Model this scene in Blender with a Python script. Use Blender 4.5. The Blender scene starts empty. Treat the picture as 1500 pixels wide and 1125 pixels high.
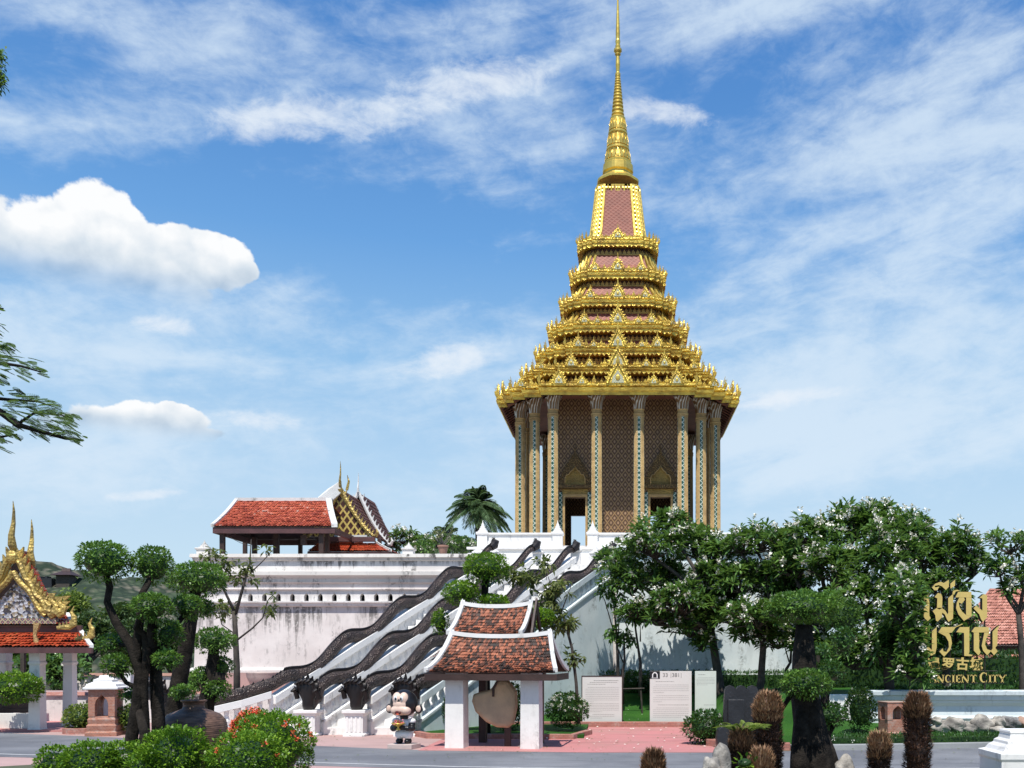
import bpy, bmesh, math, random
import numpy as np
from mathutils import Vector, Matrix
PI = math.pi; R = math.radians
random.seed(7); rng = np.random.default_rng(7)
S = bpy.context.scene
C = S.collection
# ------------------------------------------------------------------ camera
HC = 2.2; FX = 1400.0; CX = 905.0; CY = 960.0
cam_d = bpy.data.cameras.new("camera"); cam = bpy.data.objects.new("camera", cam_d); C.objects.link(cam)
cam.location = (0, 0, HC); cam.rotation_euler = (R(90), 0, 0)
cam_d.sensor_width = 36; cam_d.lens = 33.6; cam_d.shift_x = -(CX-750)/1500; cam_d.shift_y = (CY-562.5)/1500
cam_d.clip_end = 8000; S.camera = cam
S.view_settings.view_transform = 'Standard'; S.view_settings.look = 'None'
S.view_settings.exposure = 0.22; S.view_settings.gamma = 1
def P(px, py, d): return Vector(((px-CX)/FX*d, d, HC+(CY-py)/FX*d))
# ------------------------------------------------------------------ sun and sky
SUN = Vector((-0.03, -0.45, 0.87)).normalized()
sd = bpy.data.lights.new("sun", 'SUN'); so = bpy.data.objects.new("sun", sd); C.objects.link(so)
sd.energy = 4.8; sd.angle = R(0.5); sd.color = (1, .95, .87)
so.rotation_euler = SUN.to_track_quat('Z', 'Y').to_euler()
W = bpy.data.worlds.new("World"); S.world = W; W.use_nodes = True
def sky():
    nt = W.node_tree; N = nt.nodes; L = nt.links; N.clear()
    def m(op, a, b=None, c=None, clamp=False):
        n = N.new('ShaderNodeMath'); n.operation = op; n.use_clamp = clamp
        for i, v in enumerate((a, b, c)):
            if v is None: continue
            if isinstance(v, (int, float)): n.inputs[i].default_value = v
            else: L.new(v, n.inputs[i])
        return n.outputs[0]
    tc = N.new('ShaderNodeTexCoord'); sep = N.new('ShaderNodeSeparateXYZ'); L.new(tc.outputs['Generated'], sep.inputs[0])
    x, y, z = sep.outputs
    az = m('ARCTAN2', x, y); el = m('ARCSINE', z)
    st = N.new('ShaderNodeTexSky'); st.sky_type = 'NISHITA'; st.sun_disc = False
    st.sun_elevation = math.asin(SUN.z); st.sun_rotation = math.atan2(SUN.x, SUN.y)
    st.air_density = 1.0; st.dust_density = 0.6; st.ozone_density = 2.2
    def vec(a, b, c=0.0):
        n = N.new('ShaderNodeCombineXYZ')
        for i, v in enumerate((a, b, c)):
            if isinstance(v, (int, float)): n.inputs[i].default_value = v
            else: L.new(v, n.inputs[i])
        return n.outputs[0]
    def noise(v, scale, det=6, rough=.55, dist=0.0):
        n = N.new('ShaderNodeTexNoise'); n.inputs['Scale'].default_value = scale; n.inputs['Detail'].default_value = det
        n.inputs['Roughness'].default_value = rough; n.inputs['Distortion'].default_value = dist; L.new(v, n.inputs['Vector'])
        return n.outputs['Fac']
    def smooth(v, a, b):
        n = N.new('ShaderNodeMapRange'); n.interpolation_type = 'SMOOTHSTEP'
        n.inputs['From Min'].default_value = a; n.inputs['From Max'].default_value = b; L.new(v, n.inputs['Value']); return n.outputs[0]
    wn = noise(vec(az, el, 9.0), 5.0, 6, .6); wn2 = noise(vec(az, el, 4.0), 7.0, 6, .6)
    azw = m('ADD', az, m('MULTIPLY', m('SUBTRACT', wn, .5), .05)); elw = m('ADD', el, m('MULTIPLY', m('SUBTRACT', wn2, .5), .035))
    def blob(px, py, rx, ry, ang=0.0):      # soft ellipse at a direction of the sky, 1 in its middle
        A = math.atan((px-CX)/FX); E = math.atan((CY-py)/math.hypot(FX, px-CX))
        k = 1400.0*math.hypot(1, (px-CX)/FX)
        sx = rx/k; sy = ry/k; ca = math.cos(ang); sa = math.sin(ang)
        dx = m('SUBTRACT', azw, A); dy = m('SUBTRACT', elw, E)
        u = m('ADD', m('MULTIPLY', dx, ca/sx), m('MULTIPLY', dy, sa/sx))
        v = m('ADD', m('MULTIPLY', dx, -sa/sy), m('MULTIPLY', dy, ca/sy))
        r2 = m('ADD', m('MULTIPLY', u, u), m('MULTIPLY', v, v))
        return m('SUBTRACT', 1.0, r2)
    def union(lst):
        o = lst[0]
        for b in lst[1:]: o = m('MAXIMUM', o, b)
        return o
    # stretched thin cloud, slanting up to the right
    s1 = vec(m('ADD', m('MULTIPLY', az, 1.0), m('MULTIPLY', el, .35)), m('SUBTRACT', m('MULTIPLY', el, 3.6), m('MULTIPLY', az, .75)), 3.1)
    n1 = noise(s1, 3.2, 9, .6, .35)
    s2 = vec(az, m('MULTIPLY', el, 2.0), 7.7)
    n2 = noise(s2, 2.0, 4, .5, .2)
    n3 = noise(vec(az, m('MULTIPLY', el, 1.9), 1.7), 20, 8, .66, .3)
    veil = union([blob(1250, 130, 420, 260, .2), blob(1330, 430, 420, 260, .2)])
    band = union([blob(420, 185, 520, 100, .16), blob(150, 60, 420, 110, .1), blob(640, 150, 260, 60, .2), blob(850, 20, 420, 80, .1)])
    low = union([blob(500, 560, 560, 150, .0), blob(280, 680, 620, 100, 0), blob(1300, 620, 420, 120, .1), blob(680, 530, 130, 40, .2)])
    cir = m('ADD', n1, m('MULTIPLY', smooth(veil, -.6, 1.0), .17))
    cir = m('ADD', cir, m('MULTIPLY', smooth(band, -.4, .9), .20))
    cir = m('ADD', cir, m('MULTIPLY', smooth(low, -.4, .9), .21))
    cir = m('ADD', cir, m('MULTIPLY', m('SUBTRACT', n2, .5), .35))
    blue = union([blob(300, 300, 330, 90, .1), blob(330, 260, 260, 60, .15), blob(60, 110, 120, 60, .2), blob(1000, 110, 170, 70, .2), blob(560, 330, 160, 110, 0)])
    cir = m('SUBTRACT', cir, m('MULTIPLY', smooth(blue, -.5, .9), .16))
    cir = m('ADD', cir, m('MULTIPLY', m('SUBTRACT', n3, .5), .48))
    cirrus = m('MULTIPLY', smooth(cir, .49, .95), .82)
    # denser little patches in the band
    pat = union([blob(560, 165, 110, 26, .3), blob(690, 120, 150, 26, .2), blob(430, 175, 130, 28, .2), blob(960, 165, 90, 16, -.1),
                 blob(230, 478, 55, 14, 0), blob(660, 530, 80, 26, .2), blob(1130, 590, 150, 16, .1), blob(380, 615, 60, 18, 0), blob(205, 720, 60, 10, .1)])
    pf = smooth(m('ADD', pat, m('MULTIPLY', m('SUBTRACT', n3, .5), 3.2)), -.1, 1.5)
    pf = m('MULTIPLY', pf, .75)
    # cumulus heaps: lumpy tops, flatter bases
    vo = noise(vec(az, m('MULTIPLY', el, 1.15), 5.0), 15, 9, .60, .1)
    cu = union([blob(20, 350, 150, 74), blob(130, 335, 66, 62), blob(60, 392, 250, 40), blob(205, 380, 80, 40), blob(262, 375, 56, 34), blob(312, 388, 66, 40), blob(358, 400, 24, 20),
                blob(175, 612, 62, 30), blob(262, 612, 44, 20), blob(120, 620, 60, 18), blob(205, 625, 120, 14)])
    def puff(v, s):
        n = N.new('ShaderNodeTexVoronoi'); n.inputs['Scale'].default_value = s; n.feature = 'F1'; L.new(v, n.inputs['Vector']); return n.outputs['Distance']
    pv = vec(azw, m('MULTIPLY', elw, 1.1), 0.0); pv2 = vec(m('ADD', azw, -.006), m('ADD', m('MULTIPLY', elw, 1.1), .012), 0.0)
    def bill(v): return m('SUBTRACT', .62, m('ADD', m('MULTIPLY', puff(v, 17), .75), m('MULTIPLY', puff(v, 41), .45)))
    bl = bill(pv); cuv = m('ADD', cu, m('ADD', m('MULTIPLY', bl, 1.0), m('MULTIPLY', m('SUBTRACT', vo, .5), 2.2)))
    Eb = lambda py: math.atan((CY-py)/1550.0)
    fade = m('MAXIMUM', m('MULTIPLY', smooth(el, Eb(455), Eb(385)), 1.0), m('MULTIPLY', smooth(el, Eb(648), Eb(612)), m('LESS_THAN', el, Eb(500))))
    cum = m('MULTIPLY', smooth(cuv, .0, .26), fade)
    # tint of the heap: light top, greyer base, broken by noise
    vo2 = noise(vec(m('ADD', az, .012), m('ADD', m('MULTIPLY', el, 1.15), -.016), 5.0), 15, 6, .56, .1)
    rel = m('ADD', m('MULTIPLY', m('SUBTRACT', vo, vo2), -.6), m('MULTIPLY', m('SUBTRACT', bl, bill(pv2)), .55))
    big = union([blob(60, 325, 260, 95), blob(310, 372, 95, 50), blob(200, 600, 160, 26)])
    E_ = lambda py: math.atan((CY-py)/1550.0)
    sh1 = smooth(el, E_(430), E_(345)); sh2 = m('MULTIPLY', smooth(el, E_(632), E_(600)), smooth(el, E_(480), E_(560)))
    lit = m('ADD', m('MULTIPLY', m('MAXIMUM', sh1, sh2), .46), m('ADD', .50, rel), clamp=True)
    # base sky gradient
    hz = smooth(el, .62, -.02)
    ramp = N.new('ShaderNodeValToRGB'); L.new(smooth(el, 0.0, .62), ramp.inputs[0])
    e = ramp.color_ramp.elements; e[0].position = 0; e[0].color = (.53, .68, .80, 1); e[1].position = 1; e[1].color = (.065, .22, .56, 1)
    for p, c in ((.22, (.42, .61, .80, 1)), (.45, (.27, .50, .77, 1)), (.72, (.13, .34, .69, 1))):
        q = e.new(p); q.color = c
    def mix(f, a, b):
        n = N.new('ShaderNodeMix'); n.data_type = 'RGBA'
        for s_, v in ((0, f), (6, a), (7, b)):
            if isinstance(v, (int, float)): n.inputs[s_].default_value = v
            elif isinstance(v, tuple): n.inputs[s_].default_value = v
            else: L.new(v, n.inputs[s_])
        return n.outputs[2]
    K = 1/0.10
    def scl(col, k):
        n = N.new('ShaderNodeVectorMath'); n.operation = 'SCALE'; L.new(col, n.inputs[0]); n.inputs['Scale'].default_value = k; return n.outputs[0]
    base = mix(.85, st.outputs[0], scl(ramp.outputs[0], K))
    c1 = mix(cirrus, base, (.60*K, .71*K, .82*K, 1))
    c2 = mix(pf, c1, (.72*K, .77*K, .83*K, 1))
    cc = N.new('ShaderNodeValToRGB'); L.new(lit, cc.inputs[0])
    e = cc.color_ramp.elements; e[0].position = .40; e[0].color = (.36, .46, .58, 1); e[1].position = 1; e[1].color = (.84, .85, .86, 1)
    q = e.new(.70); q.color = (.60, .67, .74, 1)
    c3 = mix(cum, c2, scl(cc.outputs[0], K))
    bg = N.new('ShaderNodeBackground'); bg.inputs['Strength'].default_value = .10; L.new(c3, bg.inputs['Color'])
    out = N.new('ShaderNodeOutputWorld'); L.new(bg.outputs[0], out.inputs[0])
sky()
# ------------------------------------------------------------------ mesh builder
class MB:
    def __init__(s): s.v = []; s.f = []; s.m = []; s.mi = 0
    def add(s, vs, fs):
        o = len(s.v); s.v.extend([tuple(q) for q in vs]); s.f.extend([tuple(i+o for i in f) for f in fs]); s.m.extend([s.mi]*len(fs)); return s
    def box(s, x0, x1, y0, y1, z0, z1, M=None):
        vs = [Vector((x, y, z)) for z in (z0, z1) for x, y in ((x0, y0), (x1, y0), (x1, y1), (x0, y1))]
        if M: vs = [M @ v for v in vs]
        return s.add(vs, [(3, 2, 1, 0), (4, 5, 6, 7), (0, 1, 5, 4), (1, 2, 6, 5), (2, 3, 7, 6), (3, 0, 4, 7)])
    def prism(s, pts, ext):
        ext = Vector(ext); a = [Vector(p) for p in pts]; n = len(a)
        return s.add(a+[p+ext for p in a], [tuple(range(n))[::-1], tuple(range(n, 2*n))]+[(i, (i+1) % n, (i+1) % n+n, i+n) for i in range(n)])
    def loft(s, rings, cap0=True, cap1=True, closed=True):
        n = len(rings[0]); vs = [p for r in rings for p in r]; fs = []
        for k in range(len(rings)-1):
            for i in range(n if closed else n-1):
                j = (i+1) % n; fs.append((k*n+i, k*n+j, (k+1)*n+j, (k+1)*n+i))
        if cap0: fs.append(tuple(range(n))[::-1])
        if cap1: fs.append(tuple(range((len(rings)-1)*n, len(rings)*n)))
        return s.add(vs, fs)
    def lathe(s, prof, c=(0, 0, 0), n=24, sx=1, sy=1, ph=0):
        rs = [[(c[0]+r*sx*math.cos(2*PI*i/n+ph), c[1]+r*sy*math.sin(2*PI*i/n+ph), c[2]+z) for i in range(n)] for r, z in prof]
        return s.loft(rs)
    def tube(s, path, rad, n=8, sq=1.0, up=None):
        path = [Vector(p) for p in path]; k = len(path)
        if not hasattr(rad, '__len__'): rad = [rad]*k
        t0 = (path[1]-path[0]).normalized(); u = Vector(up) if up else (Vector((0, 0, 1)) if abs(t0.z) < .9 else Vector((1, 0, 0)))
        rings = []
        for i in range(k):
            t = (path[min(i+1, k-1)]-path[max(i-1, 0)]).normalized()
            u = (u-t*u.dot(t)); u = u.normalized() if u.length > 1e-6 else t.orthogonal().normalized()
            w = t.cross(u)
            rings.append([path[i]+(w*math.cos(2*PI*j/n)*sq+u*math.sin(2*PI*j/n))*rad[i] for j in range(n)])
        return s.loft(rings)
    def ball(s, c, rx, ry, rz, nu=14, nv=9, jit=0.0, M=None):
        c = Vector(c); rings = []
        for a in range(1, nv):
            th = PI*a/nv; rr = []
            for b in range(nu):
                f = 2*PI*b/nu; k = 1+random.uniform(-jit, jit)
                v = Vector((rx*math.sin(th)*math.cos(f)*k, ry*math.sin(th)*math.sin(f)*k, -rz*math.cos(th)*k))
                rr.append(c+(M @ v if M else v))
            rings.append(rr)
        vs = [p for r in rings for p in r]; n = nu
        b0 = Vector((0, 0, -rz)); b1 = Vector((0, 0, rz))
        vs += [c+(M @ b0 if M else b0), c+(M @ b1 if M else b1)]; fs = []
        for k in range(nv-2):
            for i in range(n): j = (i+1) % n; fs.append((k*n+i, k*n+j, (k+1)*n+j, (k+1)*n+i))
        for i in range(n):
            j = (i+1) % n; fs.append((len(vs)-2, j, i)); fs.append((len(vs)-1, (nv-2)*n+i, (nv-2)*n+j))
        return s.add(vs, fs)
    def build(s, name, mats, parent=None, world=True, smooth=False, bevel=0, recalc=True):
        me = bpy.data.meshes.new(name); me.from_pydata(s.v, [], s.f)
        if not isinstance(mats, (list, tuple)): mats = [mats]
        for mt in mats: me.materials.append(mt)
        if len(mats) > 1: me.polygons.foreach_set('material_index', s.m)
        if recalc:
            b = bmesh.new(); b.from_mesh(me); bmesh.ops.recalc_face_normals(b, faces=b.faces); b.to_mesh(me); b.free()
        me.update(); o = bpy.data.objects.new(name, me); C.objects.link(o)
        if smooth: me.shade_smooth()
        if bevel:
            md = o.modifiers.new('bevel', 'BEVEL'); md.width = bevel; md.segments = 2; md.limit_method = 'ANGLE'
        place(o, parent, world)
        return o
def place(o, parent, world=True):
    if parent is not None:
        o.parent = parent
        if world:
            r = parent; off = Vector((0, 0, 0))
            while r: off += r.location; r = r.parent
            o.location = -off
def np_build(name, v, f, mat, parent=None, world=True, smooth=False):
    v = np.asarray(v, dtype=np.float32).reshape(-1, 3); f = np.asarray(f, dtype=np.int32); k = f.shape[1]
    me = bpy.data.meshes.new(name); me.vertices.add(len(v)); me.vertices.foreach_set('co', v.ravel())
    me.loops.add(f.size); me.loops.foreach_set('vertex_index', f.ravel()); me.polygons.add(len(f))
    me.polygons.foreach_set('loop_start', np.arange(0, f.size, k, dtype=np.int32)); me.polygons.foreach_set('loop_total', np.full(len(f), k, dtype=np.int32))
    for mt in (mat if isinstance(mat, (list, tuple)) else [mat]): me.materials.append(mt)
    me.update(calc_edges=True); me.validate()
    if smooth: me.shade_smooth()
    o = bpy.data.objects.new(name, me); C.objects.link(o); place(o, parent, world); return o
def tag(o, label, cat, group=None, kind=None):
    if label: o['label'] = label
    if cat: o['category'] = cat
    if group: o['group'] = group
    if kind: o['kind'] = kind
    return o
def thing(name, label, cat, loc=(0, 0, 0), rotz=0, group=None):
    o = bpy.data.objects.new(name, None); C.objects.link(o); o.location = loc; o.rotation_euler = (0, 0, rotz)
    o.empty_display_size = .2; return tag(o, label, cat, group)
def struct(o): o['kind'] = 'structure'; return o
def dup_part(o, parent, loc, rz=0.0, scale=None):
    c = o.copy(); C.objects.link(c); c.parent = parent; c.location = loc; c.rotation_euler = (0, 0, rz)
    if scale: c.scale = scale
    for ch in o.children:
        g = ch.copy(); C.objects.link(g); g.parent = c
    return c
# ------------------------------------------------------------------ materials
class NT:
    def __init__(s, name, rough=.6, metal=0.0, spec=.5):
        s.mat = bpy.data.materials.new(name); s.mat.use_nodes = True; s.t = s.mat.node_tree; s.N = s.t.nodes; s.L = s.t.links
        s.b = s.N['Principled BSDF']; s.b.inputs['Roughness'].default_value = rough; s.b.inputs['Metallic'].default_value = metal
        s.b.inputs['Specular IOR Level'].default_value = spec
    def geo(s, o='Position'): return s.N.new('ShaderNodeNewGeometry').outputs[o]
    def objc(s): return s.N.new('ShaderNodeTexCoord').outputs['Object']
    def mp(s, v, sc=(1, 1, 1)):
        n = s.N.new('ShaderNodeMapping'); n.inputs['Scale'].default_value = sc; s.L.new(v, n.inputs[0]); return n.outputs[0]
    def noise(s, v, scale, det=5, rough=.55, dist=0.0):
        n = s.N.new('ShaderNodeTexNoise'); s.L.new(v, n.inputs['Vector']); n.inputs['Scale'].default_value = scale
        n.inputs['Detail'].default_value = det; n.inputs['Roughness'].default_value = rough; n.inputs['Distortion'].default_value = dist; return n.outputs['Fac']
    def vor(s, v, scale, feat='F1', o='Distance'):
        n = s.N.new('ShaderNodeTexVoronoi'); s.L.new(v, n.inputs['Vector']); n.inputs['Scale'].default_value = scale; n.feature = feat; return n.outputs[o]
    def m(s, op, a, b=None, clamp=False):
        n = s.N.new('ShaderNodeMath'); n.operation = op; n.use_clamp = clamp
        for i, v in enumerate((a, b)):
            if v is None: continue
            if isinstance(v, (int, float)): n.inputs[i].default_value = v
            else: s.L.new(v, n.inputs[i])
        return n.outputs[0]
    def rng(s, v, a, b, c=0.0, d=1.0):
        n = s.N.new('ShaderNodeMapRange'); n.interpolation_type = 'SMOOTHSTEP'
        for i, q in ((1, a), (2, b), (3, c), (4, d)): n.inputs[i].default_value = q
        s.L.new(v, n.inputs[0]); return n.outputs[0]
    def ramp(s, v, stops):
        n = s.N.new('ShaderNodeValToRGB'); s.L.new(v, n.inputs[0]); e = n.color_ramp.elements
        e[0].position, e[0].color = stops[0][0], (*stops[0][1], 1); e[1].position, e[1].color = stops[-1][0], (*stops[-1][1], 1)
        for p, c in stops[1:-1]: q = e.new(p); q.color = (*c, 1)
        return n.outputs[0]
    def mix(s, f, a, b):
        n = s.N.new('ShaderNodeMix'); n.data_type = 'RGBA'
        for i, v in ((0, f), (6, a), (7, b)):
            if isinstance(v, (int, float)): n.inputs[i].default_value = v
            elif isinstance(v, tuple): n.inputs[i].default_value = (*v, 1)
            else: s.L.new(v, n.inputs[i])
        return n.outputs[2]
    def col(s, v):
        if isinstance(v, tuple): s.b.inputs['Base Color'].default_value = (*v, 1)
        else: s.L.new(v, s.b.inputs['Base Color'])
        return s
    def bump(s, h, strength=.3, dist=.02):
        n = s.N.new('ShaderNodeBump'); n.inputs['Strength'].default_value = strength; n.inputs['Distance'].default_value = dist
        s.L.new(h, n.inputs['Height']); s.L.new(n.outputs[0], s.b.inputs['Normal']); return s
    def sep(s, v):
        n = s.N.new('ShaderNodeSeparateXYZ'); s.L.new(v, n.inputs[0]); return n.outputs
def plaster(name, c, stain=.5, dark=(.06, .055, .05), crack=True, tint=None, heavy=0.0, streak=None):
    t = NT(name, .75); g = t.geo(); st = t.noise(t.mp(g, (1.6, 1.6, .22)), 1.9, 7, .62); bl = t.noise(g, 1.1, 5, .6)
    fine = t.noise(g, 9, 6, .7); s_ = t.m('MULTIPLY', t.rng(st, .49, .66), t.rng(bl, .42, .62)); s_ = t.m('MULTIPLY', s_, t.rng(fine, .38, .60))
    if heavy:
        h2 = t.noise(t.mp(g, (1.5, 1.5, .45)), 1.5, 9, .72); h3 = t.noise(g, .45, 3); hv = t.m('MULTIPLY', t.rng(h2, .53, .62), t.rng(h3, .40, .56))
        s_ = t.m('MAXIMUM', s_, t.m('MULTIPLY', hv, heavy))
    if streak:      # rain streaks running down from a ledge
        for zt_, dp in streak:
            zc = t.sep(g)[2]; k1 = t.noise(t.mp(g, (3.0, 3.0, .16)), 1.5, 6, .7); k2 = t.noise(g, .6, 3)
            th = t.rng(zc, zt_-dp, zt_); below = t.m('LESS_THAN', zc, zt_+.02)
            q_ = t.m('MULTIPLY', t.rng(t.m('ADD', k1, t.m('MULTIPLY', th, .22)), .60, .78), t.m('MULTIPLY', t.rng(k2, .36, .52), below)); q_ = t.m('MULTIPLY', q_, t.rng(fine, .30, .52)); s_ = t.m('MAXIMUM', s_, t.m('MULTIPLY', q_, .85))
    base = t.mix(t.rng(t.noise(g, .7, 4), .35, .65), c, tuple(q*.88 for q in (tint or c)))
    base = t.mix(t.m('MULTIPLY', t.rng(fine, .45, .8), .25), base, tuple(q*.72 for q in c))
    o = t.mix(t.m('MULTIPLY', s_, stain), base, dark)
    if crack:
        v = t.N.new('ShaderNodeTexVoronoi'); v.feature = 'DISTANCE_TO_EDGE'; v.inputs['Scale'].default_value = .55
        w = t.N.new('ShaderNodeVectorMath'); w.operation = 'ADD'; nn = t.N.new('ShaderNodeTexNoise'); nn.inputs['Scale'].default_value = 2.5; t.L.new(g, nn.inputs['Vector'])
        t.L.new(g, w.inputs[0]); t.L.new(nn.outputs['Color'], w.inputs[1]); t.L.new(w.outputs[0], v.inputs['Vector'])
        cr = t.m('MULTIPLY', t.rng(v.outputs['Distance'], .007, .0), t.rng(bl, .52, .62)); o = t.mix(t.m('MULTIPLY', cr, .5), o, dark)
    t.col(o).bump(fine, .25, .02); return t.mat
def simple(name, c, rough=.6, metal=0.0, var=.3, scale=4.0, bump=.2, c2=None, spec=.5):
    t = NT(name, rough, metal, spec); g = t.objc(); n = t.noise(g, scale, 6, .6)
    t.col(t.mix(t.rng(n, .3, .7), c, c2 or tuple(q*(1-var) for q in c)))
    if bump: t.bump(t.noise(g, scale*6, 4, .6), bump, .02)
    return t.mat
def leafmat(name, dark, light, tr=.25, rough=.42, low=0.0):
    t = NT(name, rough, 0, .35); r = t.geo('Random Per Island'); n = t.noise(t.geo(), 1.3, 3)
    f = t.m('ADD', t.m('MULTIPLY', r, .7), t.m('MULTIPLY', t.rng(n, .35, .65), .35), True)
    c = t.ramp(f, [(0, dark), (.6, tuple((a*.6+b*.4) for a, b in zip(dark, light))), (1, light)]); t.col(c)
    tb = t.N.new('ShaderNodeBsdfTranslucent'); mx = t.N.new('ShaderNodeMixShader'); mx.inputs[0].default_value = tr
    cb = t.mix(.35, c, (.22, .38, .03)); t.L.new(cb, tb.inputs[0]); t.L.new(t.b.outputs[0], mx.inputs[1]); t.L.new(tb.outputs[0], mx.inputs[2])
    t.L.new(mx.outputs[0], t.N['Material Output'].inputs[0]); return t.mat
def lattice(name, ground, line, dot, s, w=.16, rough=.5, metal=.2, aspect=1.0, dots=True, bump=.4):
    t = NT(name, rough, metal); x, y, z = t.sep(t.geo()); u = t.m('MULTIPLY', t.m('ADD', x, y), s); v = t.m('MULTIPLY', z, s*aspect)
    a = t.m('FRACT', t.m('ADD', t.m('ADD', u, v), 500.0)); b = t.m('FRACT', t.m('ADD', t.m('SUBTRACT', u, v), 500.0))
    da = t.m('ABSOLUTE', t.m('SUBTRACT', a, .5)); db = t.m('ABSOLUTE', t.m('SUBTRACT', b, .5)); mx = t.m('MAXIMUM', da, db)
    ln = t.rng(mx, .5-w, .5-w*.6); o = t.mix(ln, ground, line)
    if dots:
        d = t.m('SQRT', t.m('ADD', t.m('MULTIPLY', da, da), t.m('MULTIPLY', db, db))); o = t.mix(t.rng(d, .24, .17), o, dot)
    n = t.noise(t.geo(), 3, 4); o = t.mix(t.m('MULTIPLY', t.rng(n, .4, .7), .3), o, tuple(q*.5 for q in ground))
    t.col(o)
    if bump: t.bump(mx, bump, .03)
    return t.mat
def tilemat(name, stops, rough=.6, spec=.4):
    t = NT(name, rough, 0, spec); r = t.geo('Random Per Island'); n = t.noise(t.geo(), 1.6, 5, .6); n2 = t.noise(t.geo(), 30, 3)
    f = t.m('ADD', t.m('MULTIPLY', r, .62), t.m('MULTIPLY', t.rng(n, .3, .7), .38), True)
    c = t.ramp(f, stops); t.col(t.mix(t.m('MULTIPLY', t.rng(n2, .5, .8), .3), c, (.05, .03, .025))); return t.mat
M = {}
M['plaster'] = plaster('white_plaster', (.78, .75, .725), .95, tint=(.70, .66, .635), heavy=.25, streak=[(HC+(CY-853)/FX*34.3, .35), (HC+(CY-822)/FX*34.3, .4)])
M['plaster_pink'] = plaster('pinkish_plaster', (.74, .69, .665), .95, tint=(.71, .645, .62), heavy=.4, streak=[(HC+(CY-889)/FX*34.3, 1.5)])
M['plaster_top'] = plaster('weathered_coping', (.70, .67, .63), 1.0, dark=(.05, .047, .045), heavy=.95)
M['plaster_clean'] = plaster('clean_white_plaster', (.82, .81, .79), .55, crack=False)
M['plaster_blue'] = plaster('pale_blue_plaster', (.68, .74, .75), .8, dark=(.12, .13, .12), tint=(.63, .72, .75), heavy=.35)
M['pillar'] = plaster('pillar_white', (.80, .79, .76), .45, dark=(.15, .13, .11), crack=False)
def goldmat(name, c, c2, metal=.55, rough=.36, sc=16, b=.5):
    t = NT(name, rough, metal); g = t.geo(); n = t.noise(g, 2.5, 6, .65); v = t.vor(g, sc)
    t.col(t.mix(t.rng(n, .35, .7), c, c2)).bump(v, b, .04); return t.mat
M['gold'] = goldmat('gilded_gold', (.80, .57, .10), (.40, .25, .05))
M['gold_smooth'] = goldmat('smooth_gilding', (.80, .58, .13), (.62, .42, .08), .6, .33, 4, .12)
M['gold_dull'] = goldmat('dull_gold', (.42, .28, .075), (.24, .15, .04), .35, .5, 14, .6)
M['gold_tan'] = goldmat('tan_gilt_plaster', (.50, .34, .14), (.33, .21, .085), .12, .55, 26, .4)
M['gold_old'] = goldmat('old_gilding', (.50, .36, .10), (.22, .16, .06), .4, .5, 12, .7)
M['cella'] = lattice('lattice_wall', (.105, .054, .028), (.32, .20, .09), (.36, .23, .13), 3.1, .10, .5, .15, .75)
M['roof_scale'] = lattice('glazed_roof_scales', (.23, .06, .038), (.34, .12, .08), (.30, .09, .07), 4.2, .15, .6, .0, 1.3, False)
M['mosaic'] = lattice('green_white_mosaic', (.02, .11, .07), (.52, .54, .46), (.015, .04, .05), 4.8, .13, .25, .0, 1.0, True, .2)
M['silver'] = lattice('mirror_mosaic', (.45, .47, .42), (.70, .62, .30), (.25, .32, .20), 9, .15, .3, .2)
def giltrelief():
    t = NT('carved_gilt_relief', .5, .3); g = t.geo(); v = t.vor(g, 15); n = t.noise(g, 8, 5, .65); t.col(t.mix(t.rng(v, .10, .36), (.50, .34, .13), (.13, .08, .03))).bump(t.m('ADD', v, n), .9, .05); return t.mat
M['gable_gilt'] = giltrelief()
M['capital'] = None
def capmat():
    t = NT('mosaic_capital', .4, .2); g = t.geo(); x, y, z = t.sep(g); w = t.m('FRACT', t.m('ADD', t.m('MULTIPLY', t.m('ADD', x, y), 8.5), 400)); k = t.rng(t.m('ABSOLUTE', t.m('SUBTRACT', w, .5)), .22, .12)
    t.col(t.mix(k, (.20, .115, .05), (.62, .60, .55))).bump(k, .6, .03); return t.mat
M['capital'] = capmat()
M['soffit'] = simple('red_brown_soffit', (.20, .075, .045), .6, 0, .35, 2, .2)
M['dark'] = simple('painted_deep_shadow', (.012, .009, .008), .8, 0, .3)  # near-black colour standing in for deep shade
M['neck'] = simple('dark_red_neck', (.05, .015, .012), .7, 0, .4)
M['wood'] = simple('dark_brown_wood', (.055, .028, .022), .55, 0, .4, 3, .3)
M['maroon'] = simple('maroon_fascia', (.105, .045, .045), .5, 0, .35, 3, .15)
M['bronze'] = goldmat('black_bronze_scales', (.035, .028, .027), (.075, .052, .045), .35, .42, 22, .8)
M['bronze2'] = simple('black_bronze', (.018, .014, .014), .45, .3, .4, 5, .3)
M['tile_red'] = tilemat('orange_red_tiles', [(0, (.20, .035, .02)), (.35, (.38, .065, .03)), (.8, (.50, .115, .055)), (1, (.52, .34, .28))])
M['tile_bright'] = tilemat('bright_orange_tiles', [(0, (.26, .035, .015)), (.5, (.38, .055, .022)), (1, (.47, .10, .04))], .35)
M['tile_old'] = tilemat('weathered_tiles', [(0, (.012, .010, .009)), (.32, (.05, .026, .018)), (.52, (.20, .065, .035)), (.82, (.40, .135, .07)), (1, (.52, .25, .16))])
M['tile_pink'] = tilemat('salmon_tiles', [(0, (.18, .07, .05)), (.4, (.42, .17, .12)), (1, (.60, .30, .23))])
M['tile_dark'] = tilemat('brown_tiles', [(0, (.06, .022, .016)), (1, (.17, .06, .04))])
M['ridge'] = plaster('mortar_ridge', (.66, .66, .65), .75, dark=(.08, .09, .07), crack=False)
M['brick'] = None
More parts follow.
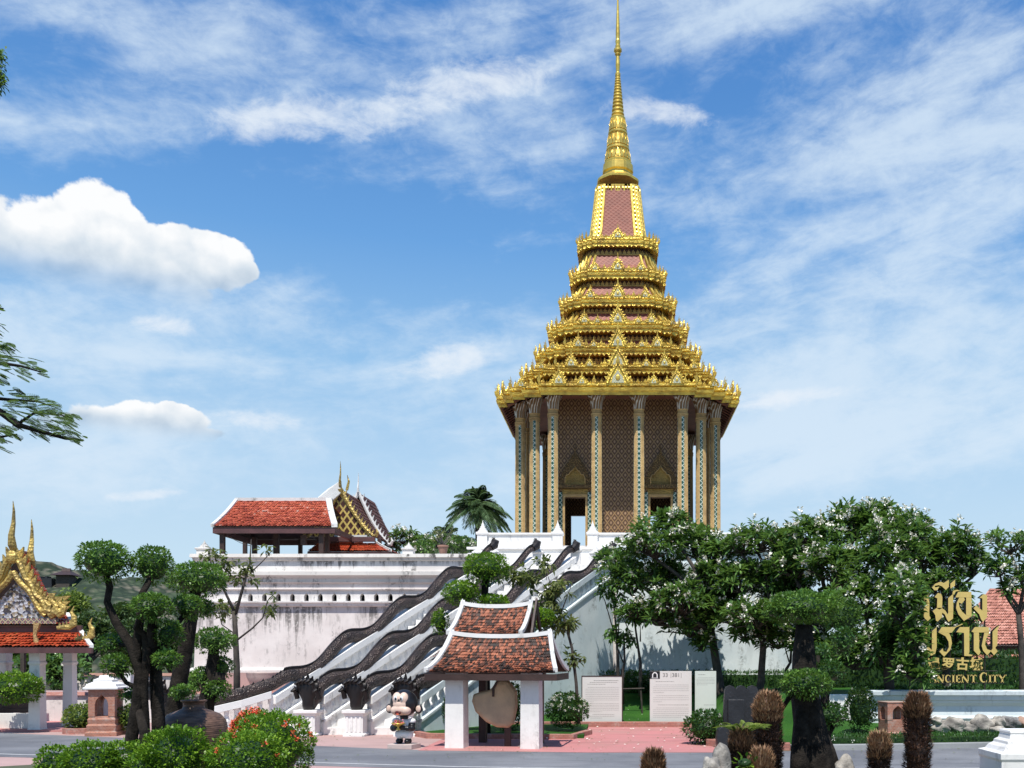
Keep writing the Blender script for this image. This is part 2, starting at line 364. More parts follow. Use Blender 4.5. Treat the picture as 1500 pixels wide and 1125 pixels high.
def brickmat(name, c1, c2, mort, sc=6):
    t = NT(name, .85); x, y, z = t.sep(t.geo()); cb = t.N.new('ShaderNodeCombineXYZ'); t.L.new(t.m('ADD', x, y), cb.inputs[0]); t.L.new(z, cb.inputs[1])
    b = t.N.new('ShaderNodeTexBrick'); b.inputs['Scale'].default_value = sc; b.inputs['Color1'].default_value = (*c1, 1); b.inputs['Color2'].default_value = (*c2, 1); b.inputs['Mortar'].default_value = (*mort, 1)
    b.inputs['Mortar Size'].default_value = .018; t.L.new(cb.outputs[0], b.inputs[0]); n = t.noise(t.geo(), 5, 6, .65)
    t.col(t.mix(t.m('MULTIPLY', t.rng(n, .5, .72), .65), b.outputs[0], (.42, .36, .32))).bump(n, .4, .03); return t.mat
M['brick'] = brickmat('worn_brick', (.30, .11, .07), (.40, .17, .11), (.36, .27, .22))
M['kerb_brick'] = brickmat('red_kerb_brick', (.33, .13, .10), (.40, .18, .14), (.22, .12, .10), 4)
def pavemat(name, c, c2, sc=1.0, speck=True):
    t = NT(name, .8); g = t.geo(); n = t.noise(g, .5*sc, 6, .65); f = t.noise(g, 45, 4, .7); o = t.mix(t.rng(n, .35, .68), c, c2)
    o = t.mix(t.m('MULTIPLY', t.rng(f, .45, .75), .35), o, tuple(q*.6 for q in c)); v = t.vor(g, 2.2)
    if speck: o = t.mix(t.m('MULTIPLY', t.rng(v, .035, .02), .9), o, (.55, .5, .45))
    st_ = t.noise(t.mp(g, (.35, 1.6, 1)), 1.1, 6, .65); o = t.mix(t.m('MULTIPLY', t.rng(st_, .50, .68), .45), o, tuple(q*.55 for q in c))
    t.col(o).bump(f, .35, .01); return t.mat
M['asphalt'] = pavemat('grey_asphalt', (.125, .13, .145), (.205, .21, .225), .7)
M['plaza'] = pavemat('pink_paving', (.52, .20, .20), (.42, .21, .19), .9)
M['pink_walk'] = pavemat('pale_pink_walk', (.46, .30, .28), (.40, .27, .25), .9)
M['line'] = simple('white_road_paint', (.62, .62, .62), .7, 0, .3, 6)
M['concrete'] = pavemat('kerb_concrete', (.33, .34, .34), (.24, .25, .25), 1.4, False)
M['ground'] = pavemat('garden_earth', (.10, .09, .055), (.07, .085, .035), .6, False)
def grassmat():
    t = NT('lawn_grass', .8, 0, .2); g = t.geo(); n = t.noise(g, 1.2, 5); f = t.noise(g, 60, 5, .75); v = t.vor(g, 2.6)
    o = t.mix(t.rng(n, .35, .65), (.026, .105, .010), (.045, .15, .016)); o = t.mix(t.rng(f, .4, .7), o, (.015, .06, .008))
    o = t.mix(t.rng(v, .045, .03), o, (.75, .75, .68)); t.col(o).bump(f, .9, .04); return t.mat
M['grass'] = grassmat()
M['hill'] = None
def hillmat():
    t = NT('wooded_hill', .9, 0, .1); g = t.geo(); n = t.noise(g, .09, 8, .68); v = t.vor(g, .8)
    o = t.ramp(n, [(.3, (.035, .055, .03)), (.45, (.06, .085, .05)), (.55, (.17, .15, .12)), (.68, (.06, .08, .045))]); t.col(t.mix(t.rng(v, .2, .7), o, (.03, .045, .03))).bump(v, 1, .6); return t.mat
M['hill'] = hillmat()
M['bark'] = simple('grey_bark', (.075, .062, .052), .85, 0, .5, 6, .6)
M['bark_dark'] = simple('dark_bark', (.008, .0068, .006), .9, 0, .5, 7, 1.0, spec=.15, c2=(.035, .029, .024))
M['bark_pale'] = simple('pale_bark', (.20, .185, .175), .85, 0, .4, 6, .5)
M['plum'] = leafmat('plumeria_leaves', (.026, .080, .022), (.19, .34, .085), .32)
M['topi'] = leafmat('topiary_leaves', (.034, .095, .018), (.22, .40, .075), .3)
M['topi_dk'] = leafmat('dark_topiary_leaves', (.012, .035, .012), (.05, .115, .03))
M['bush'] = leafmat('bright_bush_leaves', (.05, .15, .012), (.27, .44, .035), .3)
M['bush_y'] = leafmat('yellow_green_leaves', (.09, .15, .03), (.30, .36, .08), .3)
M['palm'] = leafmat('palm_leaves', (.05, .10, .045), (.17, .26, .13), .3)
M['olive'] = leafmat('olive_leaves', (.08, .11, .035), (.24, .26, .10), .35)
M['feather'] = leafmat('feathery_leaves', (.05, .10, .03), (.16, .27, .08), .45)
M['distant'] = leafmat('distant_leaves', (.04, .075, .03), (.13, .20, .07), .2)
M['hedge'] = leafmat('hedge_leaves', (.02, .065, .015), (.07, .17, .04))
M['petal_w'] = simple('white_petals', (.86, .84, .74), .5, 0, .1, 4, 0)
M['petal_r'] = simple('orange_red_petals', (.80, .09, .045), .5, 0, .45, 9, 0, c2=(.85, .25, .12))
M['fibre'] = tilemat('dry_cycad_fibre', [(0, (.06, .034, .018)), (.5, (.26, .135, .07)), (1, (.58, .38, .22))])
M['fibre_dk'] = tilemat('dark_cycad_fibre', [(0, (.012, .008, .006)), (.6, (.055, .028, .02)), (1, (.26, .14, .09))])
M['ceramic'] = None
def jar():
    t = NT('brown_glazed_clay', .52, .0); x, y, z = t.sep(t.objc()); w = t.m('SINE', t.m('MULTIPLY', z, 210.0)); n = t.noise(t.mp(t.objc(), (3, 3, 14)), 2, 5)
    t.col(t.mix(t.rng(n, .3, .7), (.055, .028, .018), (.17, .095, .062))).bump(w, .25, .006); return t.mat
M['ceramic'] = jar()
M['stone_y'] = simple('ochre_stone', (.56, .41, .25), .75, 0, .5, 2.2, .5, c2=(.40, .31, .20))
M['rock'] = simple('pale_rock', (.50, .46, .40), .9, 0, .6, 3.5, .9, c2=(.13, .12, .11))
M['rock_dark'] = simple('black_stone', (.022, .023, .027), .45, 0, .5, 3, .5)
M['board'] = simple('cream_board', (.66, .65, .62), .5, 0, .06, 1, 0)
M['board_g'] = simple('pale_green_board', (.60, .66, .61), .5, 0, .06, 1, 0)
M['ink'] = simple('grey_ink', (.22, .21, .20), .6, 0, .1, 1, 0)
M['black'] = simple('black_paint', (.010, .010, .012), .35, 0, .2, 4, 0)
M['white'] = simple('white_paint', (.80, .80, .80), .4, 0, .05, 2, 0)
M['face'] = simple('beige_paint', (.72, .53, .43), .45, 0, .05, 2, 0)
M['letter'] = simple('matt_gold_letters', (.64, .48, .15), .45, .15, .12, 3, .05)
M['letter_side'] = simple('letter_edges', (.02, .016, .008), .5, 0, .2, 3, 0)
M['clay'] = simple('terracotta_clay', (.36, .20, .15), .8, 0, .3)
M['clay_pale'] = plaster('pale_clay', (.52, .42, .39), .5, crack=False)
# ------------------------------------------------------------------ ground, road, paving
def G(px, py, z=0.0):
    d = FX*(HC-z)/(py-CY); return Vector(((px-CX)/FX*d, d, z))
def sheet(name, pts, z, mat):
    b = MB(); b.add([(p[0], p[1], z) for p in pts], [tuple(range(len(pts)))]); o = b.build(name, mat, recalc=False)
    if o.data.polygons[0].normal.z < 0: o.data.flip_normals()
    return struct(o)
b = MB(); b.add([(-3500, -300, 0), (3500, -300, 0), (3500, 5000, 0), (-3500, 5000, 0)], [(0, 1, 2, 3)]); struct(b.build('ground', M['ground'], recalc=False))
far = [(-40, 33), (-24, 29.2)]+[tuple(G(px, py)[:2]) for px, py in ((0, 1074), (230, 1083), (460, 1093), (640, 1100), (860, 1103), (1050, 1103), (1250, 1099), (1500, 1095))]+[(16, 23.6), (40, 26)]
near = [(-40, 26.2), (-24, 23.4)]+[tuple(G(px, py)[:2]) for px, py in ((0, 1109), (230, 1115), (460, 1122), (660, 1128))]+[(0, 17.9), (6, 18), (16, 18.6), (40, 20)]
road = far+near[::-1]; sheet('road', road, .008, M['asphalt'])
# edge line of the road
b = MB()
for (a, c) in zip(near[:-1], near[1:]):
    if a[0] > 9: break
    a2 = (a[0], a[1]+.42); c2 = (c[0], c[1]+.42); b.add([(a2[0], a2[1], .013), (c2[0], c2[1], .013), (c2[0], c2[1]+.09, .013), (a2[0], a2[1]+.09, .013)], [(0, 1, 2, 3)])
struct(b.build('road_edge_line', M['line'], recalc=False))
walk = near+[(40, 13), (-40, 13)]; sheet('near_pavement', walk, .004, M['pink_walk'])
pz = [tuple(p) for p in far[:10]]
# pale pink walk beyond the road, and the stronger pink plaza on the right
sheet('far_pavement', [far[i] for i in range(0, 7)]+[(-.9, 21.6), (-1.0, 24.5), (-3.0, 25.4), (-4.2, 29.5), (-20, 34), (-40, 37)], .004, M['pink_walk'])
sheet('plaza', [(-4.6, far[5][1]+.0), far[6], far[7], (2.45, 21.7), (2.2, 23.5), (2.6, 26.6), (3.0, 29.3), (-3.9, 29.3), (-4.6, 25)], .012, M['plaza'])
# lawn rising to the wall
def lawn():
    xs = np.linspace(-4.4, 24, 60); ys = np.linspace(22.2, 40, 44); v = []; f = []
    for j, y in enumerate(ys):
        for i, x in enumerate(xs):
            edge = 29.35 if x < 2.9 else (29.35-(x-2.9)*9 if x < 3.6 else float(np.interp(x, [p[0] for p in far], [p[1] for p in far]))+.15)
            t = max(0, min(1, (y-edge-.1)/6.0)); z = .10 + .95*t*t*(3-2*t)+.02*math.sin(x*1.3+y)
            if y < edge+.1: z = -.05
            v.append((x, y, z))
    n = len(xs)
    for j in range(len(ys)-1):
        for i in range(n-1): f.append((j*n+i, j*n+i+1, (j+1)*n+i+1, (j+1)*n+i))
    return struct(np_build('lawn', v, f, M['grass'], smooth=True))
lawn()
def kerb(name, pts, w, h, mat, z0=0.0):
    b = MB(); k = len(pts); L_ = []; 
    for i, p in enumerate(pts):
        a = Vector(pts[max(i-1, 0)]); c = Vector(pts[min(i+1, k-1)]); t = (c-a).normalized(); n = Vector((-t.y, t.x)); p = Vector(p)
        L_.append([(p.x-n.x*w/2, p.y-n.y*w/2, z0-.05), (p.x+n.x*w/2, p.y+n.y*w/2, z0-.05), (p.x+n.x*w/2, p.y+n.y*w/2, z0+h), (p.x-n.x*w/2, p.y-n.y*w/2, z0+h)])
    b.loft(L_); return struct(b.build(name, mat, bevel=.012))
kerb('brick_kerb', [(-4.3, 29.2), (-2, 29.25), (1, 29.25), (2.55, 29.2), (2.75, 27.5), (2.35, 24.5), (2.25, 23.2), (2.7, 22.6), (3.5, 22.25), (4.0, 22.2)], .22, .17, M['kerb_brick'])
kerb('road_kerb', [(4.0, 22.15)]+[(p[0], p[1]+.1) for p in far[8:]], .2, .13, M['concrete'])
kerb('brick_kerb', [(-6.1, 27.0), (-5.0, 25.3), (-3.3, 25.1), (-1.2, 25.0), (-.8, 26.5)], .2, .14, M['kerb_brick'])
# grass bank beside the stair, raised terrace in front of the great wall
b = MB(); b.prism([(-5.9, 26.4, 0), (-4.9, 25.4, 0), (-.9, 25.2, 0), (-.9, 29.2, 0), (-3.9, 29.2, 0)], (0, 0, .10)); struct(b.build('grass_verge', M['grass']))
b = MB(); b.prism([(-22, 32.2, 0), (-6.6, 31.8, 0), (-5.4, 34.1, 0), (-22, 34.1, 0)], (0, 0, .95)); struct(b.build('terrace', M['pink_walk']))
# island bed in the foreground
def bed(name, pts, z):
    b = MB(); c = Vector((sum(p[0] for p in pts)/len(pts), sum(p[1] for p in pts)/len(pts)))
    r0 = [(p[0], p[1], 0) for p in pts]; r1 = [(p[0], p[1], z*.6) for p in pts]; r2 = [(c.x+(p[0]-c.x)*.9, c.y+(p[1]-c.y)*.9, z) for p in pts]
    b.loft([r0, r1, r2]); return struct(b.build(name, M['ground'], smooth=False))
bed('garden_bed', [(-11.5, 13), (-11, 16.5), (-8.5, 18.2), (-6, 17.6), (-4.6, 15.5), (-4.4, 12.5), (-6, 11.2), (-9, 11.2)], .3)
bed('garden_bed', [(-.4, 11), (.2, 14.5), (2, 15.8), (5, 15.6), (8.5, 15.4), (9.4, 13), (8, 10.5), (3, 10)], .25)
# distant wooded hill
def hill():
    v = []; f = []; nx, ny = 90, 30
    for j in range(ny):
        for i in range(nx):
            x = -150+i*130/(nx-1); y = 112+j*80/(ny-1); t = j/(ny-1)
            h = 19.0*min(1, (t*2.6))**.7*(1-.5*t)*(1-math.exp(-((x+150)/25)**2)*.2)*(1/(1+math.exp((x+45)/9)))
            h += (random.random()-.5)*1.3*min(1, t*3)+1.2*math.sin(x*.21+j*.7)*min(1, t*3)
            v.append((x, y, max(h, -1)))
    for j in range(ny-1):
        for i in range(nx-1): f.append((j*nx+i, j*nx+i+1, (j+1)*nx+i+1, (j+1)*nx+i))
    return struct(np_build('hill', v, f, M['hill']))
hill()
# ------------------------------------------------------------------ the spired hall
YC = 46.0; ZF = 6.9
mon = thing('spired_temple_hall', 'golden temple hall with a seven tiered roof and needle spire on the white platform', 'temple', (0, YC, ZF))
def redent(r, y=0.0):
    q = [(.62, 1), (.62, .93), (.76, .93), (.76, .86), (.86, .86), (.86, .76), (.93, .76), (.93, .62), (1, .62)]
    pts = []
    for k in range(4):
        a = -k*PI/2; ca, sa = round(math.cos(a)), round(math.sin(a))
        for (x, y_) in q: pts.append((r*(x*ca-y_*sa), r*(x*sa+y_*ca)))
    return pts          # clockwise from the +y side
def ring(r, z): return [(x, YC+y, z) for x, y in redent(r)]
def zf(py, dep): return HC+(CY-py)/FX*dep
def Rpx(h): return h*YC/(FX+.62*h)
# floor plinth
b = MB(); b.loft([ring(5.2, ZF-.9), ring(5.2, ZF-.45), ring(5.0, ZF-.40), ring(5.0, ZF-.1), ring(5.1, ZF-.06), ring(5.1, ZF)]); b.build('plinth', M['plaster'], mon)
# cella walls with door openings (front, back and sides)
RC = 2.95; ZW = zf(584, 43.0)
doorx = [-1.92, 1.92]; dw = .46; dh = 2.42
def wall_run(b, pt):       # pt(u, t) -> world xy ; u along wall, t thickness
    us = [-RC]+[v for d in doorx for v in (d-dw, d+dw)]+[RC]
    for i in range(len(us)-1):
        z0 = ZF if i % 2 == 0 else ZF+dh
        c = [pt(us[i], 0), pt(us[i+1], 0), pt(us[i+1], .3), pt(us[i], .3)]
        b.add([(x, y, z) for z in (z0, ZW) for x, y in c], [(3, 2, 1, 0), (4, 5, 6, 7), (0, 1, 5, 4), (1, 2, 6, 5), (2, 3, 7, 6), (3, 0, 4, 7)])
b = MB(); wall_run(b, lambda u, t: (u, YC-RC+t)); wall_run(b, lambda u, t: (u, YC+RC-t)); 
b.box(-RC, -RC+.3, YC-RC+.3, YC+RC-.3, ZF, ZW); b.box(RC-.3, RC, YC-RC+.3, YC+RC-.3, ZF, ZW)
b.build('cella_wall', M['cella'], mon)
for s, y in ((-1, YC-RC),):
    for x0, x1 in ((-RC, doorx[0]-dw-.2), (doorx[0]+dw+.2, doorx[1]-dw-.2), (doorx[1]+dw+.2, RC)):
        b = MB()
        for (h0, h1, t) in ((0, .16, .14), (.16, .30, .08), (.30, .44, .11)):
            ya, yb = (y-t, y+.02) if s < 0 else (y-.02, y+t); b.box(x0, x1, ya, yb, ZF+h0, ZF+h1)
        b.build('wall_base_moulding', M['gold_tan'], mon)
b = MB(); b.box(-RC+.31, RC-.31, YC-RC+.31, YC+RC-.31, ZF+4.2, ZF+4.3); b.build('inner_ceiling', M['dark'], mon)  # interior gloom put into the ceiling colour
# door surrounds and the pointed gables above
def arch_gable(nm, x, yf):
    z0 = ZF; y = yf
    b = MB()
    for s in (-1, 1):
        b.box(x+s*(dw+.0)-(.0 if s > 0 else .10), x+s*(dw)+(.10 if s > 0 else 0), y-.10, y+.05, z0, z0+dh+.0)
    b.box(x-dw-.10, x+dw+.10, y-.10, y+.05, z0+dh, z0+dh+.12); fr = b.build('door_frame', M['gold_tan'], mon)
    b = MB(); b.box(x-dw-.12, x+dw+.12, y-.06, y+.03, z0+dh+.122, z0+dh+.36); b.build('lintel', M['gold_dull'], fr)
    b = MB()
    for s in (-1, 1): b.box(x+s*(dw+.18)-.07, x+s*(dw+.18)+.07, y-.14, y+.03, z0, z0+dh+.2)
    b.build('pilaster', M['mosaic'], fr)
    zb = z0+dh+.38; b = MB()
    b.box(x-dw-.28, x+dw+.28, y-.22, y+.03, zb, zb+.16)
    # stepped flame outline with an ogee opening
    h = 1.62; outl = []
    W_ = dw+.22
    prof = [(1, .0), (1.0, .28), (.92, .30), (.94, .44), (.80, .48), (.82, .62), (.66, .66), (.67, .80), (.50, .86), (.50, .98), (.34, 1.04), (.33, 1.16), (.17, 1.24), (.12, 1.36), (.035, 1.46), (0, 1.85)]
    op = [(.66, 0), (.66, .30), (.56, .44), (.40, .46), (.34, .56), (.16, .66), (0, .84)]
    for s in (-1, 1):
        pts = [(x+s*W_*u, y-.16, zb+.16+v) for u, v in prof]+[(x+s*W_*u, y-.16, zb+.16+v) for u, v in op[::-1]]
        b.prism(pts, (0, .17, 0))
        for u, v in prof[2:-2:2]:
            b.prism([(x+s*W_*u, y-.19, zb+.16+v-.07), (x+s*(W_*u+.07), y-.19, zb+.16+v+.07), (x+s*(W_*u-.04), y-.19, zb+.16+v+.06)], (0, .05, 0))
    gb = b.build('door_gable', M['gable_gilt'], mon)
    b = MB(); b.prism([(x+s*W_*u, y-.05, zb+.16+v) for s, seq in ((1, op), (-1, op[::-1])) for u, v in seq if not (s < 0 and u == 0)], (0, .05, 0)); b.build('gable_relief', M['gold_dull'], gb)
    b = MB()
    for u, v in op[:-1]:
        pass
    for s in (-1, 1):
        b.tube([(x+s*W_*u, y-.17, zb+.16+v) for u, v in op], .028, 6)
    b.build('gable_arch_rim', M['gold_tan'], gb, smooth=True)
for x in doorx: arch_gable('g', x, YC-RC)
# columns
zc1 = zf(576, 41.6); hcol = zc1-ZF
def col_ring(r, z, n=1):
    q = [(.62, 1), (.62, .82), (.82, .82), (.82, .62), (1, .62)]; pts = []
    for k in range(4):
        a = -k*PI/2; ca, sa = round(math.cos(a)), round(math.sin(a))
        for x, y in q: pts.append((r*(x*ca-y*sa), r*(x*sa+y*ca), z))
    return pts
b = MB(); hc = hcol-1.06
b.loft([col_ring(.30, 0), col_ring(.30, .14), col_ring(.26, .20), col_ring(.26, .34), col_ring(.232, .42), col_ring(.212, hc)])
colp = b.build('column', M['gold_tan'], mon, world=False)
b = MB(); b.loft([col_ring(.235, hc), col_ring(.235, hc+.05), col_ring(.215, hc+.07), col_ring(.24, hc+.10), col_ring(.24, hc+.15), col_ring(.21, hc+.18), col_ring(.21, hc+.30), col_ring(.235, hc+.33)]); b.build('column_neck', M['gold_tan'], colp, world=False)
b = MB(); nn = 28
pr = [(.235, .33), (.245, .45), (.265, .62), (.32, .78), (.375, .92), (.40, 1.04)]
rings = []
for r, z in pr:
    rr = []
    for i in range(nn):
        a = 2*PI*i/nn; sq = 1/max(abs(math.cos(a)), abs(math.sin(a))); k = r*(.55+.45*sq)*(1.0 if i % 2 == 0 else .90); rr.append((k*math.cos(a), k*math.sin(a), hc+z))
    rings.append(rr)
b.loft(rings)
for i in range(nn):
    if i % 2: continue
    a = 2*PI*i/nn; sq = 1/max(abs(math.cos(a)), abs(math.sin(a))); k = .40*(.55+.45*sq); p = Vector((k*math.cos(a), k*math.sin(a), hc+.93)); t = Vector((-math.sin(a), math.cos(a), 0))*.035; o = Vector((math.cos(a), math.sin(a), 0))
    b.prism([p-t, p+t, p+o*.04+Vector((0, 0, .11))], -o*.02)
b.build('capital', M['capital'], colp, world=False)
b = MB()
for k in range(4):
    Mr = Matrix.Rotation(k*PI/2, 4, 'Z'); vs = [Mr @ Vector(p) for p in ((-.062, -.240, .42), (.062, -.240, .42), (.058, -.221, hc), (-.058, -.221, hc))]
    b.prism(vs, Mr @ Vector((0, .02, 0)))
b.build('mosaic_strip', M['mosaic'], colp, world=False)
spots = []
for k in range(4):
    a = k*PI/2; ca, sa = round(math.cos(a)), round(math.sin(a))
    for x, y in ((-2.82, -4.4), (-.92, -4.4), (.92, -4.4), (2.82, -4.4), (3.68, -3.68)): spots.append((x*ca-y*sa, x*sa+y*ca))
for i, (x, y) in enumerate(spots):
    if i == 0: colp.location = (x, y, 0)
    else: dup_part(colp, mon, (x, y, 0))
# beam above columns
b = MB(); b.loft([ring(4.75, zc1+.02), ring(4.75, zc1+.12)], False, False); b.build('beam', M['soffit'], mon)
# ornaments -------------------------------------------------------------
def flame(b, p, o, w, h, t=.035, lean=.0):
    p = Vector(p); o = Vector(o).normalized(); s = Vector((-o.y, o.x, 0)); u = Vector((0, 0, 1))
    pr = [(-.5, 0), (-.42, .25), (-.5, .42), (-.22, .62), (-.1, .8), (0, 1), (.1, .8), (.22, .62), (.5, .42), (.42, .25), (.5, 0)]
    b.prism([p+s*w*a+u*h*c+o*(lean*c*c) for a, c in pr], -o*t)
def finial_mesh():      # a rearing serpent-like corner finial, one unit high
    b = MB()
    for dx, hh, sw in ((0, 1.0, .16), (-.16, .66, .10), (.17, .72, .24)):
        path = [(dx*.6, 0, 0), (dx+.10, 0, .18), (dx+.14*1.2, 0, .36), (dx+.02, 0, .58*hh), (dx+sw*.3, 0, .8*hh), (dx+sw, 0, hh)]
        b.tube(path, [.10, .11, .085, .06, .04, .008], 6, .6)
    for z, l in ((.2, .2), (.38, .16), (.55, .13)):
        b.prism([(.08, -.02, z), (.08+l, -.02, z+.14), (.06, -.02, z+.12)], (0, .04, 0))
    b.box(-.16, .18, -.10, .10, -.05, .08)
    return b
def gablet_mesh():      # unit width 1, height ~1, facing -y
    b = MB()
    pr = [(.5, 0), (.53, .16), (.44, .22), (.45, .34), (.34, .42), (.34, .52), (.23, .60), (.22, .70), (.12, .78), (.06, .92), (0, 1.22)]
    b.prism([(u, 0, v) for u, v in pr]+[(-u, 0, v) for u, v in pr[:-1][::-1]], (0, .12, 0))
    for s in (-1, 1):
        b.tube([(s*.46, -.03, .02), (s*.30, -.03, .38), (s*.12, -.03, .66), (0, -.03, .88)], [.06, .05, .045, .03], 5)
        for u, v in ((.47, .14), (.38, .32), (.28, .48), (.17, .64)):
            b.prism([(s*u, -.05, v), (s*(u+.11), -.05, v+.14), (s*(u-.04), -.05, v+.13)], (0, .06, 0))
    b.tube([(0, -.02, .85), (0, 0, 1.1), (0, 0, 1.35)], [.06, .045, .008], 6)
    return b
fin0 = finial_mesh().build('corner_finial', M['gold_smooth'], None, world=False)
gab0 = gablet_mesh().build('gablet', M['gold'], None, world=False)
b = MB(); b.prism([(-.27, -.015, .03), (.27, -.015, .03), (.20, -.015, .30), (.10, -.015, .40), (0, -.015, .56), (-.10, -.015, .40), (-.20, -.015, .30)], (0, .02, 0)); b.mi = 1
b.ball((0, -.03, .24), .10, .04, .12, 8, 6)
nic0 = b.build('gablet_niche', [M['silver'], M['gold_smooth']], gab0, world=False)
used = {'f': 0, 'g': 0}
def put(proto, key, parent, loc, rz, sc):
    if used[key] == 0:
        proto.parent = parent; proto.location = loc; proto.rotation_euler = (0, 0, rz); proto.scale = (sc[0], sc[1], sc[2]); used[key] = 1; return proto
    c = proto.copy(); C.objects.link(c); c.parent = parent; c.location = loc; c.rotation_euler = (0, 0, rz); c.scale = sc
    for ch in proto.children: g = ch.copy(); C.objects.link(g); g.parent = c
    return c
tiers = [(179, 577, 561), (143, 544, 535), (122, 517, 506), (103.5, 484, 471), (85.7, 446, 434), (71, 406, 394), (60, 359, 347)]
TR = []
for h, y0, y1 in tiers:
    r = Rpx(h); TR.append((r, zf(y0, YC-r), zf(y1, YC-r)))
for k, (r, z0, z1) in enumerate(TR):
    hh = z1-z0; b = MB(); o = .985
    b.loft(([ring(r*.93, z0-.02)] if k else [])+[ring(r*.97, z0), ring(r*.975, z0+hh*.30), ring(r*.992, z0+hh*.34), ring(r*.998, z0+hh*.62), ring(r*.975, z0+hh*.66), ring(r*.985, z0+hh*.78), ring(r*.995, z0+hh*.80), ring(r*.995, z1), ring(r*.9, z1+.01)], k > 0)
    t = b.build('roof_tier', M['gold'], mon)
    nxt = TR[k+1] if k < 6 else None
    if nxt:
        rn = nxt[0]; zn = nxt[1]; gap = zn-z1; rk = rn*.86
        zt = z1+gap*(.72 if k > 2 else .64)
        b = MB(); b.loft([ring(r*.93, z1), ring((r*.93+rk)/2-.03*r, z1+(zt-z1)*.42), ring(rk, zt)], False, False); b.mi = 1      # hips: gold ribs on the redented corners
        pl = redent(1)
        for i in range(36):
            if i % 9 in (0, 2, 4, 6, 8):
                x, y = pl[i]; b.tube([(x*r*.93, YC+y*r*.93, z1), (x*((r*.93+rk)/2-.02*r), YC+y*((r*.93+rk)/2-.02*r), z1+(zt-z1)*.42+.03), (x*rk, YC+y*rk, zt+.02)], .07*(.5+r/5), 5)
        b.build('tiled_roof', [M['roof_scale'] if k >= 1 else M['soffit'], M['gold_smooth']], t)
        b = MB(); b.loft([ring(rk*.985, zt), ring(rk*.985, zn+.02)], False, True); b.build('neck_band', M['neck'], t)
        b = MB(); b.loft([ring(rk*1.015, zt-.02), ring(rk*1.02, zt+.05)], True, True)
        pts = redent(rk*1.0)
        for i in range(36):
            a = Vector(pts[i]); c = Vector(pts[(i+1) % 36]); ln = (c-a).length; n = max(1, int(ln/.19)); dd = (c-a).normalized(); on = Vector((-dd.y, dd.x)) 
            mid = (a+c)/2
            if on.dot(mid) < 0: on = -on
            for j in range(n):
                q = a+(c-a)*((j+.5)/n); flame(b, (q.x+on.x*.03, YC+q.y+on.y*.03, zt+.03), (on.x, on.y, 0), ln/n*.85, min(gap*.30, .22), .03)
        b.build('tooth_frieze', M['gold_dull'], t)
    # antefix leaves along the eave, gablets and corner finials
    b = MB(); pts = redent(r*.965); sz = .13+.022*r
    for i in range(36):
        a = Vector(pts[i]); c = Vector(pts[(i+1) % 36]); ln = (c-a).length; n = max(1, int(ln/(sz*.62))); dd = (c-a).normalized(); on = Vector((-dd.y, dd.x)); mid = (a+c)/2
        if on.dot(mid) < 0: on = -on
        for j in range(n):
            q = a+(c-a)*((j+.5)/n); s = 1.0 if j % 2 else .62
            if j % 5 == 2: s = 1.6
            flame(b, (q.x, YC+q.y, z1), (on.x, on.y, 0), sz*.62*(.8+.3*s), sz*s, .05, .02)
        # a row of beads under the leaves
    b.loft([ring(r*.99, z1), ring(r*.995, z1+.05), ring(r*.97, z1+.055)], False, False)
    # pendant fringe under the eave
    pts = redent(r*.985)
    if k > 0:
        for i in range(36):
            a = Vector(pts[i]); c = Vector(pts[(i+1) % 36]); ln = (c-a).length; n = max(1, int(ln/.2)); dd = (c-a).normalized(); on = Vector((-dd.y, dd.x)); mid = (a+c)/2
            if on.dot(mid) < 0: on = -on
            for j in range(n):
                q = a+(c-a)*((j+.5)/n); p = Vector((q.x, YC+q.y, z0+.01)); s = Vector((dd.x, dd.y, 0))*ln/n*.5
                b.prism([p-s, p+s, p+Vector((0, 0, -.05-.015*r))], Vector((-on.x, -on.y, 0))*.04)
    b.build('antefix_row', M['gold'], t)
    pl = redent(r*.985)
    for i in range(36):
        if i % 9 in (0, 2, 4, 6, 8):
            x, y = pl[i]
            if y > r*.2: continue
            put(fin0, 'f', t, (x, YC+y, z1), math.atan2(y, x), (.22+.030*r, .22+.030*r, (.30+.042*r)))
    gs = .22+.105*r
    for side in range(3):
        ang = (0, PI/2, -PI/2)[side]; rm = Matrix.Rotation(ang, 3, 'Z')
        for u, s in ((0, 1.25), (-.46, .78), (.46, .78)):
            if k >= 6 and u: continue
            p = rm @ Vector((u*r, -r*(1.0), 0))+Vector((0, YC, z1-.02)); put(gab0, 'g', t, p, ang, (gs*s, gs*s*.9, gs*s*(1.05 if k < 6 else .9)))
        if k < 4:
            for u in (-.28, .28, -.76, .76):
                p = rm @ Vector((u*r, -r*(1.0 if abs(u) < .62 else .93), 0))+Vector((0, YC, z1-.02)); put(gab0, 'g', t, p, ang, (gs*.5, gs*.4, gs*.5))
# soffit of the lowest eave
r, z0, z1 = TR[0]
b = MB(); b.loft([ring(r*.965, z0-.01), ring(4.72, z0+.34), ring(4.72, z0+.46)], False, False)
pts = redent(1)
b2 = b; b.mi = 1
for i in range(36):
    a = Vector(pts[i]); c = Vector(pts[(i+1) % 36]); n = max(1, int((c-a).length*r/.42))
    for j in range(n+1):
        q = a+(c-a)*(j/n); b2.tube([(q.x*r*.95, YC+q.y*r*.95, z0-.005), (q.x*4.75, YC+q.y*4.75, z0+.30)], .035, 4)
b.build('soffit', [M['soffit'], M['neck']], mon)
# flat ceiling inside eave to close the light
b = MB(); b.add(ring(4.73, z0+.45), [tuple(range(36))]); b.build('ceiling', M['soffit'], mon)
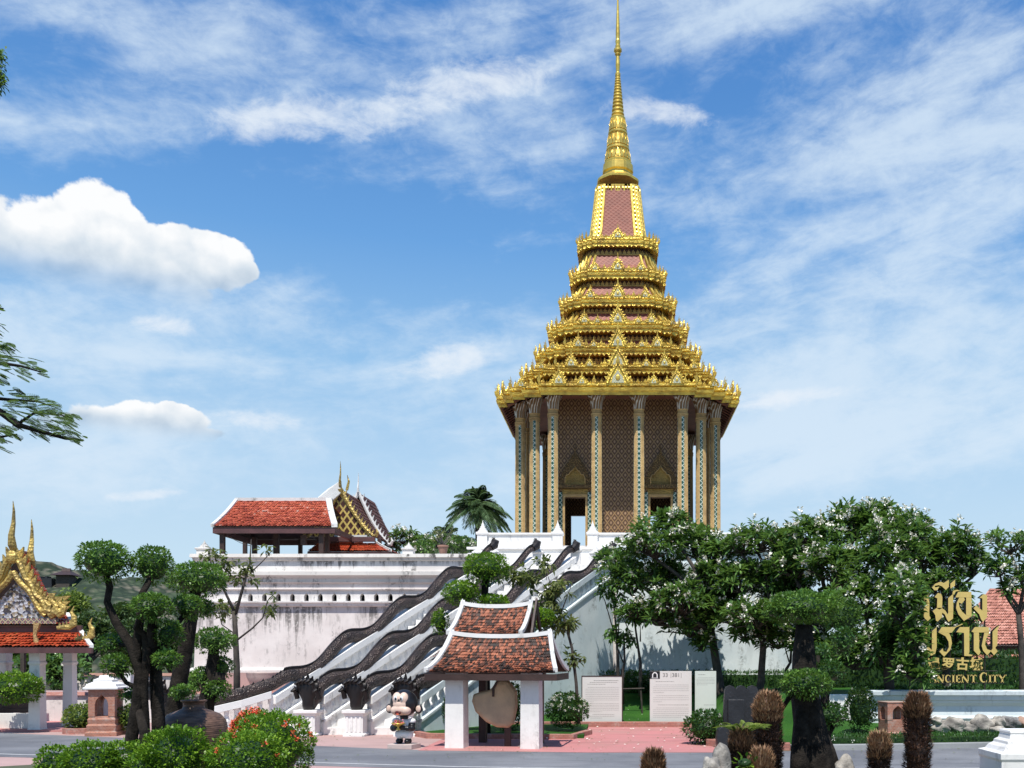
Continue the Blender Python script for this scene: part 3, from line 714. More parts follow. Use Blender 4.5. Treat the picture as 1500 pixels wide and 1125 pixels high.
# the tall four-sided waist
r7, _, z7 = TR[6]
zb = z7; zt = zf(270.5, 45.0); rb = Rpx(43); rt = Rpx(31)
b = MB(); n = 7
def wr(t): return rb+(rt-rb)*(t**.75)
b.loft([ring(wr(i/n), zb+(zt-zb)*i/n) for i in range(n+1)]); waist = b.build('roof_waist', M['roof_scale'], mon)
b = MB(); pl = redent(1)
for i in range(36):
    if i % 9 in (0, 2, 4, 6, 8):
        x, y = pl[i]; b.tube([(x*wr(j/n), YC+y*wr(j/n), zb+(zt-zb)*j/n) for j in range(n+1)], .085, 5)
for k in range(4):      # ornate panels between ribs at the corners
    for i in (1, 3, 5, 7):
        a = pl[k*9+i-1]; c = pl[k*9+i+1]; mx = (a[0]+c[0])/2; my = (a[1]+c[1])/2
        for j in range(14):
            t = (j+.5)/14; rr = wr(t)*1.0; b.ball((mx*rr, YC+my*rr, zb+(zt-zb)*t), .075, .075, .075, 6, 4)
b.build('waist_rib', M['gold_smooth'], waist)
b = MB()
for k in range(4):
    rm = Matrix.Rotation(k*PI/2, 3, 'Z')
    for u, hs in ((0, .55), (-.3, .38), (.3, .38), (-.62, .5), (.62, .5), (-.85, .42), (.85, .42), (-.45, .25), (.45, .25)):
        q = rm @ Vector((u*rt, -rt*1.03 if abs(u) < .63 else -rt*.9, 0)); o = rm @ Vector((0, -1, 0))
        flame(b, (q.x, YC+q.y, zt+.02), (o.x, o.y, 0), .3, -hs, .07)
        for c in (-.06, .06): b.ball((q.x+o.y*c, YC+q.y-o.x*c, zt-.16), .05, .05, .07, 6, 4)
b.build('pendant_leaves', M['gold_smooth'], waist)
# spire: px half widths against px heights, measured at the centre depth
prof = [(31, 271), (31.5, 268), (27, 264), (22, 262), (20.5, 259), (20.5, 257), (23, 255), (22.5, 245), (20, 243), (20.5, 240), (18.5, 238), (17, 232), (15.5, 226), (15.8, 223), (17.2, 222), (17.0, 219), (15.4, 218), (15.2, 216), (14.0, 208), (13.0, 200), (14.2, 198), (14.2, 195.5), (12.6, 194), (12.2, 188), (11.2, 181), (10.6, 176), (11.2, 174), (9.6, 172)]
y = 171; w = 9.3
while y > 113:
    f = (171-y)/58; st = 6.2-2.8*f; ww = 9.4-5.6*f; prof += [(ww*.80, y), (ww*1.0, y-st*.3), (ww*.98, y-st*.6), (ww*.78, y-st*.95)]; y -= st
prof += [(3.9, 111), (3.9, 108), (2.6, 106), (3.3, 95), (2.9, 86), (2.6, 82), (4.2, 80.5), (4.2, 79), (3.2, 78), (5.8, 75.5), (5.8, 72.5), (3.2, 71), (3.8, 69), (3.8, 67), (2.8, 66), (3.6, 62), (3.6, 60), (2.9, 58), (3.1, 50), (2.4, 30), (1.6, 10), (1.0, -5), (.5, -20), (.05, -34)]
KS = YC/FX; b = MB(); rings = []
for w, y in prof:
    z = zf(y, YC); rr = []; k = w*KS
    nn = 32; sqf = 1.0 if y > 236 else 0
    for i in range(nn):
        a = 2*PI*i/nn; f = 1.0
        if 176 <= y <= 238 and (y in (232, 226, 208, 200, 188, 181)): f = 1.0 if i % 2 else .93
        if y > 238: f = 1.0 if (i//2) % 2 else .965
        rr.append((k*f*math.cos(a), YC+k*f*math.sin(a), z))
    rings.append(rr)
b.loft(rings); spire = b.build('spire', M['gold_smooth'], mon)
b = MB()
for w, y0, y1 in ((19, 238, 224), (16, 217, 200), (13, 193, 177)):
    for i in range(20):
        a = 2*PI*i/20; k = w*KS; flame(b, (k*math.cos(a)*1.02, YC+k*math.sin(a)*1.02, zf(y0, YC)), (math.cos(a), math.sin(a), 0), .17*w/18, zf(y1, YC)-zf(y0, YC), .05, -.06)
b.build('lotus_petals', M['gold_smooth'], spire)
# ------------------------------------------------------------------ the great white platform
plat = thing('stone_platform', 'huge white stained platform with a row of small arched niches, carrying the spired hall', 'platform', (0, 40, 0))
YW = 34.3; XL = (290-CX)/FX*YW
def zw(py, d=YW): return zf(py, d)
def profile_run(b, prof, x0, x1, y, xs=1):   # horizontal mouldings facing the camera: prof = [(z, out)]
    rings = []
    for x in (x0, x1): rings.append([(x-(o if x == x0 and xs else 0), y-o, z) for z, o in prof]+[(x-(0), y+.6, prof[-1][0]), (x, y+.6, prof[0][0])])
    b.loft(rings)
bands = [('base_moulding', 'plaster', 985, 978, [(0, .30), (.5, .30), (.6, .22), (1, .16)]),
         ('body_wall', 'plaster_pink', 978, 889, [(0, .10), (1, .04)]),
         ('lower_ledge', 'plaster', 889, 881, [(0, .04), (.15, .16), (.55, .18), (.75, .24), (1, .24)]),
         None,
         ('frieze_band', 'plaster_pink', 865, 853, [(0, .10), (.1, .17), (.2, .17), (.25, .08), (.85, .08), (.9, .16), (1, .18)]),
         ('upper_ledge', 'plaster_top', 853, 837, [(0, .12), (.3, .14), (.5, .22), (.6, .28), (.95, .28), (1, .2)]),
         ('parapet', 'plaster', 837, 822, [(0, .06), (1, .06)]),
         ('parapet_coping', 'plaster_top', 822, 812, [(0, .06), (.1, .13), (.45, .15), (.5, .22), (1, .20)])]
XR = -4.3
for bd in bands:
    if not bd: continue
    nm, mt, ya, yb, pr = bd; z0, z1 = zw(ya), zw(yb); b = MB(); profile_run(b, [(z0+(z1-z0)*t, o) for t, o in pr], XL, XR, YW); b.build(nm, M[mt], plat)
# niche band built round arched openings
b = MB(); z0, z1 = zw(881), zw(865); xs0 = (368-CX)/FX*YW; stp = 20.45/FX*YW; n = int((XR-xs0)/stp)+1
b.box(XL, xs0-stp/2, YW-.08, YW+.5, z0, z1)
ow, oh = .085, (z1-z0)*.70
for i in range(n):
    xc = xs0+i*stp; x0 = xc-stp/2; x1 = xc+stp/2
    for s, xe in ((-1, x0), (1, x1)):
        b.prism([(xe, YW-.08, z0), (xc+s*ow, YW-.08, z0), (xc+s*ow, YW-.08, z0+oh*.62), (xc+s*ow*.75, YW-.08, z0+oh*.84), (xc+s*ow*.3, YW-.08, z0+oh*.95), (xc, YW-.08, z0+oh*1.1), (xc, YW-.08, z1), (xe, YW-.08, z1)], (0, .3, 0))
b.build('niche_band', M['plaster'], plat)
b = MB(); b.box(xs0-stp, XR, YW+.25, YW+.5, z0, z1); b.build('niche_back', M['dark'], plat)  # back plate coloured near-black, painting the shade inside the niches
ZD = 5.35     # deck level
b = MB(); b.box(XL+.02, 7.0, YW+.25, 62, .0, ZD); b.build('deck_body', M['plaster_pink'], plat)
# left flank mouldings
b = MB()
for ya, yb, o in ((889, 881, .3), (853, 837, .4), (837, 812, .05), (822, 812, .2)):
    b.box(XL-o, XL+.05, YW+.05, 60, zw(ya)+.001*o, zw(yb)-.002)
b.build('flank_moulding', M['plaster'], plat)
def finial_post(parent, x, y, z0, z1, w, name='post', mat='plaster', steps=True):
    h = z1-z0; b = MB(); q = w/2
    sh = h*.66
    def sq(r, z): return [(x-r, y-r, z), (x+r, y-r, z), (x+r, y+r, z), (x-r, y+r, z)]
    b.loft([sq(q*1.12, z0), sq(q*1.12, z0+h*.08), sq(q, z0+h*.12), sq(q, z0+sh*.86), sq(q*1.2, z0+sh*.9), sq(q*1.24, z0+sh*.97), sq(q*1.1, z0+sh)])
    rr = [(q*1.0, sh), (q*1.02, sh+h*.04), (q*.72, sh+h*.06), (q*.74, sh+h*.10), (q*.5, sh+h*.12), (q*.52, sh+h*.16), (q*.3, sh+h*.18), (q*.3, sh+h*.21), (q*.12, sh+h*.26), (.005, h)]
    b.lathe(rr, (x, y, z0), 12); return b.build(name, M[mat], parent, bevel=.008)
p_ = P(297, 790, YW+.1); finial_post(plat, p_.x, YW+.25, zw(813)-.3, zw(790), .42, 'corner_post', 'plaster_top')
p_ = P(597, 795, YW); finial_post(plat, p_.x, YW+.2, zw(822), zw(793), .38, 'parapet_post')
# bowls' plinth at the wall foot
b = MB(); b.box(XL-.4, -5.6, YW-.32, YW+.3, .951, zw(985)); b.build('foot_plinth', M['pink_walk'], plat)
# upper platform round the hall
def up_post(px, py_top, py_bot, d, w): return finial_post(plat, (px-CX)/FX*d, d, zf(py_bot, d), zf(py_top, d), w, 'balustrade_post', 'plaster_clean')
DU = 38.0; ux = [-5.37, -2.39, -1.0, 1.0, 2.39, 5.37]; zt_ = zf(781, DU); zb_ = zf(808, DU)
for i, x in enumerate(ux): finial_post(plat, x, DU, zf(815, DU), zf(762, DU), .40, 'balustrade_post', 'plaster_clean')
for a, c in ((0, 1), (2, 3), (4, 5)):
    b = MB(); x0, x1 = ux[a]+.2, ux[c]-.2; b.box(x0, x1, DU-.10, DU+.10, zf(798, DU), zt_-.08); b.box(x0, x1, DU-.16, DU+.16, zt_-.08, zt_); b.box(x0, x1, DU-.18, DU+.18, zf(802, DU), zf(798, DU)); b.build('balustrade_panel', M['plaster_clean'], plat, bevel=.01)
b = MB()
b.box(-5.7, -2.25, DU-.3, 55, ZD-.01, zf(802, DU)); b.box(-2.252, 5.7, DU-.3, 55, ZD-.01, zf(803, DU)); b.box(-5.9, 5.9, DU-.5, 55.2, ZD-.012, zf(812, DU)); b.box(-5.95, 5.95, DU-.42, DU-.2, zf(806, DU), zf(803.5, DU)+.02)
b.build('upper_terrace', M['plaster_clean'], plat, bevel=.01)
for s in (-1, 1):     # side balustrades of the upper terrace
    b = MB(); b.box(s*5.5-.1, s*5.5+.1, DU+.2, 54, zf(802, DU), zt_); b.build('balustrade_panel', M['plaster_clean'], plat)
# platform front to the right of the stair (pale blue in the photo)
b = MB(); b.box(-.05, 6.9, YW-.1, YW+.3, .5, zw(838)); b.box(-.05, 7.0, YW-.32, YW+.3, zw(838), zw(826)); b.box(-.05, 6.9, YW-.04, YW+.3, zw(826), zw(808)); b.box(-.05, 7.05, YW-.22, YW+.3, zw(808), zw(801)); b.box(-.05, 7.0, YW-.2, YW+.3, zw(905), zw(897))
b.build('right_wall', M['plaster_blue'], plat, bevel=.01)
# ------------------------------------------------------------------ stair with four serpents
stair = thing('staircase', 'broad white triple staircase climbing right between black serpent rails to the temple', 'staircase', (-5, 30, 0))
BX = [-9.70, -8.35, -7.05, -5.69]; TX = [-4.58, -3.05, -1.62, -.28]; YB = 26.1; YT = 34.5; ZB = .0; ZT = 5.45
def rail(i, t, z=0.0, off=0.0):     # point on the rail line, t in 0..1
    x = BX[i]+(TX[i]-BX[i])*t; y = YB+(YT-YB)*t; dx = TX[i]-BX[i]; dy = YT-YB; l = math.hypot(dx, dy)
    return Vector((x+dy/l*off, y-dx/l*off, z))
NS = 26
def stepz(t): return ZT*max(0, t-.04)/.96
for i in range(3):
    b = MB()
    for k in range(NS):
        t0 = .04+.96*k/NS; t1 = 1.02; z0 = ZT*k/NS; z1 = ZT*(k+1)/NS
        t1 = .04+.96*(k+1)/NS+.02
        a, c, d_, e_ = rail(i, t0, 0, .12), rail(i+1, t0, 0, -.12), rail(i+1, t1, 0, -.12), rail(i, t1, 0, .12)
        zl = max(0, z0-.35) if k else 0
        b.loft([[Vector((p.x, p.y, zl)) for p in (a, c, d_, e_)], [Vector((p.x, p.y, z1)) for p in (a, c, d_, e_)]])
    b.build('step_flight', M['plaster_clean'], stair, bevel=.006)
def rail_wall(i, th=.13, base_to_ground=False, mat='plaster_clean'):
    # low curb, top rail, balusters between
    def zs(t): return .95+(ZT-.62)*t       # top of the rail
    def seg(t0, t1, za0, za1, zb0, zb1, th):
        r0 = [rail(i, t0, za0, th), rail(i, t0, za0, -th), rail(i, t0, zb0, -th), rail(i, t0, zb0, th)]
        r1 = [rail(i, t1, za1, th), rail(i, t1, za1, -th), rail(i, t1, zb1, -th), rail(i, t1, zb1, th)]
        return r0, r1
    g = (lambda t: 0.0) if base_to_ground else (lambda t: max(0, stepz(t)-.5))
    b = MB(); T0 = .03
    pts = [T0, .2, .4, .6, .8, 1.0]
    rings = []
    for t in pts: rings.append([rail(i, t, g(t), th), rail(i, t, g(t), -th), rail(i, t, zs(t)-.66, -th), rail(i, t, zs(t)-.66, th)])
    b.loft(rings)
    b.loft([[rail(i, t, zs(t)-.74, th+.05), rail(i, t, zs(t)-.74, -th-.05), rail(i, t, zs(t)-.655, -th-.05), rail(i, t, zs(t)-.655, th+.05)] for t in (T0, 1.0)])
    w = b.build('rail_wall', M[mat], stair, bevel=.01)
    b = MB(); b.loft([[rail(i, t, zs(t)-.24, th+.03), rail(i, t, zs(t)-.24, -th-.03), rail(i, t, zs(t)-.02, -th-.03), rail(i, t, zs(t)-.02, th+.03)] for t in (T0, 1.0)]); b.build('top_rail', M[mat], w, bevel=.01)
    tb = .5 if i == 3 else T0
    b = MB(); b.loft([[rail(i, t, zs(t)-.66, .035), rail(i, t, zs(t)-.66, -.035), rail(i, t, zs(t)-.22, -.035), rail(i, t, zs(t)-.22, .035)] for t in (tb, 1.0)]); b.build('back_panel', M[mat], w)
    b = MB(); nb = 34
    for k in range(nb):
        t = T0+.01+(1-T0-.02)*k/(nb-1); p = rail(i, t, 0, 0); z0 = zs(t)-.68; h = .47
        b.lathe([(.075, 0), (.075, .06), (.05, .09), (.098, .17), (.09, .24), (.05, .36), (.07, .40), (.07, .48)], (p.x, p.y, z0), 8)
    b.build('baluster_row', M[mat], w, smooth=True)
    return w
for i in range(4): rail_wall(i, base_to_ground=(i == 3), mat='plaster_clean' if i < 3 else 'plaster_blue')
# lowest post of every rail
def pedestal(px_, py_, zt, w=.52, name='pedestal'):
    b = MB(); 
    def sq(r, z): return [(px_-r, py_-r, z), (px_+r, py_-r, z), (px_+r, py_+r, z), (px_-r, py_+r, z)]
    q = w/2; b.loft([sq(q*1.12, 0), sq(q*1.12, .06), sq(q*.92, .09), sq(q*.92, zt-.16), sq(q*1.05, zt-.13), sq(q*1.05, zt-.10), sq(q*1.22, zt-.08), sq(q*1.22, zt)])
    for k in range(4):
        b.box(px_-q*.8+k*q*.45, px_-q*.8+k*q*.45+q*.2, py_-q*.92-.02, py_-q*.9, .12, zt-.18)
    return b.build(name, M['plaster_clean'], stair, bevel=.008)
for i in (1, 2, 3): p = rail(i, -.005); pedestal(p.x-.05, p.y, .72)
# wing of the first rail, curving out to the left
wing = [rail(0, .03), Vector((-10.15, 25.8, 0)), Vector((-10.7, 25.45, 0)), Vector((-11.3, 25.15, 0)), Vector((-12.0, 25.0, 0))]
wz = [1.22, 1.0, .86, .78, .74]
b = MB(); nrm = Vector((.35, -.94, 0))
b.loft([[p+nrm*.13+Vector((0, 0, 0)), p-nrm*.13, p-nrm*.13+Vector((0, 0, z*.30)), p+nrm*.13+Vector((0, 0, z*.30))] for p, z in zip(wing, wz)])
b.loft([[p+nrm*.17+Vector((0, 0, z-.2)), p-nrm*.17+Vector((0, 0, z-.2)), p-nrm*.17+Vector((0, 0, z)), p+nrm*.17+Vector((0, 0, z))] for p, z in zip(wing, wz)])
for k in range(11):
    f = k/10*(len(wing)-1); j = min(int(f), len(wing)-2); u = f-j; p = wing[j].lerp(wing[j+1], u); z = wz[j]*(1-u)+wz[j+1]*u
    b.lathe([(.07, 0), (.05, .08), (.10, .17), (.06, .32), (.08, z-.45)], (p.x, p.y, z*.28), 8)
b.build('wing_wall', M['plaster_clean'], stair, bevel=.01)
for i, (px, py, dd) in enumerate(((701, 795, 35.2), (723, 794, 35.2), (788, 795, 35.0), (843, 791, 34.9), (872, 797, 34.9))):
    finial_post(stair, (px-CX)/FX*dd, dd, ZT-.1, zf(py, dd), .36, 'head_post', 'plaster_clean')
pos_words = ['leftmost, reaching far left behind the clay jar', 'second from left, hood above the red flowering bush', 'third from left, hood just left of the monkey', 'rightmost, its hood behind the monkey statue']
for i in range(4):
    base = rail(i, 0, .72); n_ = thing('serpent_rail', 'black serpent stair rail, '+pos_words[i], 'serpent statue', base, 0, 'black serpents lying on the stair rails')
    path = []; rad = []; K_ = 90
    if i == 0:
        for p, z in zip(wing[::-1], wz[::-1]): path.append(p+Vector((0, 0, z+.16+.03*math.sin(p.x*5)))); rad.append(.17)
        path[0].z -= .0
    t0 = .0 if i else .07
    for k in range(K_+1):
        t = t0+(1.0-t0)*k/K_; ph = t*PI*2*4.3+i*.35; zz = .95+(ZT-.62)*t+.14+.165*math.sin(ph)
        p = rail(i, t, zz, .03*math.cos(ph)); path.append(p); rad.append(.182 if t < .8 else .182-.09*(t-.8)/.2)
    if i: # root the neck in the pedestal top
        path = [rail(i, -.012, .74)]+[p for p in path]; path[1].z = .98; path[2].z = 1.03; rad = [.15]+rad
    b = MB(); b.tube(path, rad, 14, .82); bd = b.build('body', M['bronze'], n_, smooth=True)
    # saw-toothed crest and a raised spine line
    b = MB()
    sp = [p+Vector((0, 0, r*.93)) for p, r in zip(path, rad)]
    b.tube(sp, [r*.22 for r in rad], 5)
    for k in range(2, len(sp)-1):
        for u in (0, .33, .66):
            a = sp[k].lerp(sp[k+1], u) if k < len(sp)-1 else sp[k]; d_ = (sp[min(k+1, len(sp)-1)]-sp[k-1]).normalized()
            b.prism([a-d_*.035, a+d_*.045, a+d_*.05+Vector((0, 0, .085))], Vector((d_.y, -d_.x, 0)).normalized()*.03)
    b.build('spine_crest', M['bronze2'], n_)
    # tail tuft at the top
    b = MB(); tp = path[-1]; b.tube([tp, tp+Vector((.10, .12, .10)), tp+Vector((.14, .16, .25)), tp+Vector((.06, .1, .36))], [.12, .16, .15, .02], 8)
    for k in range(5): b.prism([tp+Vector((.05+.02*k, .1, .1+.05*k)), tp+Vector((-.06+.02*k, .1, .2+.05*k)), tp+Vector((.06+.02*k, .1, .2+.045*k))], (0, .05, 0))
    b.build('tail_tuft', M['bronze2'], n_, smooth=False)
    # many-headed hood, spread like a fan, facing down the stair
    b = MB(); hb = (rail(i, -.012, .72) if i else Vector((-12.05, 25.0, .72))); fx = Vector((.88, -.47, 0)); fy = Vector((-.47, -.88, 0))
    prof_ = [(0, .13, .13), (.10, .17, .15), (.28, .20, .13), (.45, .32, .12), (.62, .42, .10), (.74, .42, .07)]
    rings = []
    for z, a, c in prof_:
        rr = []
        for k in range(16):
            g = 2*PI*k/16; rr.append(hb+fx*(a*math.cos(g))+fy*(c*math.sin(g)+.10*z*z)+Vector((0, 0, z)))
        rings.append(rr)
    b.loft(rings)
    b.build('hood', M['bronze2'], n_, smooth=True)
    hs_ = []
    for k in range(7):
        s = (k-3)/3; b = MB(); o = hb+fx*(.40*s)+Vector((0, 0, .50+.27*(1-s*s)**.5))
        b.tube([o+Vector((0, 0, -.2))+fy*.02, o+fy*.07+Vector((0, 0, -.02)), o+fy*.15+Vector((0, 0, .04)), o+fy*.24+Vector((0, 0, .0))], [.07, .075, .06, .03], 8)
        cd = (fx*s*.8+Vector((0, 0, 1))).normalized(); sd_ = Vector((cd.z, 0, -cd.x))
        b.prism([o-sd_*.05, o+sd_*.05, o+cd*(.22 if k == 3 else .17)], fy*.05)
        b.prism([o-sd_*.03-cd*.02+fy*.1, o+sd_*.03-cd*.02+fy*.1, o+cd*.12+fy*.06], fy*.04)
        b.build('head', M['bronze2'], n_)
# ------------------------------------------------------------------ roofs made of separate tiles
def tiles(b, fn, nu, nv, lift=.03, jag=.0, thick=.0):
    """fn(u,v)->point; u along the eave 0..1, v from eave(0) to ridge(1)."""
    for j in range(nv):
        v0 = j/nv; v1 = min(1.0, (j+1.55)/nv); sh = .5 if j % 2 else 0
        for i in range(-1 if j % 2 else 0, nu):
            u0 = (i+sh)/nu; u1 = (i+1+sh)/nu; u0 = max(0, u0); u1 = min(1, u1)
            if u1-u0 < .2/nu: continue
            a = fn(u0, v1); c = fn(u1, v1); m0 = fn(u0, v0+(v1-v0)*.3); m1 = fn(u1, v0+(v1-v0)*.3); t = fn((u0+u1)/2, v0)
            n = (c-a).cross(m0-a); n = n.normalized() if n.length > 1e-9 else Vector((0, 0, 1))
            if n.z < 0: n = -n
            l = lift*(1+random.uniform(-.35, .6))
            m0 = m0+n*l*.75; m1 = m1+n*l*.75; t = t+n*l
            if jag: t = t+(a-m0)*random.uniform(-jag, jag)
            e0 = m0.lerp(t, .62); e1 = m1.lerp(t, .62); dn = n*-lift*.6
            b.add([a, c, m1, e1, t, e0, m0, e1+dn, t+dn, e0+dn], [(0, 6, 5, 4, 3, 2, 1), (5, 9, 8, 4), (4, 8, 7, 3)])
def slope(p00, p10, p01, p11, sag=0.0):
    p00, p10, p01, p11 = map(Vector, (p00, p10, p01, p11))
    def fn(u, v):
        p = p00.lerp(p10, u).lerp(p01.lerp(p11, u), v); p = p.copy(); p.z -= sag*4*v*(1-v); return p
    return fn
def under(b, fn, n=8, drop=.03):
    L_ = [[fn(u, v/n)-Vector((0, 0, drop)) for v in range(n+1)] for u in (0, 1)]; k = n+1
    b.add(L_[0]+L_[1], [(i, i+1, k+i+1, k+i) for i in range(n)])
def roof_part(name, parent, fn, nu, nv, mat, lift=.03, jag=0, undermat='wood'):
    b = MB(); tiles(b, fn, nu, nv, lift, jag); b.mi = 1; under(b, fn); return b.build(name, [M[mat], M[undermat]], parent, recalc=False)
def edge_strip(b, fn, u, w=.08, h=.06, n=8, v0=0, v1=1, out=0.0):
    pts = [fn(u, v0+(v1-v0)*k/n)+Vector((0, 0, h*.6)) for k in range(n+1)]; d = (fn(1, .5)-fn(0, .5)).normalized()
    b.loft([[p-d*w/2+Vector((0, 0, -h)), p+d*w/2+Vector((0, 0, -h)), p+d*w/2+Vector((0, 0, h*.8)), p-d*w/2+Vector((0, 0, h*.8))] for p in pts])
def horn(b, p, h, bend, t=.05, dirx=1, fwd=Vector((0, -1, 0))):   # the slender roof-end finial
    p = Vector(p); f = fwd
    b.tube([p, p+f*bend*.6+Vector((0, 0, h*.12)), p+f*bend*.8+Vector((0, 0, h*.3)), p+f*bend*.2+Vector((0, 0, h*.55)), p+f*bend*.1+Vector((0, 0, h*.8)), p+f*bend*.35+Vector((0, 0, h))], [t*1.3, t*1.6, t*1.2, t*.8, t*.5, t*.1], 7, .7)
# --- pavilion with the orange roof on the deck
pv = thing('tiled_pavilion', 'open dark timber pavilion with orange tiled roofs and lattice gable on the white platform', 'pavilion', (-12.5, 37, ZD))
# left wing
e = 35.4; eb = 39.4; rx0, rx1 = (347-CX)/FX*37.2, (481-CX)/FX*37.2
zl = zf(771, e); zr = zf(733, 37.2)
xl = (311-CX)/FX*e; xr = (490-CX)/FX*e
f1 = slope((xl, e, zl), (xr, e, zl), (rx0, 37.2, zr), (rx1, 37.2, zr), .07)
roof_part('front_roof', pv, f1, 42, 17, 'tile_red', .035)
f2 = slope((xr, eb, zl), (xl, eb, zl), (rx1, 37.4, zr), (rx0, 37.4, zr), .07); roof_part('back_roof', pv, f2, 24, 10, 'tile_red', .035)
f3 = slope((xl, eb, zl), (xl, e, zl), (rx0, 37.4, zr), (rx0, 37.2, zr), .07); roof_part('side_roof', pv, f3, 20, 12, 'tile_red', .035)
b = MB(); b.box(rx0-.05, rx1+.1, 37.15, 37.45, zr-.12, zr+.10); edge_strip(b, f1, 0, .13, .07); edge_strip(b, f1, 1, .22, .08); edge_strip(b, f2, 1, .12, .07); b.build('ridge_mortar', M['ridge'], pv)
b = MB(); b.box(xl, xr, e+.03, e+.13, zl-.25, zl-.04); b.box(xl, xl+.1, e+.13, eb-.1, zl-.25, zl-.04); b.box(xr-.1, xr, e+.13, eb-.1, zl-.25, zl-.04); b.box(xl, xr, eb-.13, eb-.03, zl-.25, zl-.04); b.build('fascia', M['maroon'], pv)
for px, d, w in ((326, 35.7, .17), (359, 38.8, .15), (373, 38.2, .17), (405, 37.2, .2), (471, 35.7, .17), (479.5, 36.6, .15), (440, 39, .15), (515, 38.6, .15), (556, 38.6, .15)):
    x = (px-CX)/FX*d; b = MB(); b.box(x-w/2, x+w/2, d-w/2, d+w/2, ZD, zl-.05); b.build('pillar', M['wood'], pv, bevel=.01)
b = MB(); b.box(-14.4, -11.2, 38.6, 38.7, ZD, ZD+.9); b.build('inner_screen', M['wood'], pv)
# main gabled hall
D0 = 38.0; D1 = 41.2; ax = (499-CX)/FX*D0; az_ = zf(716, D0); hw = 1.28; zb2 = zf(785, D0)
def cv(x0, z0, x1, z1, y, n=8, sag=.16): return [Vector((x0+(x1-x0)*k/n, y, z0+(z1-z0)*k/n-sag*math.sin(PI*k/n))) for k in range(n+1)]
for s in (-1, 1):
    fn = (lambda s: (lambda u, v: Vector((ax+s*hw*(1-v), D0+.1+(D1-D0)*u, zb2+(az_-zb2)*v-.20*math.sin(PI*v)))))(s)
    roof_part('gable_roof', pv, fn, 26, 14, 'tile_dark', .03)
ax2 = (526-CX)/FX*40.6; az2 = zf(722, 40.6); zb3 = zf(798, 40.6)
for s in (-1, 1):
    fn = (lambda s: (lambda u, v: Vector((ax2+s*1.25*(1-v), 40.6+2.6*u, zb3+(az2-zb3)*v-.22*math.sin(PI*v)))))(s)
    roof_part('rear_gable_roof', pv, fn, 20, 14, 'tile_dark', .03)
for (xx, zz, dd, nm, zbase, hw_) in ((ax, az_, D0, 'barge_board', zb2, hw), (ax2, az2, 40.5, 'barge_board', zb3, 1.25)):
    for s in (-1, 1):
        pts = cv(xx, zz+.02, xx+s*hw_, zbase, dd, 12, .2); b = MB(); b.tube(pts, [.075]*13, 6, .8)
        for k in range(1, 12):
            p = pts[k]; o = Vector((s*.8, 0, .6)); b.prism([p+o*.05, p+o*.05+Vector((s*.05, 0, -.10)), p+o*.16+Vector((s*.02, 0, .07))], (0, .06, 0))
        p = pts[-1]; b.tube([p, p+Vector((s*.12, 0, .0)), p+Vector((s*.2, -.03, .14)), p+Vector((s*.13, 0, .30))], [.09, .08, .06, .01], 6)
        b.build(nm, M['gold_old'] if dd == D0 else M['ridge'], pv)
t = lattice('gilt_lattice', (.06, .02, .012), (.55, .42, .12), (.06, .02, .012), 3.3, .17, .5, .2, .7, False)
b = MB(); b.prism([p+Vector((0, .06, -.12)) for p in cv(ax-hw*.92, zb2+.1, ax, az_-.05, D0, 8, .15)]+[p+Vector((0, .06, -.12)) for p in cv(ax, az_-.05, ax+hw*.92, zb2+.1, D0, 8, .15)[1:]], (0, .06, 0)); pd = b.build('pediment', t, pv)
b = MB(); horn(b, (ax, D0, az_), 1.1, .14, .055); b.tube([(ax, D0-.02, az_-.25), (ax, D0-.04, az_-.02)], [.05, .13], 7); b.tube([(ax+.16, D0+.3, az_), (ax+.24, D0+.3, az_+.35), (ax+.18, D0+.3, az_+.6)], [.06, .045, .01], 6); b.build('roof_finial', M['gold_old'], pv)
b = MB(); horn(b, (ax2, 40.5, az2-.1), .95, .1, .05); b.build('roof_finial', M['ridge'], pv)
b = MB(); b.prism([P(455, 738, 37.6), P(480, 716, 37.8), P(499, 704, 37.9), P(499, 722, 37.9), P(484, 735, 37.8), P(478, 745, 37.7)], (0, .12, 0)); b.build('ridge_sweep', M['ridge'], pv)
# skirt roofs of the hall
zs1 = zf(793, 37.5); ys = 37.3; za1 = zf(807, ys); xa, xb = P(450, 0, ys).x, P(572, 0, ys).x
f4 = slope((xa, ys, za1), (xb, ys, za1), (xa+.2, D0-.02, zs1+.0), (xb-.75, D0-.02, zs1), .02); roof_part('skirt_roof', pv, f4, 30, 5, 'tile_bright', .03)
f5 = slope((xb, ys, za1), (xb, 42, za1), (xb-.75, D0-.02, zs1), (xb-.75, 41.5, zs1), .02); roof_part('skirt_roof', pv, f5, 20, 5, 'tile_bright', .03)
b = MB(); b.box(xa, xb, ys+.02, ys+.1, za1-.16, za1-.03); b.box(xb-.1, xb-.01, ys+.1, 42, za1-.16, za1-.03); b.box(P(478, 0, 37.7).x, xb-.72, 37.7, 37.85, zs1+.02, zs1+.2); edge_strip(b, f5, 0, .08, .05); b.build('fascia', M['maroon'], pv)
b = MB(); edge_strip(b, f4, 1, .10, .05); b.box(P(490, 0, D0).x, P(538, 0, D0).x, D0-.05, D0+.04, zb2-.05, zb2+.03); b.build('hip_mortar', M['ridge'], pv)
# bells / lanterns under the eave
p = P(445, 789, 36); b = MB(); b.box(p.x-.1, p.x+.1, 35.9, 36.1, zl-.62, zl-.25); tag(b.build('hanging_lantern', M['wood'], bevel=.02), 'small dark lantern hanging under the orange roof eave', 'lantern')
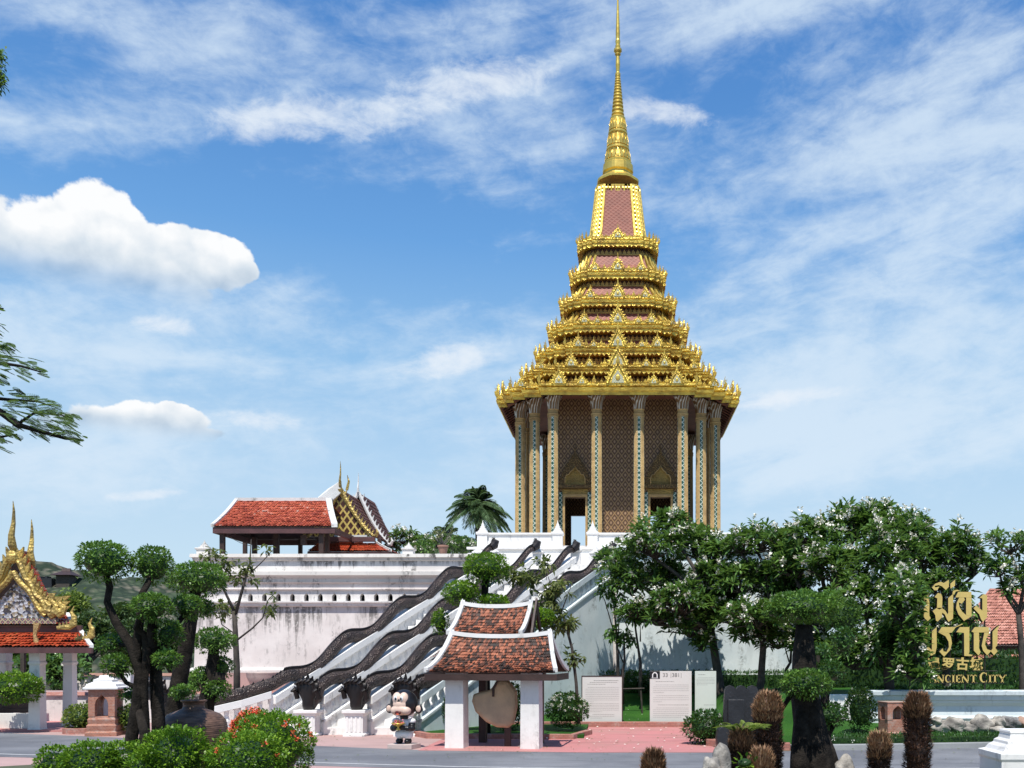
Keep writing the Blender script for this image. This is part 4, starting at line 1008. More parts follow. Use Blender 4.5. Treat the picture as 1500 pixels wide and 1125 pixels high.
# ------------------------------------------------------------------ gate pavilion at the left edge
gt = thing('gate_pavilion', 'white pillared gate pavilion with red tiles and flamboyant golden gable beside the road', 'pavilion', (-17.6, 28, 0))
gx = (24-CX)/FX*28
ze = zf(948, 27.2); z2 = zf(926, 28.0); gr = (134-CX)/FX*27.2; gl = 2*gx-gr
f = slope((gl, 27.2, ze), (gr, 27.2, ze), (gl+.75, 28.0, z2), (gr-.75, 28.0, z2), .02); roof_part('skirt_roof', gt, f, 46, 6, 'tile_bright', .045)
f_ = slope((gr, 27.2, ze), (gr-1.9, 30.6, ze), (gr-.75, 28.0, z2), (gr-2.5, 30.2, z2), .02); roof_part('skirt_roof', gt, f_, 34, 6, 'tile_bright', .045)
b = MB(); edge_strip(b, f, 1, .13, .05); b.build('hip_mortar', M['ridge'], gt)
b = MB(); b.box(gl, gr, 27.2, 27.3, ze-.17, ze-.01); b.prism([(gr-.1, 27.3, ze-.17), (gr, 27.3, ze-.17), (gr-1.9, 30.6, ze-.17), (gr-2.0, 30.6, ze-.17)], (0, 0, .16)); b.build('fascia', M['maroon'], gt)
b = MB(); b.box(gl+.8, gr-.72, 27.95, 28.05, z2, z2+.2); b.prism([(gr-.82, 28.05, z2), (gr-.72, 28.05, z2), (gr-2.45, 30.3, z2), (gr-2.55, 30.3, z2)], (0, 0, .2)); b.build('upper_fascia', M['maroon'], gt)
z3 = z2+.2; z4 = zf(905, 28.2); gr2 = (106-CX)/FX*27.8
f6 = slope((gl+.9, 27.85, z3), (gr2, 27.85, z3), (gl+1.1, 28.4, z4+.1), (gr2-.5, 28.4, z4+.1), .01); roof_part('upper_skirt_roof', gt, f6, 34, 3, 'tile_bright', .04)
b = MB(); edge_strip(b, f6, 1, .12, .05); b.build('hip_mortar', M['ridge'], gt)
gz = zf(800, 28); gh = 1.25
for s in (-1, 1):
    fn = (lambda s: (lambda u, v: Vector((gx+s*gh*.86*(1-v), 28.1+.45*u, z4+.05+(gz-.15-z4)*v-.22*math.sin(PI*v)))))(s); roof_part('gable_roof', gt, fn, 24, 14, 'tile_bright', .04)
b = MB(); A_ = Vector((gx, 28.0, zf(852, 28))); b.prism([(gx-1.0, 28.0, z4-.02), (gx+1.0, 28.0, z4-.02), tuple(A_)], (0, .08, 0))
def mosaic_flowers():
    t = NT('mirror_flower_mosaic', .3, .2); v = t.vor(t.geo(), 13, 'F1', 'Color'); x = t.sep(v)[0]; d = t.vor(t.geo(), 13); t.col(t.ramp(x, [(0, (.05, .05, .09)), (.35, (.10, .08, .05)), (.55, (.38, .38, .42)), (.8, (.62, .60, .62)), (1, (.30, .20, .06))])).bump(d, .8, .04); return t.mat
M['flowers'] = mosaic_flowers(); b.build('pediment', M['flowers'], gt)
b = MB(); b.box(gx-1.25, gx+1.25, 27.85, 28.0, z4-.19, z4-.03); b.build('pediment_beam', lattice('blue_mosaic_beam', (.03, .05, .09), (.45, .36, .22), (.4, .18, .16), 6, .2, .4, .1, 1), gt)
def flamb(b, pts, s, sc=1.0):       # flame-edged barge board
    n = len(pts)
    b.tube(pts, [.10*sc]*n, 7, .7)
    for k in range(1, n-1):
        p = pts[k]; o = Vector((s*.75, 0, .66)); t_ = Vector((s*.5, 0, -.85))
        b.prism([p+o*.08*sc-t_*.09*sc, p+o*.08*sc+t_*.09*sc, p+o*.20*sc+t_*.02, p+o*.30*sc-t_*.12*sc], (0, .07, 0))
for s in (-1, 1):
    b = MB(); pts = [Vector((gx+s*(0+1.12*t_), 27.9, gz-.1+(z4+.12-gz)*t_-.24*math.sin(PI*t_)+.0)) for t_ in np.linspace(0, 1, 13)]; flamb(b, pts, s)
    pts2 = [Vector((gx+s*(.95*t_), 27.86, zf(838, 28)+(z4+.05-zf(838, 28))*t_-.05*math.sin(PI*t_*3))) for t_ in np.linspace(0, 1, 13)]; b.tube(pts2, .085, 6)
    pts3 = [Vector((gx+s*(.14+.98*t_), 27.82, gz-.45+(z4+.25-gz+.3)*t_-.1*math.sin(PI*t_)+.06*math.sin(t_*20))) for t_ in np.linspace(0, 1, 22)]; b.tube(pts3, [.07]*22, 6)
    b.build('barge_board', M['gold_old'], gt)
    b = MB(); o = Vector((gx+s*1.06, 27.85, z4+.05))     # tiered serpent tail at the foot
    for k, (dx, dz, hh) in enumerate(((.0, 0, .60), (.22, .02, .48), (-.2, .1, .45))):
        q = o+Vector((s*dx, 0, dz)); b.tube([q, q+Vector((s*.14, 0, .1)), q+Vector((s*.20, 0, hh*.45)), q+Vector((s*.06, 0, hh*.75)), q+Vector((s*.16, 0, hh*1.1))], [.14, .15, .10, .07, .01], 7, .6)
        for m_ in range(3): b.prism([q+Vector((s*.2, 0, .1+.15*m_)), q+Vector((s*.38, 0, .26+.15*m_)), q+Vector((s*.14, 0, .25+.15*m_))], (0, .05, 0))
    b.build('serpent_finial', M['gold_old'], gt)
    for (dx, dz, sc) in ((1.95, -.30, .75), (2.3 if s > 0 else 2.3, -.62, .75)):
        b = MB(); q = Vector((gx+s*dx, 27.6+.3*(dz < -.5)-.3, z4+dz)); b.tube([q+Vector((-s*.35, 0, -.02)), q, q+Vector((s*.16*sc, 0, .12*sc)), q+Vector((s*.18*sc, 0, .38*sc)), q+Vector((s*.06, 0, .56*sc)), q+Vector((s*.14, 0, .80*sc))], [.05, .09, .11, .08, .05, .01], 7, .6)
        for m_ in range(4): b.prism([q+Vector((-s*.3+s*.1*m_, 0, 0)), q+Vector((-s*.22+s*.1*m_, 0, 0)), q+Vector((-s*.30+s*.1*m_, 0, .13+.03*m_))], (0, .05, 0))
        b.build('serpent_finial', M['gold_old'], gt)
b = MB(); horn(b, (gx, 27.9, gz-.15), 1.45, .16, .09); b.ball((gx, 27.8, zf(817, 28)), .17, .12, .2, 10, 7); b.build('roof_finial', M['gold_old'], gt)
b = MB(); horn(b, (gx+.16, 28.5, gz-.55), 1.4, .12, .08); b.build('roof_finial', M['gold_old'], gt)
for (xc, yc, zb_, w) in ((-16.85, 27.75, 0, .36), (-16.62, 29.0, .06, .32), (2*gx+16.85, 27.75, 0, .36), (2*gx+16.62, 29.0, .06, .36)):
    b = MB()
    def sq(r, z): return [(xc-r, yc-r, z), (xc+r, yc-r, z), (xc+r, yc+r, z), (xc-r, yc+r, z)]
    h = ze-.1; b.loft([sq(w*.54, zb_), sq(w*.52, zb_+.06), sq(w*.48, zb_+.1), sq(w*.42, h-.42), sq(w*.50, h-.38), sq(w*.50, h-.33), sq(w*.43, h-.3), sq(w*.45, h)]); pl_ = b.build('pillar', M['pillar'], gt, bevel=.01)
b = MB(); cx_, cz_ = -16.9, ze-.25; b.tube([(cx_+.22, 27.5, ze-.05), (cx_+.16, 27.45, z3-.3), (cx_+.2, 27.5, z3+.05)], [.09, .05, .1], 6); b.build('eave_bracket', M['gold_tan'], gt)
b = MB(); b.box(-21, -15.9, 27.4, 31.5, 0, .055); b.build('floor_slab', M['plaza'], gt)
b = MB(); b.box(-20.5, -17.15, 27.95, 28.15, .056, .50); b.build('low_wall', M['pillar'], gt, bevel=.01)
b = MB(); b.box(-20.4, -17.2, 28.3, 28.6, .5, .62); b.box(-20.4, -17.2, 28.35, 28.5, .62, .95); b.build('dark_rail', M['wood'], gt)
for x in (-18.7, -19.6): b = MB(); b.box(x-.06, x+.06, 30, 30.12, .06, 2.4); b.build('inner_pillar', M['bark'], gt)
b = MB(); b.box(-17.3, -16.9, 30.8, 31.3, .06, .5); b.box(-17.2, -17.0, 30.9, 31.2, .5, .75); b.build('step_block', M['bark'], gt)
b = MB(); b.box(-19.0, -18.0, 27.3, 27.7, .056, .3); b.build('brown_block', M['clay'], gt)
# ------------------------------------------------------------------ foliage tools
def nrm(a): return a/np.maximum(np.linalg.norm(a, axis=-1, keepdims=True), 1e-9)
def leaves(c, d, L, w, droop=.15, fold=.12, mid=.55):
    n = len(c); d = nrm(d); r = nrm(rng.normal(size=(n, 3))); up = np.array([0, 0, 1.0])
    s = nrm(np.cross(d, up+.35*r)); nn = nrm(np.cross(s, d)); L = np.asarray(L).reshape(-1, 1)*np.ones((n, 1)); w = np.asarray(w).reshape(-1, 1)*np.ones((n, 1))
    m = c+d*L*mid
    v = np.stack([c, m+s*w*.5+nn*w*fold, c+d*L-up*L*droop, m-s*w*.5+nn*w*fold], 1)
    return v.reshape(-1, 3), (np.arange(n)[:, None]*4+np.arange(4)[None, :])
def cat(parts):
    vs = []; fs = []; o = 0
    for v, f in parts: vs.append(v); fs.append(f+o); o += len(v)
    return np.concatenate(vs), np.concatenate(fs)
def rosettes(c, ax, n=11, L=.32, w=.09):
    N = len(c); c = np.repeat(c, n, 0); ax = np.repeat(nrm(ax), n, 0); t = nrm(np.cross(ax, rng.normal(size=(len(ax), 3))))
    th = np.radians(rng.uniform(30, 95, len(c)))[:, None]; d = ax*np.cos(th)+t*np.sin(th)
    return leaves(c+d*L*.1, d, L*rng.uniform(.5, 1.25, len(c)), w*rng.uniform(.8, 1.2, len(c)), .12, .1, .62)
def flowers(c, ax, size=.07, k=7):
    N = len(c)*k; cc = np.repeat(c, k, 0)+nrm(rng.normal(size=(N, 3)))*size*1.1; dd = nrm(np.repeat(nrm(ax), k, 0)+rng.normal(size=(N, 3))*.7)
    out = []
    for q in range(3): out.append(leaves(cc, nrm(dd+rng.normal(size=(N, 3))*.9), size*1.1, size*.75, .05))
    return cat(out)
def branch(b, p, q, r0, r1, bend=.15, n=5, sides=6):
    p, q = Vector(p), Vector(q); L = (q-p).length; o1 = Vector((random.uniform(-1, 1), random.uniform(-1, 1), random.uniform(-.3, .6)))*L*bend
    pts = [p+(q-p)*(k/n)+o1*math.sin(PI*k/n)*(1+.3*random.uniform(-1, 1)) for k in range(n+1)]
    b.tube(pts, [r0+(r1-r0)*k/n for k in range(n+1)], sides)
def px_ball(px, py, rx, ry, d, rd=None):   # centre and radii in metres of a clump seen at that place and distance
    k = d/FX; return np.array(P(px, py, d)), np.array([rx*k, (rd if rd else rx)*k, ry*k])
def plumeria(label, base, fork, clusters, n_per, L=.32, flower=.22, r=.13, group='white flowering plumeria trees', bark='bark', leaf='plum', crown_seed=None, cat_='tree'):
    t = thing('plumeria_tree', label, cat_, base, 0, group); b = MB(); fk = Vector(fork)
    branch(b, base, fk, r*1.15, r*.8, .06, 5, 9); cs = []; axs = []
    for (c, rad) in clusters:
        n = int(n_per*2.6*(rad[0]*rad[2])/.9)+10; v = nrm(rng.normal(size=(n, 3))); v[:, 2] = np.where(v[:, 2] < -.5, -v[:, 2]*.6, v[:, 2]); k = rng.uniform(.12, 1, n)[:, None]**.5
        lump = 1+.16*np.sin(v[:, :1]*7+c[0]*3)+.12*np.sin(v[:, 2:]*9+c[0]); p = c+v*rad*k*lump; cs.append(p); axs.append(v*.8+np.array([0, 0, .75]))
        cv_ = Vector(c)-Vector((0, 0, rad[2]*.5)); branch(b, fk, cv_, r*.62, r*.34, .14)
        for j in range(min(len(p), 16)): branch(b, cv_, p[j]-np.array([0, 0, .05]), r*.28, r*.11, .14, 4, 5)
    b.build('trunk', M[bark], t, smooth=True)
    c = np.concatenate(cs); a = np.concatenate(axs); v, f = rosettes(c, a, 12, L, L*.27); np_build('crown', v, f, M[leaf], t)
    sel = rng.random(len(c)) < flower
    if sel.any(): v, f = flowers(c[sel]+nrm(a[sel])*L*.62+np.array([0, -.08, 0]), a[sel]+np.array([0, -.5, 0]), L*.27); np_build('blossoms', v, f, M['petal_w'], t)
    return t
def pad_leaves(c, rad, leaf=.06, dens=1.0, up=.25, bottom=.35):
    area = 4*PI*((rad[0]*rad[1])**1.6/3+2*(rad[0]*rad[2])**1.6/3)**(1/1.6); n = int(area/(leaf*leaf*.55)*3.0*dens)
    v = nrm(rng.normal(size=(n, 3))); keep = (v[:, 2] > -.35) | (rng.random(n) < bottom); v = v[keep]
    lump = 1+.05*np.sin(v[:, :1]*9+c[0]*5)+.05*np.sin(v[:, 2:]*11+c[2]*7)+.04*np.sin(v[:, 1:2]*13)
    k = (1-rng.random(len(v))[:, None]**2*.20)*lump; k = k*(1+ (rng.random(len(v))[:, None] < .03)*.10)
    p = c+v*rad*k; nn = nrm(v/rad); d = nn+rng.normal(size=v.shape)*.75+np.array([0, 0, up])
    return leaves(p, d, leaf*rng.uniform(.7, 1.3, len(v)), leaf*.55, .1)
def core(b, c, rad, s=.84): b.ball(c, rad[0]*s, rad[1]*s, rad[2]*s, 14, 9, .05)
def foliage_pad(name, c, rad, mat, parent, leaf=.06, dens=1.0, up=.25, bottom=.4):
    v, f = pad_leaves(c, rad, leaf, dens, up, bottom); o = np_build(name, v, f, M[mat], parent)
    return o
def topiary(label, base, trunks, pads, mat='topi', leaf=.055, group='clipped cloud pruned trees', bark='bark_dark', dens=1.0):
    t = thing('topiary_tree', label, 'tree', base, 0, group); b = MB()
    for path, r0, r1 in trunks:
        n = len(path); b.tube([Vector(p) for p in path], [r0+(r1-r0)*k/(n-1)+random.uniform(-.08, .08)*r0 for k in range(n)], 9)
    b.build('trunk', M[bark], t, smooth=True)
    for c, rad in pads:
        rad = rad*.90
        # leaf shell, then an added dark core that blocks the view through
        o = foliage_pad('foliage_pad', c, rad, mat, t, leaf, dens)
        b = MB(); core(b, c-np.array([0, 0, rad[2]*.02]), rad, .72); b.build('dark_core', M['topi_dk'], o)
    return t
def bush(label, c, rad, mat='bush', leaf=.06, flower=None, fl_n=0, fl_zone=None, name='bush', group=None, dens=1.0, up=.5, cat_='bush', fs=.03):
    t = thing(name, label, cat_, (c[0], c[1], c[2]-rad[2]), 0, group)
    v, f = pad_leaves(np.array(c), np.array(rad), leaf, dens, up, .6); np_build('foliage', v, f, M[mat], t)
    b = MB(); core(b, c, rad, .72); b.build('dark_core', M['topi_dk'], t)  # added solid dark core, stops see-through between the leaves
    if flower:
        n = fl_n; v = nrm(rng.normal(size=(n*6, 3))); v[:, 2] = abs(v[:, 2]); v[:, 1] = -abs(v[:, 1])
        if fl_zone is not None: v = v[[fl_zone(q) for q in v]]
        v = v[:n]; p = np.array(c)+v*np.array(rad)*1.02; vv, ff = flowers(p, v, fs, 9); np_build('blossoms', vv, ff, M[flower], t)
    return t
# ------------------------------------------------------------------ the plumeria grove on the lawn
def cl(lst, d): return [px_ball(px, py, rx, ry, d+dd) for px, py, rx, ry, dd in lst]
def gp(px, d, z): p = P(px, 960, d); return Vector((p.x, d, z))
plumeria('spreading plumeria at the left end of the grove, reaching over the stair wall', gp(1060, 31, .4), P(1042, 925, 31),
         cl([(960, 800, 52, 36, 0), (925, 850, 40, 42, .5), (985, 770, 30, 24, 0), (1020, 800, 36, 36, 1), (900, 825, 22, 26, 1), (1000, 885, 52, 34, -.5), (1040, 850, 34, 34, 0), (975, 850, 40, 34, 1), (935, 895, 26, 16, 0), (1010, 920, 34, 26, 0), (960, 905, 30, 20, 0), (1045, 900, 26, 26, 0), (1030, 945, 18, 18, 0), (1055, 815, 30, 28, 0), (1062, 880, 24, 30, 0)], 31), 44, .31, .18, .15)
plumeria('plumeria with a thin bent trunk in the middle of the lawn behind the black stones', gp(1108, 30, .35), P(1118, 930, 30),
         cl([(1110, 795, 42, 30, 0), (1085, 850, 38, 36, 0), (1140, 850, 44, 40, 0), (1110, 905, 46, 28, -1), (1070, 905, 24, 20, 0), (1170, 900, 34, 30, 0), (1150, 870, 34, 34, 0), (1090, 930, 24, 18, 0), (1140, 940, 26, 20, 0), (1150, 810, 30, 26, 0), (1085, 800, 24, 20, 0), (1130, 905, 40, 26, 0)], 30), 42, .31, .22, .12)
plumeria('tall plumeria in full white blossom at the centre of the grove', gp(1195, 29, .35), P(1200, 930, 29),
         cl([(1190, 790, 48, 34, 0), (1250, 775, 48, 36, 0), (1165, 830, 40, 34, 0), (1225, 835, 52, 44, -1), (1290, 765, 40, 30, 0), (1215, 900, 50, 40, 0), (1180, 940, 30, 24, 0)], 29), 44, .33, .26, .14)
plumeria('large plumeria whose dark leaves hide the first gold letters', gp(1300, 26.3, .25), P(1300, 950, 26.3),
         cl([(1300, 820, 50, 48, 0), (1330, 780, 34, 28, 1), (1270, 880, 50, 50, 0), (1322, 895, 30, 44, -2.2), (1290, 950, 56, 44, -.8), (1250, 960, 34, 40, -.2), (1338, 945, 20, 40, -2.4), (1336, 985, 24, 22, -2.4), (1354, 993, 12, 11, -2.6), (1320, 860, 30, 30, -1.5)], 26.8), 40, .32, .2, .15)
plumeria('plumeria standing behind the gold letters with blossoms above them', gp(1385, 29.5, .3), P(1385, 900, 29.5),
         cl([(1350, 815, 36, 40, 0), (1395, 810, 36, 36, 0), (1425, 830, 24, 30, 0), (1380, 862, 44, 34, 0), (1400, 920, 42, 44, 0), (1360, 950, 30, 34, 0), (1340, 905, 30, 40, 0)], 29.5), 40, .32, .24, .12, leaf='plum')
plumeria('airy plumeria at the right edge before the red tiled roofs', gp(1497, 26, .2), P(1492, 900, 26),
         cl([(1480, 800, 34, 22, 0), (1465, 835, 20, 18, 0), (1510, 850, 26, 24, 0), (1540, 810, 40, 30, 0), (1478, 865, 12, 12, 0)], 26), 24, .28, .3, .09, bark='bark')
plumeria('small plumeria in bloom on the deck right of the tiled pavilion', P(600, 812, 42), P(600, 800, 42), cl([(590, 790, 20, 14, 0), (612, 797, 18, 12, 0), (640, 798, 14, 10, 0), (577, 803, 10, 8, 0)], 42), 18, .32, .5, .06)
# slender trees with poles before the wall
def sparse(label, base, stems, clumps, d, leaf='olive', L=.22, r=.05, group='thin sparse young trees', n=9, droop=.5):
    t = thing('young_tree', label, 'tree', base, 0, group); b = MB()
    for path, r0, r1 in stems: b.tube([P(x, y, dd) for x, y, dd in path], [r0+(r1-r0)*k/(len(path)-1) for k in range(len(path))], 6)
    b.build('trunk', M['bark'], t, smooth=True); cs = []
    for px, py, rx, ry in clumps:
        c, rad = px_ball(px, py, rx, ry, d); m = max(2, int(n*rx*ry/60)); cs.append(c+rng.normal(size=(m, 3))*rad*.5)
    c = np.concatenate(cs); v, f = rosettes(c, np.tile([0, 0, -.4], (len(c), 1))+rng.normal(size=(len(c), 3))*.5, 7, L, L*.38); np_build('crown', v, f, M[leaf], t); return t
sparse('bare grey tree with a few drooping leaves before the left end of the great wall', gp(347, 27, 0), [([(347, 1040, 27), (347, 980, 27), (345, 930, 27), (343, 895, 27)], .10, .06), ([(343, 895, 27), (330, 868, 27), (312, 835, 27), (305, 810, 27)], .045, .012), ([(345, 900, 27), (356, 860, 27), (366, 825, 27), (368, 790, 27)], .05, .012), ([(366, 840, 27), (385, 822, 27), (400, 805, 27)], .02, .008),
        ([(348, 937, 27), (370, 920, 27), (385, 905, 27), (392, 880, 27), (403, 868, 27)], .03, .010), ([(330, 868, 27), (318, 850, 27), (312, 820, 27)], .02, .008), ([(346, 930, 27), (325, 915, 27), (318, 890, 27)], .02, .008), ([(368, 800, 27), (352, 795, 27), (338, 788, 27)], .012, .006)],
        [(308, 812, 10, 10), (325, 826, 18, 12), (362, 828, 10, 8), (345, 845, 16, 8), (312, 845, 6, 8), (330, 893, 12, 14), (306, 892, 8, 8), (395, 893, 10, 8), (404, 872, 5, 5), (372, 852, 6, 6), (386, 806, 5, 4), (393, 802, 5, 4)], 27, L=.20, n=7)
sparse('thin leaning tree with tufts of leaves rising behind the tiled stone shelter', gp(848, 26.4, .0), [([(848, 1060, 26.4), (844, 1000, 26.4), (838, 950, 26.4), (826, 905, 26.4), (812, 885, 26.4)], .055, .03), ([(812, 885, 26.4), (795, 872, 26.4), (770, 852, 26.4)], .022, .008), ([(815, 888, 26.4), (808, 862, 26.4), (800, 835, 26.4)], .022, .008), ([(822, 898, 26.4), (832, 870, 26.4), (840, 850, 26.4)], .02, .008), ([(800, 850, 26.4), (802, 820, 26.4)], .01, .005)],
       [(765, 842, 20, 10), (748, 845, 8, 8), (795, 825, 12, 8), (780, 850, 12, 8), (815, 858, 16, 12), (806, 872, 14, 10), (800, 895, 20, 18), (812, 915, 16, 14), (835, 912, 12, 10), (842, 965, 10, 12)], 26.4, 'olive', .22, n=8)
for k, (x0, y0, x1, y1, lab) in enumerate(((905, 1000, 898, 868, 'thin pole like young tree between the two info boards, left of the pair'), (912, 1012, 914, 930, 'thin straight young tree just right of the left info board'), (938, 1000, 928, 900, 'slanting young tree against the pale blue wall before the lawn hedge'), (1152, 1010, 1160, 930, 'slender young tree between the plumeria trunks on the lawn'))):
    d = 31.5; sparse(lab, gp(x0, d, .25), [([(x0, y0+20, d), (x0, y0-30, d), ((x0+x1)/2+2, (y0+y1)/2, d), (x1, y1, d)], .075, .03), ([((x0+x1)/2, (y0+y1)/2, d), (x1-12, y1+12, d), (x1-20, y1-5, d)], .025, .01), ([(x0, y0-60, d), (x1+10, y1+15, d)], .03, .01)], [(x1, y1, 14, 10), (x1-18, y1-4, 10, 8), (x1+10, y1+8, 9, 8)], d, 'plum', .24, n=7)
# props under the young trees
for px, lab in ((925, 'low wooden prop frame holding a young tree near the left info board'), (1085, 'low wooden prop frame before the hedge behind the black stones'), (1150, 'low wooden prop frame round a thin trunk on the lawn')):
    t = thing('tree_prop', lab, 'tree support', gp(px, 31.2, .3), 0, 'wooden props round the trees'); d = 31.2; x = P(px, 0, d).x
    for s in (-.3, .3):
        b = MB(); b.tube([(x+s*1.2, d, .2), (x+s, d, 1.15)], .03, 6); b.build('leg', M['bark'], t)
    b = MB(); b.tube([(x-.42, d-.03, 1.1), (x+.42, d-.03, 1.12)], .028, 6); b.build('crossbar', M['bark'], t)
# ------------------------------------------------------------------ cloud pruned trees in the foreground
d = 14.0
pads = [px_ball(px, py, rx, ry, dd) for px, py, rx, ry, dd in ((152, 823, 40, 32, d), (224, 829, 31, 30, d+.2), (222, 890, 30, 23, d-.3), (164, 945, 23, 15, d+.3), (247, 930, 22, 22, d+.1), (172, 975, 23, 18, d), (244, 966, 20, 14, d-.2), (275, 890, 24, 20, d+.8), (190, 1018, 14, 9, d+.2))]
T = lambda *a: [tuple(P(x, y, dd)) for x, y, dd in a]
topiary('tall cloud pruned tree with many round pads on crooked black trunks, left foreground', (P(198, 960, d).x, d, .3),
        [(T((196, 1150, d), (193, 1080, d), (201, 1030, d), (206, 985, d), (192, 945, d), (170, 912, d), (157, 882, d), (161, 860, d), (154, 835, d)), .095, .042), (T((214, 1150, d+.1), (212, 1060, d+.1), (210, 1010, d), (215, 960, d), (212, 930, d), (200, 920, d-.1), (205, 905, d-.2)), .08, .036),
         (T((235, 1140, d+.2), (232, 1050, d+.2), (228, 980, d+.2), (222, 930, d), (224, 895, d-.1)), .11, .05), (T((205, 985, d), (200, 950, d), (206, 900, d), (208, 870, d), (222, 845, d+.1)), .07, .045), (T((228, 980, d+.2), (240, 950, d+.1), (247, 930, d+.1)), .06, .04), (T((205, 1010, d), (185, 1000, d), (175, 985, d)), .04, .03), (T((230, 960, d+.2), (255, 920, d+.5), (272, 898, d+.8)), .06, .035), (T((203, 1040, d), (212, 1075, d-.2), (205, 1125, d-.2)), .05, .09), (T((192, 945, d), (175, 945, d+.2), (166, 948, d+.3)), .03, .025)], pads)
d = 16.0
topiary('cloud pruned tree with one broad mushroom pad on a thick leaning black trunk', (P(250, 960, d).x, d, .3), [(T((245, 1140, d), (252, 1060, d), (262, 1000, d), (274, 940, d), (283, 890, d), (287, 862, d)), .17, .08), (T((262, 1000, d), (252, 1010, d), (262, 1012, d-.3)), .08, .05)],
        [px_ball(290, 850, 44, 27, d), px_ball(300, 892, 16, 14, d+.4), px_ball(268, 1014, 18, 11, d-.4)], leaf=.055)
d = 18.0
topiary('squat cloud pruned tree with a round cap beside the foot of the serpent rail', (P(300, 960, d).x, d, .2), [(T((292, 1130, d), (298, 1060, d), (305, 1010, d), (312, 970, d), (314, 945, d)), .2, .08), (T((298, 1040, d), (318, 1000, d), (322, 985, d)), .16, .1)],
        [px_ball(314, 939, 31, 20, d), px_ball(322, 978, 20, 18, d+.2), px_ball(300, 993, 20, 17, d+.1), px_ball(283, 1000, 16, 16, d+.3), px_ball(318, 1010, 20, 16, d)], leaf=.055, mat='topi')
d = 25.6
topiary('round clipped tree with two balls of leaves rising behind the tiled stone shelter', (P(712, 960, d).x, d, .1), [(T((712, 1080, d), (711, 1000, d), (708, 920, d), (709, 880, d), (712, 840, d)), .13, .09), (T((708, 920, d), (690, 890, d), (680, 875, d)), .07, .05), (T((709, 910, d), (728, 890, d)), .05, .04), (T((711, 930, d), (740, 915, d), (768, 908, d)), .05, .04), (T((710, 950, d), (660, 930, d), (645, 920, d)), .05, .04)],
        [px_ball(712, 833, 36, 25, d), px_ball(676, 869, 29, 20, d-.2), px_ball(722, 884, 26, 14, d-.1), px_ball(772, 907, 26, 19, d+.1), px_ball(793, 905, 22, 14, d+.2), px_ball(645, 912, 13, 20, d+.1)], leaf=.075, mat='bush')
d = 13.5
topiary('cloud pruned tree with flat caps on a massive flared black trunk, right foreground', (P(1190, 960, d).x, d, .25), [(T((1200, 1180, d), (1196, 1125, d), (1188, 1070, d), (1180, 1020, d), (1178, 960, d), (1178, 915, d)), .32, .105), (T((1172, 1160, d-.2), (1172, 1110, d-.2), (1176, 1050, d-.1), (1180, 1000, d)), .14, .10), (T((1232, 1175, d), (1212, 1100, d), (1198, 1060, d)), .16, .08), (T((1182, 1000, d), (1160, 1015, d-.3), (1145, 1040, d-.3)), .05, .03)],
        [px_ball(1176, 890, 56, 26, d), px_ball(1180, 1002, 40, 23, d-.4), px_ball(1215, 880, 20, 16, d+.2), px_ball(1140, 897, 22, 12, d)], leaf=.052, mat='topi')
topiary('low clipped tree with dark shaggy pads right of the massive flared trunk', (P(1225, 960, 15).x, 15, .25), [(T((1215, 1140, 15), (1210, 1080, 15), (1208, 1040, 15), (1212, 990, 15)), .09, .05), (T((1210, 1080, 15), (1222, 1060, 15)), .05, .04), (T((1209, 1050, 15), (1198, 960, 15)), .05, .03)],
        [px_ball(1212, 985, 27, 20, 15), px_ball(1215, 1048, 27, 20, 15), px_ball(1198, 958, 20, 15, 15.2), px_ball(1235, 940, 16, 22, 15.3)], leaf=.055, mat='hedge')
# ------------------------------------------------------------------ foreground bushes
def pb(px, py, rx, ry, d): c, r = px_ball(px, py, rx, ry, d); return tuple(c), tuple(r)
for args in ((80, 1122, 26, 28, 13.0, 'small bright green bush at the bottom left beside the road', 'bush'), (132, 1119, 40, 31, 12.8, 'low bright green bush left of the crooked black trunk', 'bush'),
             (182, 1122, 34, 34, 13.2, 'bright green bush right at the foot of the crooked black trunk', 'bush'), (258, 1112, 50, 47, 12.6, 'rounded green bush just below the clay jar', 'bush'), (215, 1130, 30, 30, 12.4, 'small green bush between the black trunk and the jar', 'bush')):
    px, py, rx, ry, d, lab, mt = args; c, r = pb(px, py, rx, ry, d); bush(lab, c, (r[0], r[0]*.9, max(r[2], .1)), mt, .055, group='rounded green bushes in the foreground')
c, r = pb(402, 1095, 55, 52, 13.3); bush('round green bush with scattered orange red blossoms, right of the lighter bush', c, (r[0], r[0], r[2]), 'bush', .05, 'petal_r', 12, None, 'flowering_bush', 'flowering ixora bushes', fs=.028)
c, r = pb(375, 1078, 35, 38, 13.9); bush('round bush crowned with dense orange red blossoms beside the clay jar', c, (r[0], r[0], r[2]), 'bush', .05, 'petal_r', 46, lambda q: q[0] < .5, 'flowering_bush', 'flowering ixora bushes', fs=.03)
c, r = pb(362, 1118, 54, 46, 12.4); bush('light yellow green bush with few blossoms in the front row', c, (r[0], r[0], r[2]), 'bush', .055, 'petal_r', 5, None, 'flowering_bush', 'flowering ixora bushes', fs=.025)
# clay jar
d = 15.0; jx = P(284, 0, d).x; K = d/FX; zj = lambda py: zf(py, d)
t = thing('clay_jar', 'large squat brown ridged clay jar among the bushes at left', 'jar', (jx, d, .3))
pj = [(30, 1135), (36, 1120), (44, 1095), (46, 1080), (46.5, 1067), (44, 1055), (36, 1046), (24, 1041), (16, 1038), (14.5, 1034), (15, 1029), (18, 1027), (18.5, 1025.5), (15, 1025), (12.5, 1030), (12, 1050), (11, 1060)]
b = MB(); b.lathe([(w*K, zj(y)-.3) for w, y in pj], (0, 0, 0), 40); b.build('body', M['ceramic'], t, world=False, smooth=True)
